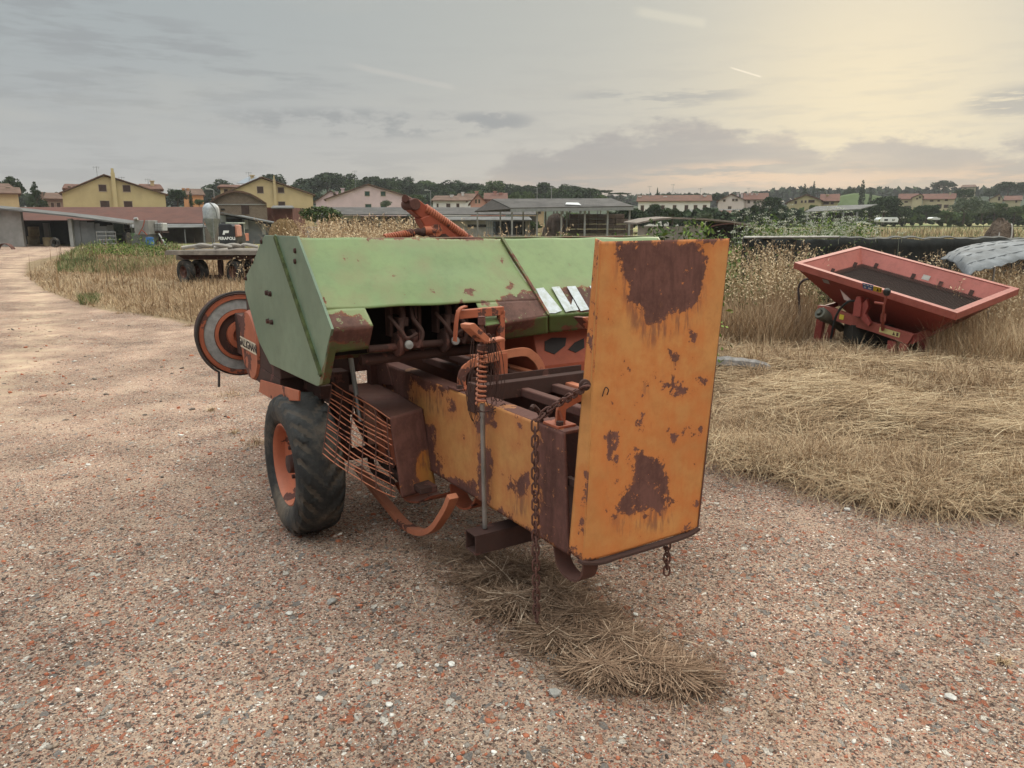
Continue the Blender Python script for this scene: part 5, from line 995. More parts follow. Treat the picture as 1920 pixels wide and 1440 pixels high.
# silo
r = farm('feed_silo', 398, 68, 'dented galvanised feed silo with conical bottom in front of the red barn', 'silo'); L = rel(r); c = L(396, 400, 68); zt_, zc, zb_ = L(396, 380, 68).z, L(396, 410, 68).z, L(396, 446, 68).z; R = (at(411, 400, 68)-at(381, 400, 68)).length/2
MB().lathe((c.x, c.y, 0), (0, 0, 1), [(zc, R), (zt_-.5, R), (zt_-.25, R*.85), (zt_-.05, R*.5), (zt_, 0)], 24).build('tank', zinc, r)
MB().lathe((c.x, c.y, 0), (0, 0, 1), [(zc, R*1.02), (zb_+.2, R*.28), (zb_, R*.2), (zb_, 0)], 24).build('cone', plain('dirty_zinc', (.24, .24, .235), .6, .4, 1.5, .2), r)
for k in range(4): a_ = k*math.pi/2+.5; MB().tube([(c.x+R*math.cos(a_), c.y+R*math.sin(a_), 0), (c.x+R*math.cos(a_), c.y+R*math.sin(a_), zc)], .05, 6).build('leg', pole_m, r)
MB().tube(smoothpath([(c.x+R*.3, c.y-R, zt_), (c.x+R*.9, c.y-R*.9, zt_-.6), (c.x+R*1.0, c.y-R*.8, zc)], 4), .06, 6).build('fill_pipe', pole_m, r)
# brick barn with rounded roof
r = farm('brick_barn', 445, 84, 'brick barn with rounded gable behind the silo', 'barn'); L = rel(r)
top_ = [(500, 384), (485, 374), (470, 366), (455, 361.5), (440, 360), (425, 363), (408, 371), (395, 380)]
MB().prism([(L(395, 380, 84).x, 0, 0), (L(500, 384, 84).x, 0, 0)]+[L(x, y, 84) for x, y in top_], (-3.6, 10, 0)).build('wall', brick, r)
rp = MB()
for i in range(len(top_)-1): p, q2 = L(*top_[i], 83.6), L(*top_[i+1], 83.6); rp.prism([p+Vector((0, 0, .01)), q2+Vector((0, 0, .01)), q2+Vector((0, 0, .2)), p+Vector((0, 0, .2))], (-3.9, 10.8, 0))
rp.build('roof', tileb, r); fbox(MB(), L, 452, 385, 467, 401, 83.9, .05).build('window', shut, r); fbox(MB(), L, 396, 382.6, 499, 384, 83.9, .05).build('string_course', sheetl, r); fbox(MB(), L, 414, 391, 421, 394, 83.92, .05).build('vent', darkin, r)
r = farm('red_brick_shed', 515, 86, 'low dark red shed right of the brick barn', 'shed'); L = rel(r); down(MB(), L, 498, 389, 548, 86, 5).build('wall', plain('dark_red_wall', (.12, .045, .035), .9, .3, 1, .3), r)
a, b_, c_, d_ = L(508, 391, 85), L(552, 391, 85), L(548, 387, 89), L(512, 387, 89); MB().slab([a, b_, c_, d_], .1).build('roof', fibl, r)
# sheet shed
r = farm('sheet_shed', 470, 68, 'dark corrugated sheet shed with sloping roof behind the black round baler', 'shed'); L = rel(r)
MB().prism([(L(412, 455, 70).x, L(412, 455, 70).y, -.1), (L(522, 455, 70).x, L(412, 455, 70).y, -.1), L(522, 424, 70), L(412, 402, 70)], (0, 6, 0)).build('wall', sheetg, r)
a, b_ = L(410, 399.5, 69), L(526, 422, 69); MB().prism([a, b_, b_+Vector((0, 0, .12)), a+Vector((0, 0, .12))], (-2.6, 7.5, .1)).build('roof', fibl, r)
for x0, y0, x1, y1 in ((412, 404, 424, 416), (409, 416, 425, 450), (458, 412, 466, 430), (490, 420, 499, 440)): fbox(MB(), L, x0, y0, x1, y1, 69.9, .04).build('wall_panel', sheetg if x0 == 409 else sheetl, r)
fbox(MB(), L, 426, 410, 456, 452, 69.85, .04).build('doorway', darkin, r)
# manure heap, wrapped bale, digger arm
def mound(name, x0, x1, yt, Y, mat, label, cat, depth=None, zs=None):
    a, b_ = at(x0, 440, Y), at(x1, 440, Y); cx = (a.x+b_.x)/2; w = (b_.x-a.x)/2; z0 = tz(cx, Y); h = at((x0+x1)/2, yt, Y).z-z0; V = []; Fc = []; n = 28; mm_ = 12
    for i in range(mm_+1):
        for j in range(n):
            t = i/mm_; an = 2*math.pi*j/n; rr = w*math.cos(t*math.pi/2)**.75*(1+.16*math.sin(3*an+cx)+.09*math.sin(7*an+t*5)); V.append((rr*math.cos(an), rr*math.sin(an)*.8, h*math.sin(t*math.pi/2)*(1+.1*math.sin(5*an+2)*(1-t))+(.05*random.uniform(-1, 1)*h)))
    for i in range(mm_):
        for j in range(n): Fc.append((i*n+j, i*n+(j+1) % n, (i+1)*n+(j+1) % n, (i+1)*n+j))
    o = MB().add(V, Fc, True).build(name, mat); o.location = (cx, Y, z0); return tag(o, label, cat)
manure = plain('manure', (.16, .10, .045), 1, .45, 2.5, 1.0, detail=9, bd=.1)
mound('manure_heap', 506, 562, 411, 55, manure, 'brown manure heap showing over the left end of the green hood', 'heap')
rbale(585, 425, 450, 40, 'grey plastic wrapped bale in the dry grass beside the manure heap', 'wrapped_bale', plain('grey_wrap', (.26, .26, .27), .5, .3, 3, .5))
# long low grey roofed sheds
r = farm('long_shed', 800, 112, 'long low shed with grey corrugated roof in front of the pink house', 'shed'); L = rel(r)
a, b_, c_, d_ = L(596, 403.5, 108), L(1010, 403.5, 108), L(1000, 390, 115), L(604, 390, 115); MB().slab([a, b_, c_, d_], .12).build('roof', fib, r)
down(MB(), L, 600, 405, 1005, 113, .3).build('wall', plain('shed_wall', (.10, .085, .075), .9, .5, .3, .2), r)
for x0, y0, x1, y1 in ((642, 404, 676, 414), (700, 410, 718, 425), (742, 408, 755, 425)): fbox(MB(), L, x0, y0, x1, y1, 112.8, .1).build('white_panel', whi, r)
fbox(MB(), L, 712, 404.5, 726, 408, 112.8, .1).build('yellow_panel', ylw, r)
for x in (640, 700, 768, 880, 918): down(MB(), L, x, 404.5, x+1.6, 108.5, .25).build('post', conc, r)
r = farm('block_shed', 890, 100, 'low pale block shed with pale roof left of the open barn', 'shed'); L = rel(r)
a, b_, c_, d_ = L(830, 413.5, 97), L(998, 413.5, 97), L(992, 407.5, 102), L(836, 407.5, 102); MB().slab([a, b_, c_, d_], .1).build('roof', fibl, r); down(MB(), L, 832, 414, 994, 98, 3).build('wall', plain('block_wall', (.26, .25, .23), .9, .3, 1, .2), r)
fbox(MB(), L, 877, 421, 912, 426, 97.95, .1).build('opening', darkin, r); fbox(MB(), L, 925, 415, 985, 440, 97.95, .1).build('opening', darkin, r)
o = MB(); p = at(920, 435, 90)
for k in range(5): o.box((-.5+k*.25-.02, -.02, 0), (-.5+k*.25+.02, .02, 2.2))
for z_ in (0, .7, 1.4, 2.16): o.box((-.5, -.03, z_), (.52, .03, z_+.05))
o = o.build('metal_gate', plain('blue_grey_gate', (.12, .15, .17), .6)); o.location = (p.x, 90, tz(p.x, 90)); tag(o, 'blue grey barred gate leaning by the block shed', 'gate')
# the big open barn
r = farm('open_barn', 1040, 92, 'large open pole barn with grey corrugated gable roof in the centre', 'barn'); L = rel(r)
A1_, A2_, A3_ = L(890, 396, 92), L(957, 391.5, 88), L(922, 374.5, 92)
B2_, B3_ = L(1188, 388, 88), L(1146, 373.5, 98)
B1_ = A1_+(B2_-A2_)
MB().slab([A2_, B2_, B3_, A3_], .12).slab([A3_, B3_, B1_, A1_], .12).build('roof', fib, r)
MB().prism([A1_, A2_, A3_], (.1, .3, 0)).build('gable_truss', plain('truss_dark', (.06, .05, .045), .9), r)
MB().prism([A2_, B2_, B2_-Vector((0, 0, .35)), A2_-Vector((0, 0, .35))], (0, .15, 0)).build('eaves_beam', pole_m, r)
MB().slab([L(1060, 387, 89.2)+Vector((0, 0, .2)), L(1090, 388.5, 88.6)+Vector((0, 0, .2)), L(1084, 384, 90)+Vector((0, 0, .2)), L(1062, 383.5, 90.4)+Vector((0, 0, .2))], .05).build('skylight', plain('skylight', (.55, .55, .55), .5, .1), r)
for x in (960, 1007, 1053, 1097, 1140, 1181): down(MB(), L, x-1.7, 391, x+1.7, 88.6, .2).build('post', conc, r)
for x in (895, 938, 981, 1023, 1063): down(MB(), L, x-1.4, 396, x+1.4, 93.5, .2).build('post', conc, r)
dirt = plain('brown_earth', (.115, .08, .065), 1, .35, 1.2, .8, detail=9, bd=.1)
mound('earth_heap', 1020, 1066, 402, 96, dirt, 'brown earth heap under the open barn', 'heap')
st_ = MB(); p = at(1100, 440, 96)
random.seed(5)
for i in range(8):
    for j in range(4+(i > 0)-(i > 6)): st_.box((-3.4+i*1.15, -.6+random.uniform(-.08, .08), j*.62), (-3.4+i*1.15+1.12, .6, j*.62+.59))
o = st_.build('bale_stack', dirt, bevel=.06); o.location = (p.x, 96, tz(p.x, 96)); tag(o, 'wall of brown rectangular bales stacked under the barn', 'bale stack')
# low vaulted shed
r = farm('vaulted_shed', 1300, 42, 'weathered low shed with curved roof and dark arched end', 'shed'); L = rel(r)
rf = [(1194, 421), (1225, 414), (1262, 410.5), (1320, 412.5), (1365, 416.5), (1394, 421), (1417, 428)]
q = MB()
for i in range(len(rf)-1): p0, p1_ = L(*rf[i], 42), L(*rf[i+1], 42-.0); q.prism([p0, p1_, p1_+Vector((0, 0, .09)), p0+Vector((0, 0, .09))], (0, 5, .1))
q.build('roof', plain('weathered_felt', (.20, .165, .14), .95, .4, 2, .5), r); down(MB(), L, 1197, 424, 1325, 42.3, .2).build('wall', plain('pale_blocks', (.25, .22, .19), .9, .3, 2, .3), r)
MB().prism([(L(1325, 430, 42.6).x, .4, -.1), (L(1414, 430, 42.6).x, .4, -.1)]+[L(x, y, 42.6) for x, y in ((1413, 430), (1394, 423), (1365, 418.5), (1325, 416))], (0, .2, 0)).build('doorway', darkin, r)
MB().strip(smoothpath([L(1322, 450, 42.1), L(1330, 428, 42.1), L(1350, 421, 42.1), L(1380, 420, 42.1), L(1412, 430, 42.1), L(1416, 450, 42.1)], 5), .12, .06, (0, 1, 0)).build('arch_frame', rustm, r)
# right hand low sheds
r = farm('grey_roof_shed', 1345, 150, 'long low shed with grey roof before the pale pink house', 'shed'); L = rel(r); a, b_, c_, d_ = L(1286, 402, 148), L(1408, 400, 148), L(1396, 393, 154), L(1292, 394, 154); MB().slab([a, b_, c_, d_], .12).build('roof', fibl, r); down(MB(), L, 1288, 402, 1404, 149, 4).build('wall', tanw, r)
r = farm('red_roof_shed', 1370, 138, 'small shed with red tiled roof and pale gable left of the big green tree', 'shed'); L = rel(r); a, b_, c_, d_ = L(1344, 406, 136), L(1406, 405, 136), L(1402, 395, 141), L(1338, 396, 141); MB().slab([a, b_, c_, d_], .12).build('roof', tiler, r); down(MB(), L, 1328, 405, 1404, 137, 4).build('wall', palyel, r)
r = farm('grey_open_shed', 1575, 140, 'open shed with pale grey sloping roof left of the caravan', 'shed'); L = rel(r); a, b_, c_, d_ = L(1508, 398, 136), L(1612, 393, 136), L(1645, 384, 146), L(1530, 388, 146); MB().slab([a, b_, c_, d_], .12).build('roof', fibl, r)
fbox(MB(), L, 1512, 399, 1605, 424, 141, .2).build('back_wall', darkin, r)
for x in (1513, 1545, 1580, 1606): fbox(MB(), L, x, 397, x+1, 424, 136.3, .1).build('post', pole_m, r)
# caravans
def caravan(x0, x1, y0, y1, Y, label, nwin):
    p = at((x0+x1)/2, y1, Y); r = empty('caravan', (p.x, Y, p.z), 0, label, 'caravan'); a, b_ = at(x0, y0, Y)-r.location, at(x1, y1, Y)-r.location; H = a.z
    MB().prism([(a.x+.5, 0, .45), (b_.x-.1, 0, .45), (b_.x, 0, H*.75), (b_.x-.3, 0, H), (a.x+.5, 0, H), (a.x, 0, H*.72), (a.x+.05, 0, .6)], (0, 2.2, 0)).build('body', plain('caravan_white', (.62, .63, .63), .5, .08), r, .04)
    for k in range(nwin): x = a.x+(b_.x-a.x)*(.38+.36*k); MB().box((x-.25-.2*(k == 0), -.03, H*.5), (x+.25, -.002, H*.76)).build('window', glassd, r)
    MB().lathe(((a.x+b_.x)/2+.2, .1, .33), (0, 1, 0), [(0, 0), (0, .33), (.2, .33), (.2, 0)], 16).build('wheel', rubber, r)
caravan(1649, 1684, 407.5, 421, 150, 'white caravan parked in the dry field on the right', 2)
caravan(1747, 1763, 407, 416, 175, 'small pale caravan half hidden by bushes right of the white one', 0)
# street lamps / poles over the houses
def pole(x, y0, y1, Y, label, lamp=True, name='street_lamp'):
    p = at(x, y1, Y); h = at(x, y0, Y).z-p.z; r = empty(name, p, 0, label, name.replace('_', ' ')); MB().tube([(0, 0, -1), (0, 0, h)], .07, 6).build('pole', pole_m, r)
    if lamp: MB().tube([(0, 0, h), (-.5, -.2, h+.15)], .05, 5).box((-1.1, -.35, h+.05), (-.45, -.1, h+.22)).build('lamp_head', sheetl, r)
    else: MB().tube([(-.6, 0, h-.2), (.6, 0, h-.1)], .03, 4).tube([(-.4, 0, h-.9), (.4, 0, h-.9)], .03, 4).build('aerial', pole_m, r)
pole(808, 358, 392, 140, 'street lamp left of the small white house'); pole(402, 356, 375, 118, 'street lamp between the orange and the second yellow house'); pole(1007, 352, 378, 150, 'thin aerial mast above the left part of the barn roof', False, 'mast'); pole(1034, 350, 378, 152, 'thin aerial mast above the middle of the barn roof', False, 'mast'); pole(1120, 395, 415, 100, 'lamp post behind the right part of the open barn')
# ---- machines by the sheds
def small_tractor(x0, x1, y0, y1, Y, label, body, cabc):
    p = at((x0+x1)/2, y1, Y); r = empty('tractor', (p.x, Y, tz(p.x, Y)), 0, label, 'tractor'); H = at(x0, y0, Y).z-r.location.z; w = at(x1, y1, Y).x-at(x0, y1, Y).x
    for s in (-1, 1): MB().lathe((s*w*.36, .2, H*.30), (1, 0, 0), [(-w*.13, 0), (-w*.13, H*.28), (-w*.10, H*.30), (w*.10, H*.30), (w*.13, H*.28), (w*.13, 0)], 20).build('wheel', rubber, r)
    MB().box((-w*.22, 0, H*.22), (w*.22, 2.6, H*.55)).prism([(-w*.36, -.05, H*.42), (-w*.2, -.05, H*.62), (-w*.2, 1.0, H*.62), (-w*.36, 1.0, H*.42)], (.05, 0, .05)).build('body', body, r, .03)
    c = MB(); t = .06
    for sx in (-1, 1):
        for yy in (.0, 1.3): c.box((sx*w*.30-t/2, yy-t/2, H*.5), (sx*w*.30+t/2, yy+t/2, H*.95))
    c.box((-w*.34, -.1, H*.95), (w*.34, 1.45, H)).box((-w*.30, -.03, H*.48), (w*.30, .03, H*.55)); c.build('cab_frame', cabc, r, .02)
    MB().box((-w*.28, .02, H*.55), (w*.28, .04, H*.94)).build('rear_window', plain('cab_glass', (.10, .13, .12), .25, .3), r)
    return r
small_tractor(210, 241, 418, 456, 64, 'small green tractor with glazed cab in front of the long red barn', plain('tractor_green', (.05, .10, .05), .6), plain('tractor_cab', (.12, .14, .12), .6))
small_tractor(421, 456, 417, 458, 60, 'tractor with pale cab behind the black round baler', plain('tractor_orange', (.45, .16, .10), .6), plain('cab_pale', (.45, .48, .42), .6))
p = at(426, 458, 56); r = empty('round_baler', (p.x, 56, tz(p.x, 56)), 0, 'black round baler with white lettering parked by the sheet shed', 'round baler'); H = at(426, 421, 56).z; w = (at(441, 440, 56)-at(411, 440, 56)).length/2
blk = plain('baler_black', (.022, .022, .026), .5, .2)
MB().prism([(-w*.92, 0, .35), (w*.92, 0, .35), (w, 0, H*.55), (w*.95, 0, H*.9), (w*.6, 0, H), (-w*.8, 0, H), (-w, 0, H*.85), (-w, 0, H*.5)], (0, 1.8, 0)).build('body', blk, r, .06)
MB().box((-w*.9, -.08, .15), (w*.9, .0, .5)).build('pickup_skirt', blk, r, .02)
MB().prism([(w*.98, .2, H*.45), (w*1.25, .2, H*.5), (w*1.2, .2, H*.95), (w*.98, .2, H*.97)], (0, 1.0, 0)).build('side_shield', plain('pale_red', (.48, .22, .16), .6), r, .02)
for s in (-1, 1): MB().lathe((s*w*.8, .5, .33), (1, 0, 0), [(-.14, 0), (-.14, .3), (.14, .3), (.14, 0)], 18).build('wheel', rubber, r)
lw = plain('logo_white', (.75, .75, .75), .6, .05)
text('FERABOLI', .29, basis((0, -.012, H*.40), (1, 0, 0), (0, 0, 1)), lw, r, bold=.012)
MB().prism([(-.28, -.012, H*.56), (-.12, -.012, H*.56), (-.1, -.012, H*.63), (.16, -.012, H*.63), (.22, -.012, H*.73), (-.2, -.012, H*.73)], (0, .008, 0)).build('logo', lw, r)
# grey tank, ibc, barrel, ladder
p = at(265, 462, 58); o = empty('water_tank', (p.x, 58, tz(p.x, 58)), 0, 'tall grey rectangular metal tank with hanging red hose', 'tank'); L = rel(o)
fbox(MB(), L, 250, 413, 280, 440, 58, 1.6).build('upper_box', conc, o, .03); MB().prism([L(251, 441, 58), L(282, 441, 58), L(278, 461, 58), L(246, 461, 58)], (0, 1.4, 0)).build('lower_box', plain('grey_mesh', (.11, .11, .105), .9), o); MB().tube(smoothpath([L(271, 412, 57.9), L(268, 425, 57.8), L(260, 440, 57.8), L(266, 432, 57.8), L(276, 441, 57.8)], 5), .04, 6).build('hose', redo, o)
MB().tube([L(252, 411, 57.9), L(258, 410, 57.9)], .12, 8).build('lid', steel, o)
p = at(293, 436, 59); r = empty('container_tank', (p.x, 59, tz(p.x, 59)), 0, 'white caged plastic container on a rusty stand beside the grey tank', 'container'); L = rel(r)
fbox(MB(), L, 281, 418, 304, 433, 59, 1.0).build('tank', plain('milky_plastic', (.42, .43, .43), .4, .15), r, .05)
cg = MB()
for x in (280.6, 285, 290, 295, 300, 304.2): a, b_ = L(x, 416, 58.95), L(x, 434, 58.95); cg.tube([a, b_], .02, 4)
for y in (416, 421, 426, 431): a, b_ = L(280.6, y, 58.93), L(304.2, y, 58.93); cg.tube([a, b_], .02, 4)
cg.build('cage', steel, r); fbox(MB(), L, 280, 434, 305, 436.5, 58.9, 1.1).build('pallet', darkrust, r)
for x in (286, 292, 300): fbox(MB(), L, x, 437, x+3, 461, 59.2, .3).build('stand_leg', rustm, r)
p = at(282, 462, 56.5); o = MB().lathe((0, 0, 0), (0, 0, 1), [(0, 0), (0, .25), (.05, .28), (.30, .285), (.32, .295), (.34, .285), (.60, .28), (.78, .26), (.8, 0)], 20).build('barrel', plain('blue_plastic', (.03, .12, .32), .5, .15)); o.location = (p.x, 56.5, tz(p.x, 56.5)); tag(o, 'blue plastic barrel standing in front of the grey tank', 'barrel')
p = at(310, 462, 57); o = MB(); q0, q1_ = at(298, 438, 58)-p, at(314, 464, 57)-p; o.strip([q0, q1_], .16, .05, (0, 1, 0)); o = o.build('plank', sheetl); o.location = p; tag(o, 'pale plank leaning against the rusty container stand', 'plank')
p = at(200, 452, 60); r = empty('field_gate', (p.x, 60, tz(p.x, 60)), 0, 'grey tubular farm gate left of the green tractor', 'gate'); o = MB()
for z_ in (.25, .55, .85, 1.15): o.tube([(-.75, 0, z_), (.75, 0, z_)], .025, 5)
for x_ in (-.75, 0, .75): o.tube([(x_, 0, 0), (x_, 0, 1.2)], .03, 5)
o.build('gate_bars', steel, r)
p = at(10, 462, 55); o = MB(); o.strip(arc(lambda a: Vector((math.cos(a)*.55, 0, math.sin(a)*.45)), .0, math.pi, 14), .4, .05, (0, 1, 0)); o = o.build('rusty_hoop', rustm); o.location = (p.x, 55, tz(p.x, 55)-.05); tag(o, 'rusty curved metal sheet on the ground by the rendered wall', 'metal sheet')
# leaning round object in the shed
p = at(104, 463, 60); o = MB().lathe((0, 0, .38), (.2, 1, 0), [(-.1, .2), (-.12, .36), (0, .4), (.12, .36), (.1, .2), (-.1, .2)], 20).build('old_tyre', rubber); o.location = (p.x, 60, tz(p.x, 60)); tag(o, 'old tyre leaning by the post in the open shed', 'tyre')
# ------------------------------------------------------------ flatbed trailer
YT = 20.5; p = at(400, 528, YT); r = empty('flatbed_trailer', (p.x, YT, tz(p.x, YT)), 0, 'old flatbed farm trailer with boards, standing in the dry grass on the left', 'trailer'); L = rel(r)
wood_m = plain('old_boards', (.22, .19, .165), .95, .4, 5, .5); 
dk = MB(); z1 = L(400, 470, YT).z
pa, pb = L(310, 473, YT), L(560, 474, YT); n_b = 9
for k in range(n_b):
    y_ = k*.27; dk.box((pa.x+k*.09+random.uniform(-.04, .04), pa.y+y_, pa.z), (pb.x, pa.y+y_+.255, pa.z+.04+random.uniform(0, .012)))
dk.build('deck', wood_m, r, .004); sr = MB(); sr.box((pa.x, pa.y-.03, pa.z-.07), (pb.x, pa.y-.002, pa.z+.03)); sr.box((pa.x+.1, pa.y+.4, pa.z-.22), (pb.x, pa.y+.5, pa.z-.02)).box((pa.x+.2, pa.y+1.7, pa.z-.22), (pb.x, pa.y+1.8, pa.z-.02)); sr.build('side_rail', wood_m, r)
MB().prism([L(330, 477, YT+.1), L(345, 486, YT+.1), L(470, 486, YT+.1), L(480, 477, YT+.1)], (0, .1, 0)).box((L(398, 490, YT).x-.06, .5, .2), (L(398, 490, YT).x+.06, .62, pa.z)).tube([L(372, 518, YT+.6), L(440, 520, YT+.6)], .05, 8).build('undercarriage', darkrust, r, .004)
for (x, Yw) in ((349, YT+.25), (374, YT+.55), (441, YT+.25), (464, YT+.55)):
    c = L(x, 508, Yw); R = .335; w_ = bpy.data.objects.new('wheel', None); link(w_, r); w_.location = (c.x, c.y, R); w_.rotation_euler = (0, 0, .95)
    tyre((0, 0, 0), R, .22, rubber, w_, rimr=.17, lug=.006, nt=16); MB().lathe((0, 0, 0), (-1, 0, 0), [(-.08, .165), (.09, .165), (.07, .15), (.0, .12), (.0, .05), (.06, .04), (.06, 0)], 24).build('rim', rustm, w_)
# scraps on the deck
sk = plain('pale_scrap', (.34, .31, .28), .9, .3, 6, .3)
for k, (x, ln_, a, lab) in enumerate(((372, .9, .1, 'pale board lying on the trailer deck, left of the sacks'), (400, 1.1, -.15, 'long white bent board in the middle of the trailer deck'), (430, .8, .25, 'short pale board on the trailer deck'), (455, .9, -.2, 'pale board at the right of the trailer deck by the green hood'))):
    o = MB(); o.tube(smoothpath([(-ln_/2, 0, 0), (-.1, .1, .05), (.15, -.05, .09), (ln_/2, .05, .02)], 4), [.05]*13, 6); o = o.build('board_scrap', sk); c = at(x, 468, YT+.8); o.location = (c.x, YT+.8, r.location.z+pa.z+.10); o.rotation_euler = (0, 0, a); tag(o, lab, 'board', 'boards on the trailer')
# ------------------------------------------------------------ red fertiliser spreader
q4 = [(1489, 492), (1912, 541), (1795, 587), (1611, 461)]; rs = [ray(*p_) for p_ in q4]
AA = np.array([rs[1], -rs[2], -rs[3]]).T; dsol = np.linalg.solve(AA, -np.array(rs[0])); dsol = np.array([1, *dsol]); Sx = 8.3/dsol[2]
Lp, Rp, Fp, Bp = [CAM+rs[i]*float(dsol[i]*Sx) for i in range(4)]
sc_ = (Lp+Rp)/2; base_ = gz(1660, 668)
spr = empty('fertiliser_spreader', (base_.x+.1, base_.y+.6, 0), 0, 'red hopper fertiliser spreader leaning in the dry grass', 'spreader'); so_ = spr.location
red = paint('spreader_red', (.28, .055, .045), amt=.24, scale=5, chips=.3, stain=(.26, .09, .06), col2=(.26, .055, .045), rough=.5); redl = paint('spreader_faded_red', (.26, .066, .048), amt=.26, scale=5, chips=.35, stain=(.28, .11, .07), col2=(.33, .09, .07), rough=.55)
e1 = (Fp-Lp); e2 = (Bp-Lp); nn_ = e1.cross(e2).normalized(); nn_ = nn_ if nn_.z > 0 else -nn_
def rim(a, b_, dpt): return Lp+e1*a+e2*b_-nn_*dpt-so_           # 0..1 over the rim rectangle
def frust(mb, a0, b0, a1, b1, d0, s0, s1_, d1, t=.012):
    c0 = [rim(x, y, d0) for x, y in ((a0, b0), (a1, b0), (a1, b1), (a0, b1))]; c1 = [rim(x, y, d1) for x, y in s1_]
    for i in range(4): mb.slab([c0[i], c0[(i+1) % 4], c1[(i+1) % 4], c1[i]], t)
low = ((.30, .42), (.72, .42), (.72, .76), (.30, .76))
hop = MB(); frust(hop, 0.01, .015, .99, .985, .07, None, low, .72, .008); hop.build('hopper', red, spr)
ri = MB(); t = .035
for (x0, y0, x1, y1) in ((0, 0, 1, t*1.4), (0, 1-t*1.4, 1, 1), (0, t*1.4, t, 1-t*1.4), (1-t, t*1.4, 1, 1-t*1.4)):
    c0 = [rim(x0, y0, 0), rim(x1, y0, 0), rim(x1, y1, 0), rim(x0, y1, 0)]; ri.prism(c0, -nn_*.012)
for p0, p1_ in (((0, 0), (1, 0)), ((1, 0), (1, 1)), ((1, 1), (0, 1)), ((0, 1), (0, 0))):
    a, b_ = rim(*p0, 0.012), rim(*p1_, 0.012); a2_, b2_ = rim(*p0, .085), rim(*p1_, .085); ri.slab([a, b_, b2_, a2_], .006)
ri.build('hopper_rim', redl, spr, .004)
inn = MB(); frust(inn, t, t*1.4, 1-t, 1-t*1.4, .012, None, ((.12, .17), (.88, .17), (.88, .83), (.12, .83)), .20, -.004); inn.build('hopper_lining', redl, spr)
m, g, b = newmat('grate_mesh'); tcg = g.n('ShaderNodeTexCoord').outputs['Object']; b.inputs['Base Color'].default_value = (.035, .022, .018, 1); b.inputs['Roughness'].default_value = .8; grm = m
gt = MB(); NA, NB = 62, 40
for i in range(NA+1): x = .105+.79*i/NA; gt.tube([rim(x, .15, .17), rim(x, .85, .17)], .0035, 4, cap=False)
for i in range(NB+1): y = .15+.70*i/NB; gt.tube([rim(.105, y, .172), rim(.895, y, .172)], .0035, 4, cap=False)
gt.build('grate', grm, spr); MB().prism([rim(.13, .18, .215), rim(.87, .18, .215), rim(.87, .82, .215), rim(.13, .82, .215)], -nn_*.004).build('grate_plate', darkrust, spr)
for x, y in ((.2, .845), (.45, .845), (.62, .845), (.8, .845), (.115, .35), (.115, .7)): ln = MB(); ln.prism([rim(x-.012, y, .175), rim(x+.012, y, .175), rim(x+.012, y+.02, .12), rim(x-.012, y+.02, .12)], nn_*.008); ln.build('grate_clip', darkrust, spr)
MB().slab([rim(.50, .885, .095), rim(.545, .885, .095), rim(.545, .86, .15), rim(.50, .86, .15)], .004).build('sticker', sk, spr)
h1 = Vector((e1.x, e1.y, 0)).normalized(); pn_ = Vector((-h1.y, h1.x, 0)); pn_ = pn_ if pn_.y > 0 else -pn_
fp0 = gz(1698, 678)
def fpx(x, y, off=0.0): r_ = ray(x, y); p0 = fp0+pn_*off; return CAM+r_*((p0-CAM).dot(pn_)/r_.dot(pn_))-so_
def plate(mb, pts, off, th): return mb.prism([fpx(x, y, off) for x, y in pts], pn_*th)
fb = MB(); plate(fb, [(1533, 572), (1552, 575), (1633, 604), (1713, 627), (1701, 646), (1634, 622), (1564, 601), (1530, 592)], 0, .07); fb.build('front_beam', redl, spr, .004)
fb = MB(); a, b_ = fpx(1713, 627), fpx(1701, 646); fb.slab([fpx(1713, 628, .02), fpx(1785, 602, .55), fpx(1786, 612, .55), fpx(1712, 645, .02)], .06); fb.build('side_beam', red, spr, .004); fb = MB(); fb.slab([fpx(1548, 573, .02), fpx(1573, 566, .4), fpx(1573, 574, .4), fpx(1548, 583, .02)], .05); fb.build('side_beam', red, spr, .004)
for i, (pg, off) in enumerate(((((1532, 592), (1545, 594), (1536, 642), (1523, 645)), .01), (((1556, 602), (1566, 604), (1552, 650), (1541, 648)), .3), (((1664, 638), (1680, 641), (1671, 690), (1659, 690)), .02), (((1687, 643), (1701, 647), (1684, 702), (1675, 690)), .0), (((1722, 638), (1737, 634), (1727, 700), (1714, 700)), .30))):
    lg = MB(); plate(lg, pg, off, .06); lg.build('leg', redl if i % 2 else red, spr, .003)
br = MB(); plate(br, ((1598, 592), (1601, 568), (1606, 556), (1613, 556), (1615, 572), (1612, 594)), -.10, .08); plate(br, ((1612, 596), (1616, 570), (1625, 560), (1628, 575), (1622, 588), (1632, 606), (1628, 612)), -.07, .05); br.build('top_bracket', red, spr, .003)
MB().prism([fpx(1575, 543, -.0), fpx(1594, 561, 0), fpx(1595, 566, 0), fpx(1583, 562, 0)], pn_*.01).build('reflector_plate', plain('pale_pink_plate', (.50, .36, .33), .6), spr)
pc0, pc1 = fpx(1537, 586, -.16), fpx(1562, 604, .1)
MB().lathe(pc0, pc1-pc0, [(0, .045), (0, .075), (.02, .085), (.12, .08), (.22, .06), (.24, .05), (.5, .05), (.5, 0)], 20).lathe(pc0, pc1-pc0, [(-.03, 0), (-.03, .03), (.05, .035), (.05, .045)], 12).build('drive_shaft', plain('grey_green_guard', (.10, .095, .075), .7), spr)
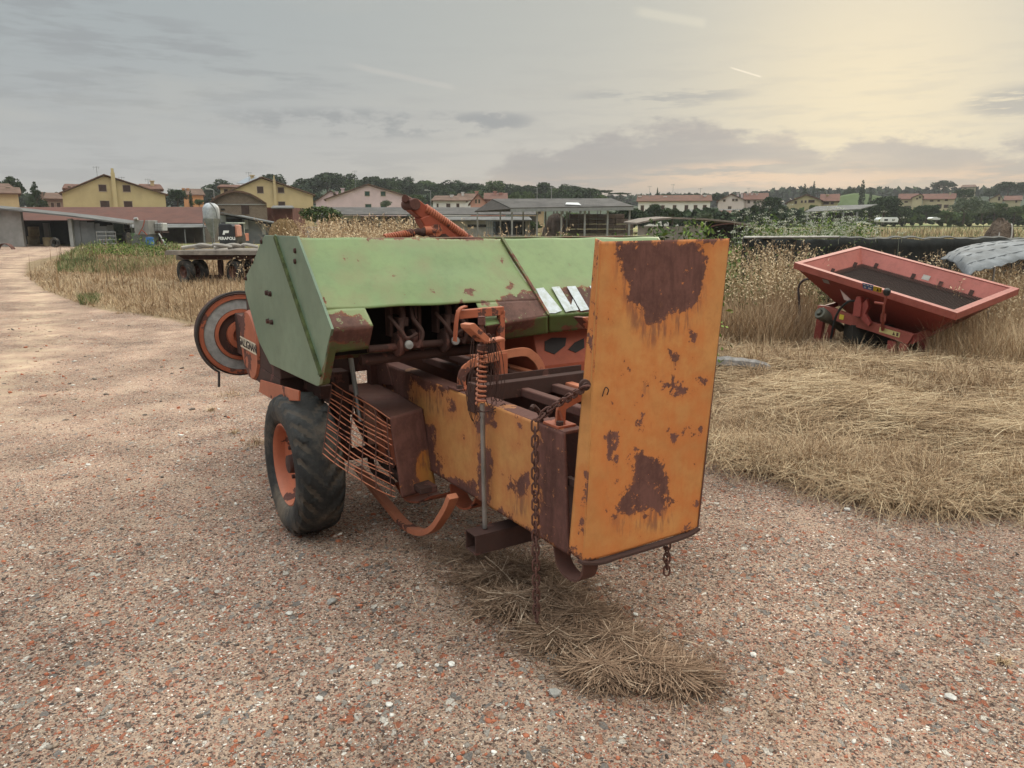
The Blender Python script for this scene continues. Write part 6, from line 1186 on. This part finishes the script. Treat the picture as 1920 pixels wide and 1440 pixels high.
hs = MB(); hs.tube(smoothpath([fpx(1522, 523, .35), fpx(1508, 525, .3), fpx(1498, 537, .3), fpx(1498, 560, .3), fpx(1499, 590, .3), fpx(1494, 610, .3), fpx(1500, 630, .3)], 5), .016, 8); hs.build('hose', plain('hose_dark', (.055, .04, .04), .7), spr)
MB().tube(smoothpath([fpx(1606, 565, -.04), fpx(1592, 565, -.1), fpx(1578, 576, -.12), fpx(1568, 592, -.12), fpx(1562, 612, -.1), fpx(1557, 640, -.05)], 5), .015, 8).build('hydraulic_hose', plain('hose_black', (.02, .02, .02), .6), spr)
lv = MB(); lv.tube([fpx(1663, 551, -.30), fpx(1657, 574, -.25), fpx(1655, 605, -.12), fpx(1655, 618, 0)], [.012, .014, .022, .022], 8).tube([fpx(1640, 567, -.26), fpx(1658, 570, -.26)], .014, 6).box(tuple(fpx(1650, 603, -.16)), tuple(fpx(1662, 588, -.10))); lv.build('lever', redl, spr)
c_ = fpx(1663, 547, -.30); MB().lathe(c_, (0, 0, 1), [(-.05, 0), (-.045, .025), (-.01, .043), (.02, .04), (.04, .02), (.045, 0)], 14).build('lever_knob', plain('knob_black', (.02, .02, .02), .4), spr)
dk_ = MB(); c_ = fpx(1620, 650, .35); dk_.lathe(c_, (0, .2, 1), [(-.03, 0), (-.03, .34), (.0, .36), (.01, .36), (.02, .1), (.25, .1), (.3, .18), (.3, 0)], 24); c2_ = fpx(1700, 655, .45); dk_.lathe(c2_, (.1, 0, 1), [(-.03, 0), (-.03, .25), (.02, .25), (.02, .1), (.2, .1), (.2, 0)], 24); dk_.box(tuple(fpx(1580, 640, .1)), tuple(fpx(1690, 610, .5))); dk_.build('spinner_disc', plain('oily_dark', (.03, .028, .024), .7), spr)
# stickers on the hopper front face
fa, fb_, fc_ = rim(0, .015, .07), rim(1, .015, .07), rim(low[0][0], low[0][1], .72); fn = (fb_-fa).cross(fc_-fa).normalized(); fn = fn if fn.y < 0 else -fn
def ff(x, y, o=.004): r_ = ray(x, y); p0 = fa+so_+fn*(.012+o); return CAM+r_*((p0-CAM).dot(fn)/r_.dot(fn))-so_
stb = plain('sticker_blue', (.05, .14, .42), .5, .1); sty = plain('sticker_yellow', (.60, .48, .05), .5, .15)
def sticker(pts, mat, name='sticker', o=.004): return MB().prism([ff(x, y, o) for x, y in pts], fn*.001).build(name, mat, spr)
s1 = sticker([(1617, 530), (1638, 535), (1636, 545), (1618, 540)], stb); sticker([(1638, 536), (1654, 540), (1652, 549), (1637, 545)], sty)
sticker([(1541, 523), (1553, 526), (1556, 533), (1545, 530)], plain('sticker_grey', (.28, .26, .27), .5))
for pts in ([(1619, 532), (1623, 533), (1623, 535), (1619, 534)], [(1625, 533.5), (1629, 534.5), (1629, 536.5), (1625, 535.5)], [(1631, 535), (1635, 536), (1635, 538), (1631, 537)], [(1620, 537), (1624, 538), (1624, 540), (1620, 539)], [(1628, 539), (1634, 540.5), (1633, 542.5), (1628, 541.5)]): sticker(pts, lw, 'sticker_print', .006)
sticker([(1643, 546), (1646, 540), (1648, 547)], blk, 'sticker_print', .006); sticker([(1650, 541), (1651.5, 541.5), (1650.5, 547), (1649.5, 546.5)], blk, 'sticker_print', .006)
MB().prism([fpx(1650, 613, -.004), fpx(1688, 624, -.004), fpx(1686, 633, -.004), fpx(1648, 622, -.004)], -pn_*.001).build('sticker', plain('sticker_pale_yellow', (.58, .50, .22), .5), spr)
MB().prism([fpx(1673, 628, -.006), fpx(1676, 621.5, -.006), fpx(1678, 629, -.006)], -pn_*.001).prism([fpx(1681, 623.5, -.006), fpx(1685, 624.5, -.006), fpx(1684, 631, -.006), fpx(1680, 630, -.006)], -pn_*.001).build('sticker_print', rustm, spr)
MB().prism([fpx(1575, 589, -.006), fpx(1583, 591, -.006), fpx(1581, 600, -.006), fpx(1573, 598, -.006)], -pn_*.001).build('sticker', sty, spr)
spr_obj = spr
# ------------------------------------------------------------ net fence, plastic tunnel sheet, tied boulder, grey log
m, g, b = newmat('black_net'); tcg = g.n('ShaderNodeTexCoord').outputs['Object']; n_ = g.noise(tcg, 1.5, 5, .6); g.set(b.inputs['Base Color'], g.ramp(n_, [(.35, (.014, .015, .015)), (.7, (.035, .036, .034))])); b.inputs['Roughness'].default_value = .9; bump(g, b, g.noise(tcg, 6, 4, .6), .7, .03)
p = at(1400, 445, 15); fen = empty('net_fence', (p.x, 15, tz(p.x, 15)), 0, 'black shade net fence with grey top rail behind the red spreader', 'fence'); L = rel(fen)
xs_ = np.linspace(1392, 1960, 60); V = []
for j, t_ in enumerate(np.linspace(0, 1, 8)):
    for i, x in enumerate(xs_):
        pt = L(x, 447+2.0*math.sin(x*.03)+1.2*math.sin(x*.11), 15+ (x-1392)*.0035); zt2 = pt.z; z_ = zt2*(1-t_)+.02*t_; V.append((pt.x, pt.y+.05*math.sin(x*.13+t_*3), z_))
nn2 = len(xs_); Fq = [(j*nn2+i, j*nn2+i+1, (j+1)*nn2+i+1, (j+1)*nn2+i) for j in range(7) for i in range(nn2-1)]
nt_ = MB().add(V, Fq, True).build('net', m, fen); sd_ = nt_.modifiers.new('thickness', 'SOLIDIFY'); sd_.thickness = .01
MB().tube([L(1394, 445.5, 14.95), L(1572, 444.5, 15.5)], .028, 8).build('top_rail', steel, fen)
ed = MB(); rg2 = []
for i, x in enumerate(np.linspace(1575, 1960, 40)): rg2.append(L(x, 446+1.6*math.sin(x*.07)+1.2*math.sin(x*.19)-(2 if 1700 < x < 1730 else 0), 15.4+(x-1575)*.0035))
ed.strip(rg2, .10, .015, (0, 1, .3)); ed.build('folded_edge', plain('dark_tarp', (.06, .06, .055), .7, .4, 5, .4), fen)
for x in (1396, 1452, 1512, 1575, 1640, 1712, 1790, 1868): a = L(x, 447, 15+(x-1392)*.0035+.06); MB().box((a.x-.03, a.y, 0), (a.x+.03, a.y+.05, a.z-.01)).build('post', darkrust, fen)
# curved translucent sheet
p = gz(1880, 560); tun = empty('tunnel_sheet', (p.x, p.y, 0), 0, 'grey ribbed curved plastic sheet lying behind the spreader at the right edge', 'plastic sheet'); 
def tp_(x, y, Y): return at(x, y, Y)-tun.location
tops = [(1764, 487, 11.6), (1780, 475, 11.7), (1800, 466, 11.9), (1830, 459, 12.1), (1860, 455, 12.3), (1900, 452, 12.6), (1960, 450, 13)]
bots = [(1815, 530, 9.8), (1822, 513, 9.8), (1840, 507, 9.9), (1865, 502, 10), (1890, 495, 10.2), (1918, 487, 10.5), (1965, 478, 10.9)]
V = []; n1_ = 25
T1 = smoothpath([tp_(*a) for a in tops], 4); T2 = smoothpath([tp_(*a) for a in bots], 4)
for j in range(9):
    t_ = j/8
    for a, b_ in zip(T1, T2): c = a.lerp(b_, t_); c.z += .10*math.sin(math.pi*t_); V.append(tuple(c+Vector((0, 0, .012*math.sin(len(V)*1.9)))))
nr = len(T1); m, g, b = newmat('ribbed_plastic'); tcg = g.n('ShaderNodeTexCoord').outputs['Object']; n_ = g.noise(tcg, 2.5, 6, .65); g.set(b.inputs['Base Color'], g.ramp(n_, [(.35, (.11, .115, .12)), (.65, (.20, .21, .225))])); b.inputs['Roughness'].default_value = .8
sht = MB().add(V, [(j*nr+i, j*nr+i+1, (j+1)*nr+i+1, (j+1)*nr+i) for j in range(8) for i in range(nr-1)], True).build('sheet', m, tun); sht.modifiers.new('t', 'SOLIDIFY').thickness = .01
rb = MB()
for t_ in (.22, .42, .62, .82): rb.tube([T1[i].lerp(T2[i], t_)+Vector((0, 0, .10*math.sin(math.pi*t_)+.012)) for i in range(nr)], .006, 5)
rb.build('rib', plain('rib_grey', (.10, .11, .12), .6), tun)
for i in (2, 12, 22):
    MB().tube([(T2[i].x, T2[i].y, T2[i].z+.02), (T2[i].x+.05, T2[i].y+.1, 0)], .014, 6).build('hoop_leg', steel, tun); MB().tube([tuple(T1[i]), (T1[i].x, T1[i].y, 0)], .014, 6).build('hoop_leg', steel, tun)
o = mound('tied_boulder', 1846, 1904, 413, 21, plain('brown_boulder', (.15, .11, .085), 1, .4, 3, 1.2, detail=9, bd=.08), 'brown lumpy covered mound tied with pale ropes behind the net fence', 'covered mound')
rp = MB()
for dx in (-.18, .16): rp.tube(smoothpath([(dx-.22, -.42, .5), (dx-.1, -.36, .9), (dx+.02, -.22, 1.35), (dx+.12, 0, 1.62), (dx+.15, .2, 1.5)], 4), .02, 5)
rp.build('rope', sk, o)
p = gz(1385, 705); lg = MB(); lg.tube(smoothpath([(-.42, .12, .09), (-.2, .05, .11), (.1, 0, .10), (.32, -.06, .07)], 4), [.04, .06, .055, .07, .062, .075, .06, .065, .055, .06, .05, .045, .02], 7); lg = lg.build('weathered_log', plain('grey_log', (.24, .22, .21), .95, .5, 14, .8)); lg.location = (p.x, p.y, .035); tag(lg, 'grey weathered log lying in the dry grass right of the yellow gate', 'log')
# ------------------------------------------------------------ grass and weeds
def inpx(n, poly, zmax=None):
    xs = [p[0] for p in poly]; ys = [p[1] for p in poly]; out = np.empty((0, 2))
    while len(out) < n:
        c = np.stack([rng.uniform(min(xs), max(xs), n), rng.uniform(min(ys), max(ys), n)], 1); out = np.vstack([out, c[sdpoly(c[:, 0], c[:, 1], poly) > 0]])
    return out[:n]
def g2w(px):                                      # ground points below image positions
    x = (px[:, 0]-960)/F; y = -(px[:, 1]-720)/F; ry = math.cos(P)+y*math.sin(P); rz = -math.sin(P)+y*math.cos(P); t = -1.6/rz
    X_ = x*t; Y_ = ry*t; return np.stack([X_, Y_, terrain(X_, Y_)], 1)
def stand(name, poly, n, H, w, tint, mat, lean=.4, droop=.5, seg=3, up=None, hf=None):
    R = g2w(inpx(n, poly)); h = rng.uniform(H[0], H[1], n)*(1+.35*rough_noise(R[:, 0], R[:, 1], .7, 4)); k = np.clip(R[:, 1]/9, .7, 6)
    th = rng.uniform(0, 6.28, n)+0*h; ln = h*lean*rng.uniform(.2, 1.5, n); tt = np.clip(rng.normal(tint, .17, n)+.16*rough_noise(R[:, 0], R[:, 1], .5, 6)+.12*rough_noise(R[:, 0], R[:, 1], 1.9, 7), 0, 1)
    return blades(name, R, h, np.stack([np.cos(th), np.sin(th)], 1)*ln[:, None], w*k*rng.uniform(.6, 1.3, n), tt, mat, seg=seg, droop=droop, up=up)
# flattened dry grass on the right
mat_poly = [(1322, 868), (1400, 880), (1480, 902), (1560, 928), (1640, 945), (1700, 958), (1800, 962), (1960, 972), (2060, 960), (2060, 640), (1330, 640)]
n = 52000; R = g2w(inpx(n, mat_poly)); cl = rough_noise(R[:, 0], R[:, 1], 2.2, 5); cl2 = rough_noise(R[:, 0], R[:, 1], 6, 8)
dE = np.clip(sdpoly(R[:, 0], R[:, 1], [(gz(*p).x, gz(*p).y) for p in mat_poly])/.5, 0, 1)
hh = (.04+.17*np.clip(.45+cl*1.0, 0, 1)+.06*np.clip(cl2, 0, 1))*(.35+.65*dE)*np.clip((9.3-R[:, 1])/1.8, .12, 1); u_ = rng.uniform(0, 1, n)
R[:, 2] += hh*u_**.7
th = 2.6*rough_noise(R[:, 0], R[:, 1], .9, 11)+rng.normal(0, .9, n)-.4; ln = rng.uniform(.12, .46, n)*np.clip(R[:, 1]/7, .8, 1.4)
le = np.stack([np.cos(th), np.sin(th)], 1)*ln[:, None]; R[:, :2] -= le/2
a_ = blades('a', R, rng.uniform(-.05, .08, n), le, .0042*rng.uniform(.6, 1.3, n)*np.clip(R[:, 1]/7, .8, 1.5), np.clip(.10+.66*u_+.20*cl2+.12*cl+rng.normal(0, .13, n), 0, 1), dry, seg=3, droop=.0, curl=rng.normal(0, .12, (n, 2))*ln[:, None], up=.35, taper=.4)  # tint darkens with depth in the mat, painting shade into the hollows
# arching stems standing out of it
n = 9000; R = g2w(inpx(n, mat_poly)); ln = rng.uniform(.05, .22, n); th = rng.uniform(0, 6.28, n); cl = rough_noise(R[:, 0], R[:, 1], 2.2, 5); R[:, 2] += .06+.05*cl
b_ = blades('b', R, rng.uniform(.05, .20, n)*(1+.5*cl), np.stack([np.cos(th), np.sin(th)], 1)*ln[:, None], .0036*np.clip(R[:, 1]/7, .8, 1.4), np.clip(rng.normal(.72, .16, n), 0, 1), dry, seg=4, droop=1.2)
# ragged overhanging front edge
ed_ = np.array([(1330, 872), (1400, 884), (1480, 905), (1560, 930), (1640, 948), (1700, 960), (1800, 965), (1960, 975)], float)
n = 3600; t = rng.uniform(0, len(ed_)-1.001, n); i = t.astype(int); f_ = (t-i)[:, None]; pp = ed_[i]*(1-f_)+ed_[i+1]*f_; pp[:, 1] -= rng.uniform(-14, 34, n)+7*np.sin(pp[:, 0]*.045)+5*np.sin(pp[:, 0]*.11); R = g2w(pp); R[:, 2] += rng.uniform(.02, .13, n)
th = rng.normal(-1.9, .9, n); ln = rng.uniform(.08, .28, n)
c_ = blades('c', R, rng.uniform(-.06, .07, n), np.stack([np.cos(th), np.sin(th)], 1)*ln[:, None], np.full(n, .0036), np.clip(rng.normal(.62, .2, n), 0, 1), dry, seg=4, droop=.8, up=.3)
def tussocks(poly, n, per, H, sp, L, tint, mat, w=.004):
    C0 = g2w(inpx(n, poly)); big_ = rng.uniform(.6, 1.5, n); A_ = np.repeat(np.arange(n), per); m_ = n*per; th = rng.uniform(0, 6.28, m_); R = C0[A_].copy()
    o_ = np.abs(rng.normal(0, 1, m_))*sp*big_[A_]; R[:, 0] += np.cos(th)*o_; R[:, 1] += np.sin(th)*o_; R[:, 2] += .02; th2 = th+rng.normal(0, .5, m_); ln = rng.uniform(.3, 1.3, m_)*L*big_[A_]; h = rng.uniform(.35, 1.1, m_)*H*big_[A_]
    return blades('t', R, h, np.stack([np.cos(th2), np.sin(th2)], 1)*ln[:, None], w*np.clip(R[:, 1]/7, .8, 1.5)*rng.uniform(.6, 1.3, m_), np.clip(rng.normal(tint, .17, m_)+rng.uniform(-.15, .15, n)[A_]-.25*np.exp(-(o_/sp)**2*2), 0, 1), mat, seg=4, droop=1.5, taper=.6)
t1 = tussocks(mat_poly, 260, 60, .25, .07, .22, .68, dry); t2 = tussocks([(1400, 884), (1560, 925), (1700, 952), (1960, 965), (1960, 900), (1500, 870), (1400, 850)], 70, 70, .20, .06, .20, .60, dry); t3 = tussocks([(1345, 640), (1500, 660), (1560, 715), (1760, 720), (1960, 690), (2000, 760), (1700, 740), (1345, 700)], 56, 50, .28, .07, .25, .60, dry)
ext_ = [(1990, 975), (2500, 1000), (2500, 640), (1990, 640)]; x1_ = tussocks(ext_, 260, 60, .25, .10, .30, .6, dry); x2_ = stand('x', ext_, 12000, (.03, .12), .006, .5, dry, 2.2, .9)
merge([a_, b_, c_, t1, t2, t3, x1_, x2_], 'flattened_grass', kind='stuff')
# dry grass left of the baler, round the trailer
lp = [(45, 517), (100, 490), (175, 470), (250, 462), (480, 466), (560, 480), (560, 640), (420, 618), (372, 608), (270, 590), (165, 576), (85, 546)]
g1 = stand('a', lp, 24000, (.07, .20), .006, .58, dry, .9, .8)
g2 = stand('b', [(120, 480), (200, 462), (480, 466), (480, 520), (300, 530), (120, 510)], 9000, (.12, .30), .006, .5, dry, .6, .6)
g3b = tussocks(lp, 120, 40, .26, .10, .16, .55, dry, w=.005); g3c = stand('x', lp, 260, (.4, .8), .010, .35, dry, .15, .2)
g3 = stand('c', [(330, 520), (480, 520), (560, 640), (372, 606)], 8000, (.14, .34), .005, .66, dry, .8, .8)
merge([g1, g2, g3, g3b, g3c], 'dry_grass', kind='stuff')
gg = stand('a', [(150, 458), (240, 452), (330, 458), (345, 480), (280, 488), (200, 478), (140, 500), (110, 496)], 3600, (.12, .42), .010, .66, dryg, .5, .5)
gh = stand('b', [(120, 495), (260, 490), (340, 478), (480, 462), (480, 470), (340, 498), (240, 520), (110, 512)], 4500, (.10, .28), .008, .68, dryg, .6, .5)
gi = stand('c', [(105, 500), (185, 486), (180, 500), (110, 516)], 1500, (.10, .3), .008, .5, dryg, .6, .5)
gj = stand('d', [(145, 560), (190, 558), (185, 574), (150, 572)], 700, (.08, .2), .006, .5, dryg, .6, .5)
merge([gg, gh, gi, gj], 'green_grass', kind='stuff')
# grass round and behind the spreader, and behind the hood
k1 = stand('a', [(1345, 650), (1345, 560), (1380, 535), (1500, 525), (1530, 560), (1520, 650), (1440, 660)], 14000, (.25, .62), .005, .6, dry, .5, .7)
k2 = stand('b', [(1740, 690), (1780, 600), (1850, 555), (2000, 540), (2000, 720), (1850, 700)], 14000, (.22, .60), .005, .58, dry, .5, .8)
k3 = stand('c', [(1500, 560), (1500, 525), (2000, 515), (2000, 560), (1740, 640), (1740, 600)], 9000, (.35, .8), .005, .58, dry, .4, .6)
k4 = stand('d', [(1500, 662), (1520, 650), (1650, 672), (1760, 680), (1760, 700), (1660, 700), (1520, 690)], 2600, (.05, .17), .0045, .55, dry, .9, .9)
k5 = stand('e', [(1520, 610), (1700, 640), (1700, 668), (1530, 645)], 2000, (.05, .16), .0045, .42, dry, .8, .9)
k6 = stand('f', [(560, 495), (1120, 495), (1120, 560), (560, 560)], 12000, (.5, .95), .006, .6, dry, .3, .4)
merge([k1, k2, k3, k4, k5, k6], 'tall_dry_grass', kind='stuff')
gk = stand('g', [(1350, 510), (1560, 505), (1560, 540), (1400, 560), (1345, 560)], 4000, (.3, .75), .006, .78, dryg, .4, .4)
gl_ = stand('h', [(1860, 525), (2000, 515), (2000, 545), (1870, 550)], 2500, (.3, .7), .007, .5, dryg, .4, .4)
gm_ = stand('i', [(1000, 470), (1350, 470), (1350, 520), (1000, 520)], 6000, (.4, .9), .007, .5, dryg, .3, .4)
merge([gk, gl_, gm_], 'green_weeds', kind='stuff')
# wild oats with pale heads
def oatpatch(x0, x1, Y0, Y1, n, H, **k):
    Y_ = rng.uniform(Y0, Y1, n); xp = rng.uniform(x0, x1, n); X_ = (xp-960)/F*Y_/1.025; R = np.stack([X_, Y_, terrain(X_, Y_)], 1)
    return oats('o', R, rng.uniform(H[0], H[1], n), dry, **k)
o = [oatpatch(545, 810, 11, 17, 620, (1.35, 1.95), heads=11, hs=.016, spread=.07), oatpatch(575, 800, 17, 30, 520, (1.45, 2.05), heads=9, hs=.03, spread=.10, w=.008), oatpatch(936, 1004, 9, 11, 42, (1.35, 1.80), heads=24, hs=.016, spread=.055), oatpatch(1095, 1150, 10, 12, 18, (1.3, 1.6), heads=20, hs=.016, spread=.05),
     oatpatch(850, 1230, 12, 17, 160, (1.15, 1.50), heads=10, hs=.016, spread=.06), oatpatch(1378, 1520, 10.5, 13.5, 260, (.8, 1.5), heads=13, hs=.017, spread=.08), oatpatch(1440, 1540, 12, 14, 100, (.8, 1.4), heads=12, hs=.016, spread=.07), oatpatch(1560, 1960, 11, 14.5, 260, (.7, 1.32), heads=12, hs=.017, spread=.07), oatpatch(1760, 1960, 9.5, 12, 260, (.5, 1.05), heads=12, hs=.015, spread=.08),
     oatpatch(395, 480, 17, 19.5, 14, (.6, .95), heads=10, hs=.018, spread=.07)]
merge(o, 'wild_oats', kind='stuff')
# leafy weeds and white umbels
def weeds(x0, x1, Y0, Y1, n, H, mat, leaf=.03, per=26, sp=.16):
    Y_ = rng.uniform(Y0, Y1, n); xp = rng.uniform(x0, x1, n); X_ = (xp-960)/F*Y_/1.025; R = np.stack([X_, Y_, terrain(X_, Y_)], 1); H_ = rng.uniform(H[0], H[1], n)
    A_ = np.repeat(np.arange(n), per); t = rng.uniform(.1, 1, n*per); c = R[A_]+rng.normal(0, 1, (n*per, 3))*sp*np.array([1, 1, .5])*(1.2-.6*t)[:, None]; c[:, 2] = R[A_, 2]+H_[A_]*t+rng.normal(0, .03, n*per)
    v, f = quads(c, leaf*rng.uniform(.5, 1.4, n*per), elong=2); lo = npmesh('w', v, f, mat, tint=np.repeat(np.clip(rng.normal(.5, .2, n*per)+rng.uniform(-.2, .2, n)[A_], 0, 1), 4))
    stp = blades('w', R, H_, rng.normal(0, .1, (n, 2)), np.full(n, .008), np.full(n, .4), mat, seg=2, droop=0); return [lo, stp], R, H_
wl = []; l1, R1, H1 = weeds(1385, 1640, 15.6, 22, 260, (1.2, 1.85), weedm, .035, 40, .2); wl += l1; l2, _, _ = weeds(1000, 1380, 13, 16, 110, (.9, 1.42), weedm, .035, 30, .18); wl += l2
l3, _, _ = weeds(1215, 1345, 13, 15, 60, (1.2, 1.72), leafl, .05, 34, .2); wl += l3; l4, _, _ = weeds(150, 320, 36, 50, 44, (.3, 1.0), weedm, .06, 34, .28); wl += l4; l5, _, _ = weeds(1350, 1440, 11, 13, 18, (.5, 1.1), dryg, .03, 30, .14); wl += l5
l6, _, _ = weeds(1390, 1560, 12.5, 14.5, 60, (.6, 1.25), dryg, .028, 34, .16); wl += l6
merge(wl, 'leafy_weeds', kind='stuff')
umb_m = tinted('umbel_white', [(0, (.35, .36, .26)), (1, (.70, .69, .60))])
A_ = np.repeat(np.arange(len(R1)), 2); c0 = R1[A_].copy(); c0[:, 2] += H1[A_]*rng.uniform(.8, 1.12, len(A_)); c0[:, :2] += rng.normal(0, .22, (len(A_), 2)); B_ = np.repeat(np.arange(len(A_)), 26)
c = c0[B_]+rng.normal(0, 1, (len(B_), 3))*np.array([.035, .035, .012]); v, f = quads(c, .018*rng.uniform(.6, 1.2, len(B_)), elong=1.1)
u1 = npmesh('u', v, f, umb_m, tint=np.repeat(rng.uniform(0, 1, len(B_)), 4)); u2 = blades('u2', c0-np.array([0, 0, .5]), np.full(len(A_), .5), rng.normal(0, .04, (len(A_), 2)), np.full(len(A_), .007), np.full(len(A_), 0.), weedm, seg=2, droop=0)
u2.data.materials.clear(); u2.data.materials.append(umb_m); merge([u1, u2], 'white_umbel_flowers', kind='stuff')
# vine with bright leaves by the gate top
v_, R_, H_ = weeds(1205, 1345, 7.5, 9, 26, (1.32, 1.62), tinted('bright_vine', [(0, (.06, .10, .02)), (.6, (.16, .24, .05)), (1, (.34, .42, .12))]), .035, 30, .12); merge(v_, 'green_vine', kind='stuff')
# far field grass
def farfield(x0, x1, Y0, Y1, n, H, mat, tint, w=.05):
    Y_ = np.exp(rng.uniform(math.log(Y0), math.log(Y1), n)); xp = rng.uniform(x0, x1, n); X_ = (xp-960)/F*Y_/1.025; R = np.stack([X_, Y_, terrain(X_, Y_)], 1)
    return blades('f', R, rng.uniform(H[0], H[1], n)*(1+.4*rough_noise(X_, Y_, .12, 3)), rng.normal(0, .12, (n, 2)), w*Y_/60*rng.uniform(.6, 1.4, n), np.clip(rng.normal(tint, .15, n)+.2*rough_noise(X_, Y_, .09, 2), 0, 1), mat, seg=2, droop=.3)
merge([farfield(1380, 2000, 24, 150, 16000, (.3, .8), dry, .66), farfield(540, 1400, 30, 110, 9000, (.3, .7), dry, .5), farfield(1380, 2000, 60, 160, 3000, (.4, 1.0), dryg, .5)], 'field_grass', kind='stuff')
# little tufts in the gravel
tf = []
for x, y, s in ((437, 742, .16), (478, 833, .12), (520, 820, .05), (395, 770, .05), (225, 588, .10), (352, 612, .10), (1880, 1240, .03), (440, 812, .05)):
    p = gz(x, y); n = 60; R = np.array(p)+rng.normal(0, s*.35, (n, 3)); R[:, 2] = terrain(R[:, 0], R[:, 1]); le = rng.normal(0, s*.7, (n, 2)); tf.append(blades('t', R, rng.uniform(.3, 1, n)*s, le, np.full(n, .005), rng.uniform(.3, .8, n), dry, droop=.8))
merge(tf, 'grass_tufts', kind='stuff')
# ------------------------------------------------------------ haze
hz = MB().box((-1250, -10, -6), (1250, 730, 75)).build('haze', bpy.data.materials.new('haze_air')); hm_ = hz.data.materials[0]; hm_.use_nodes = True; t_ = hm_.node_tree; t_.nodes.clear()
pv_ = t_.nodes.new('ShaderNodeVolumePrincipled'); pv_.inputs['Color'].default_value = (.80, .80, .82, 1); pv_.inputs['Density'].default_value = .0003; pv_.inputs['Anisotropy'].default_value = .2
ou_ = t_.nodes.new('ShaderNodeOutputMaterial'); t_.links.new(pv_.outputs[0], ou_.inputs['Volume']); tag(hz, kind='stuff')
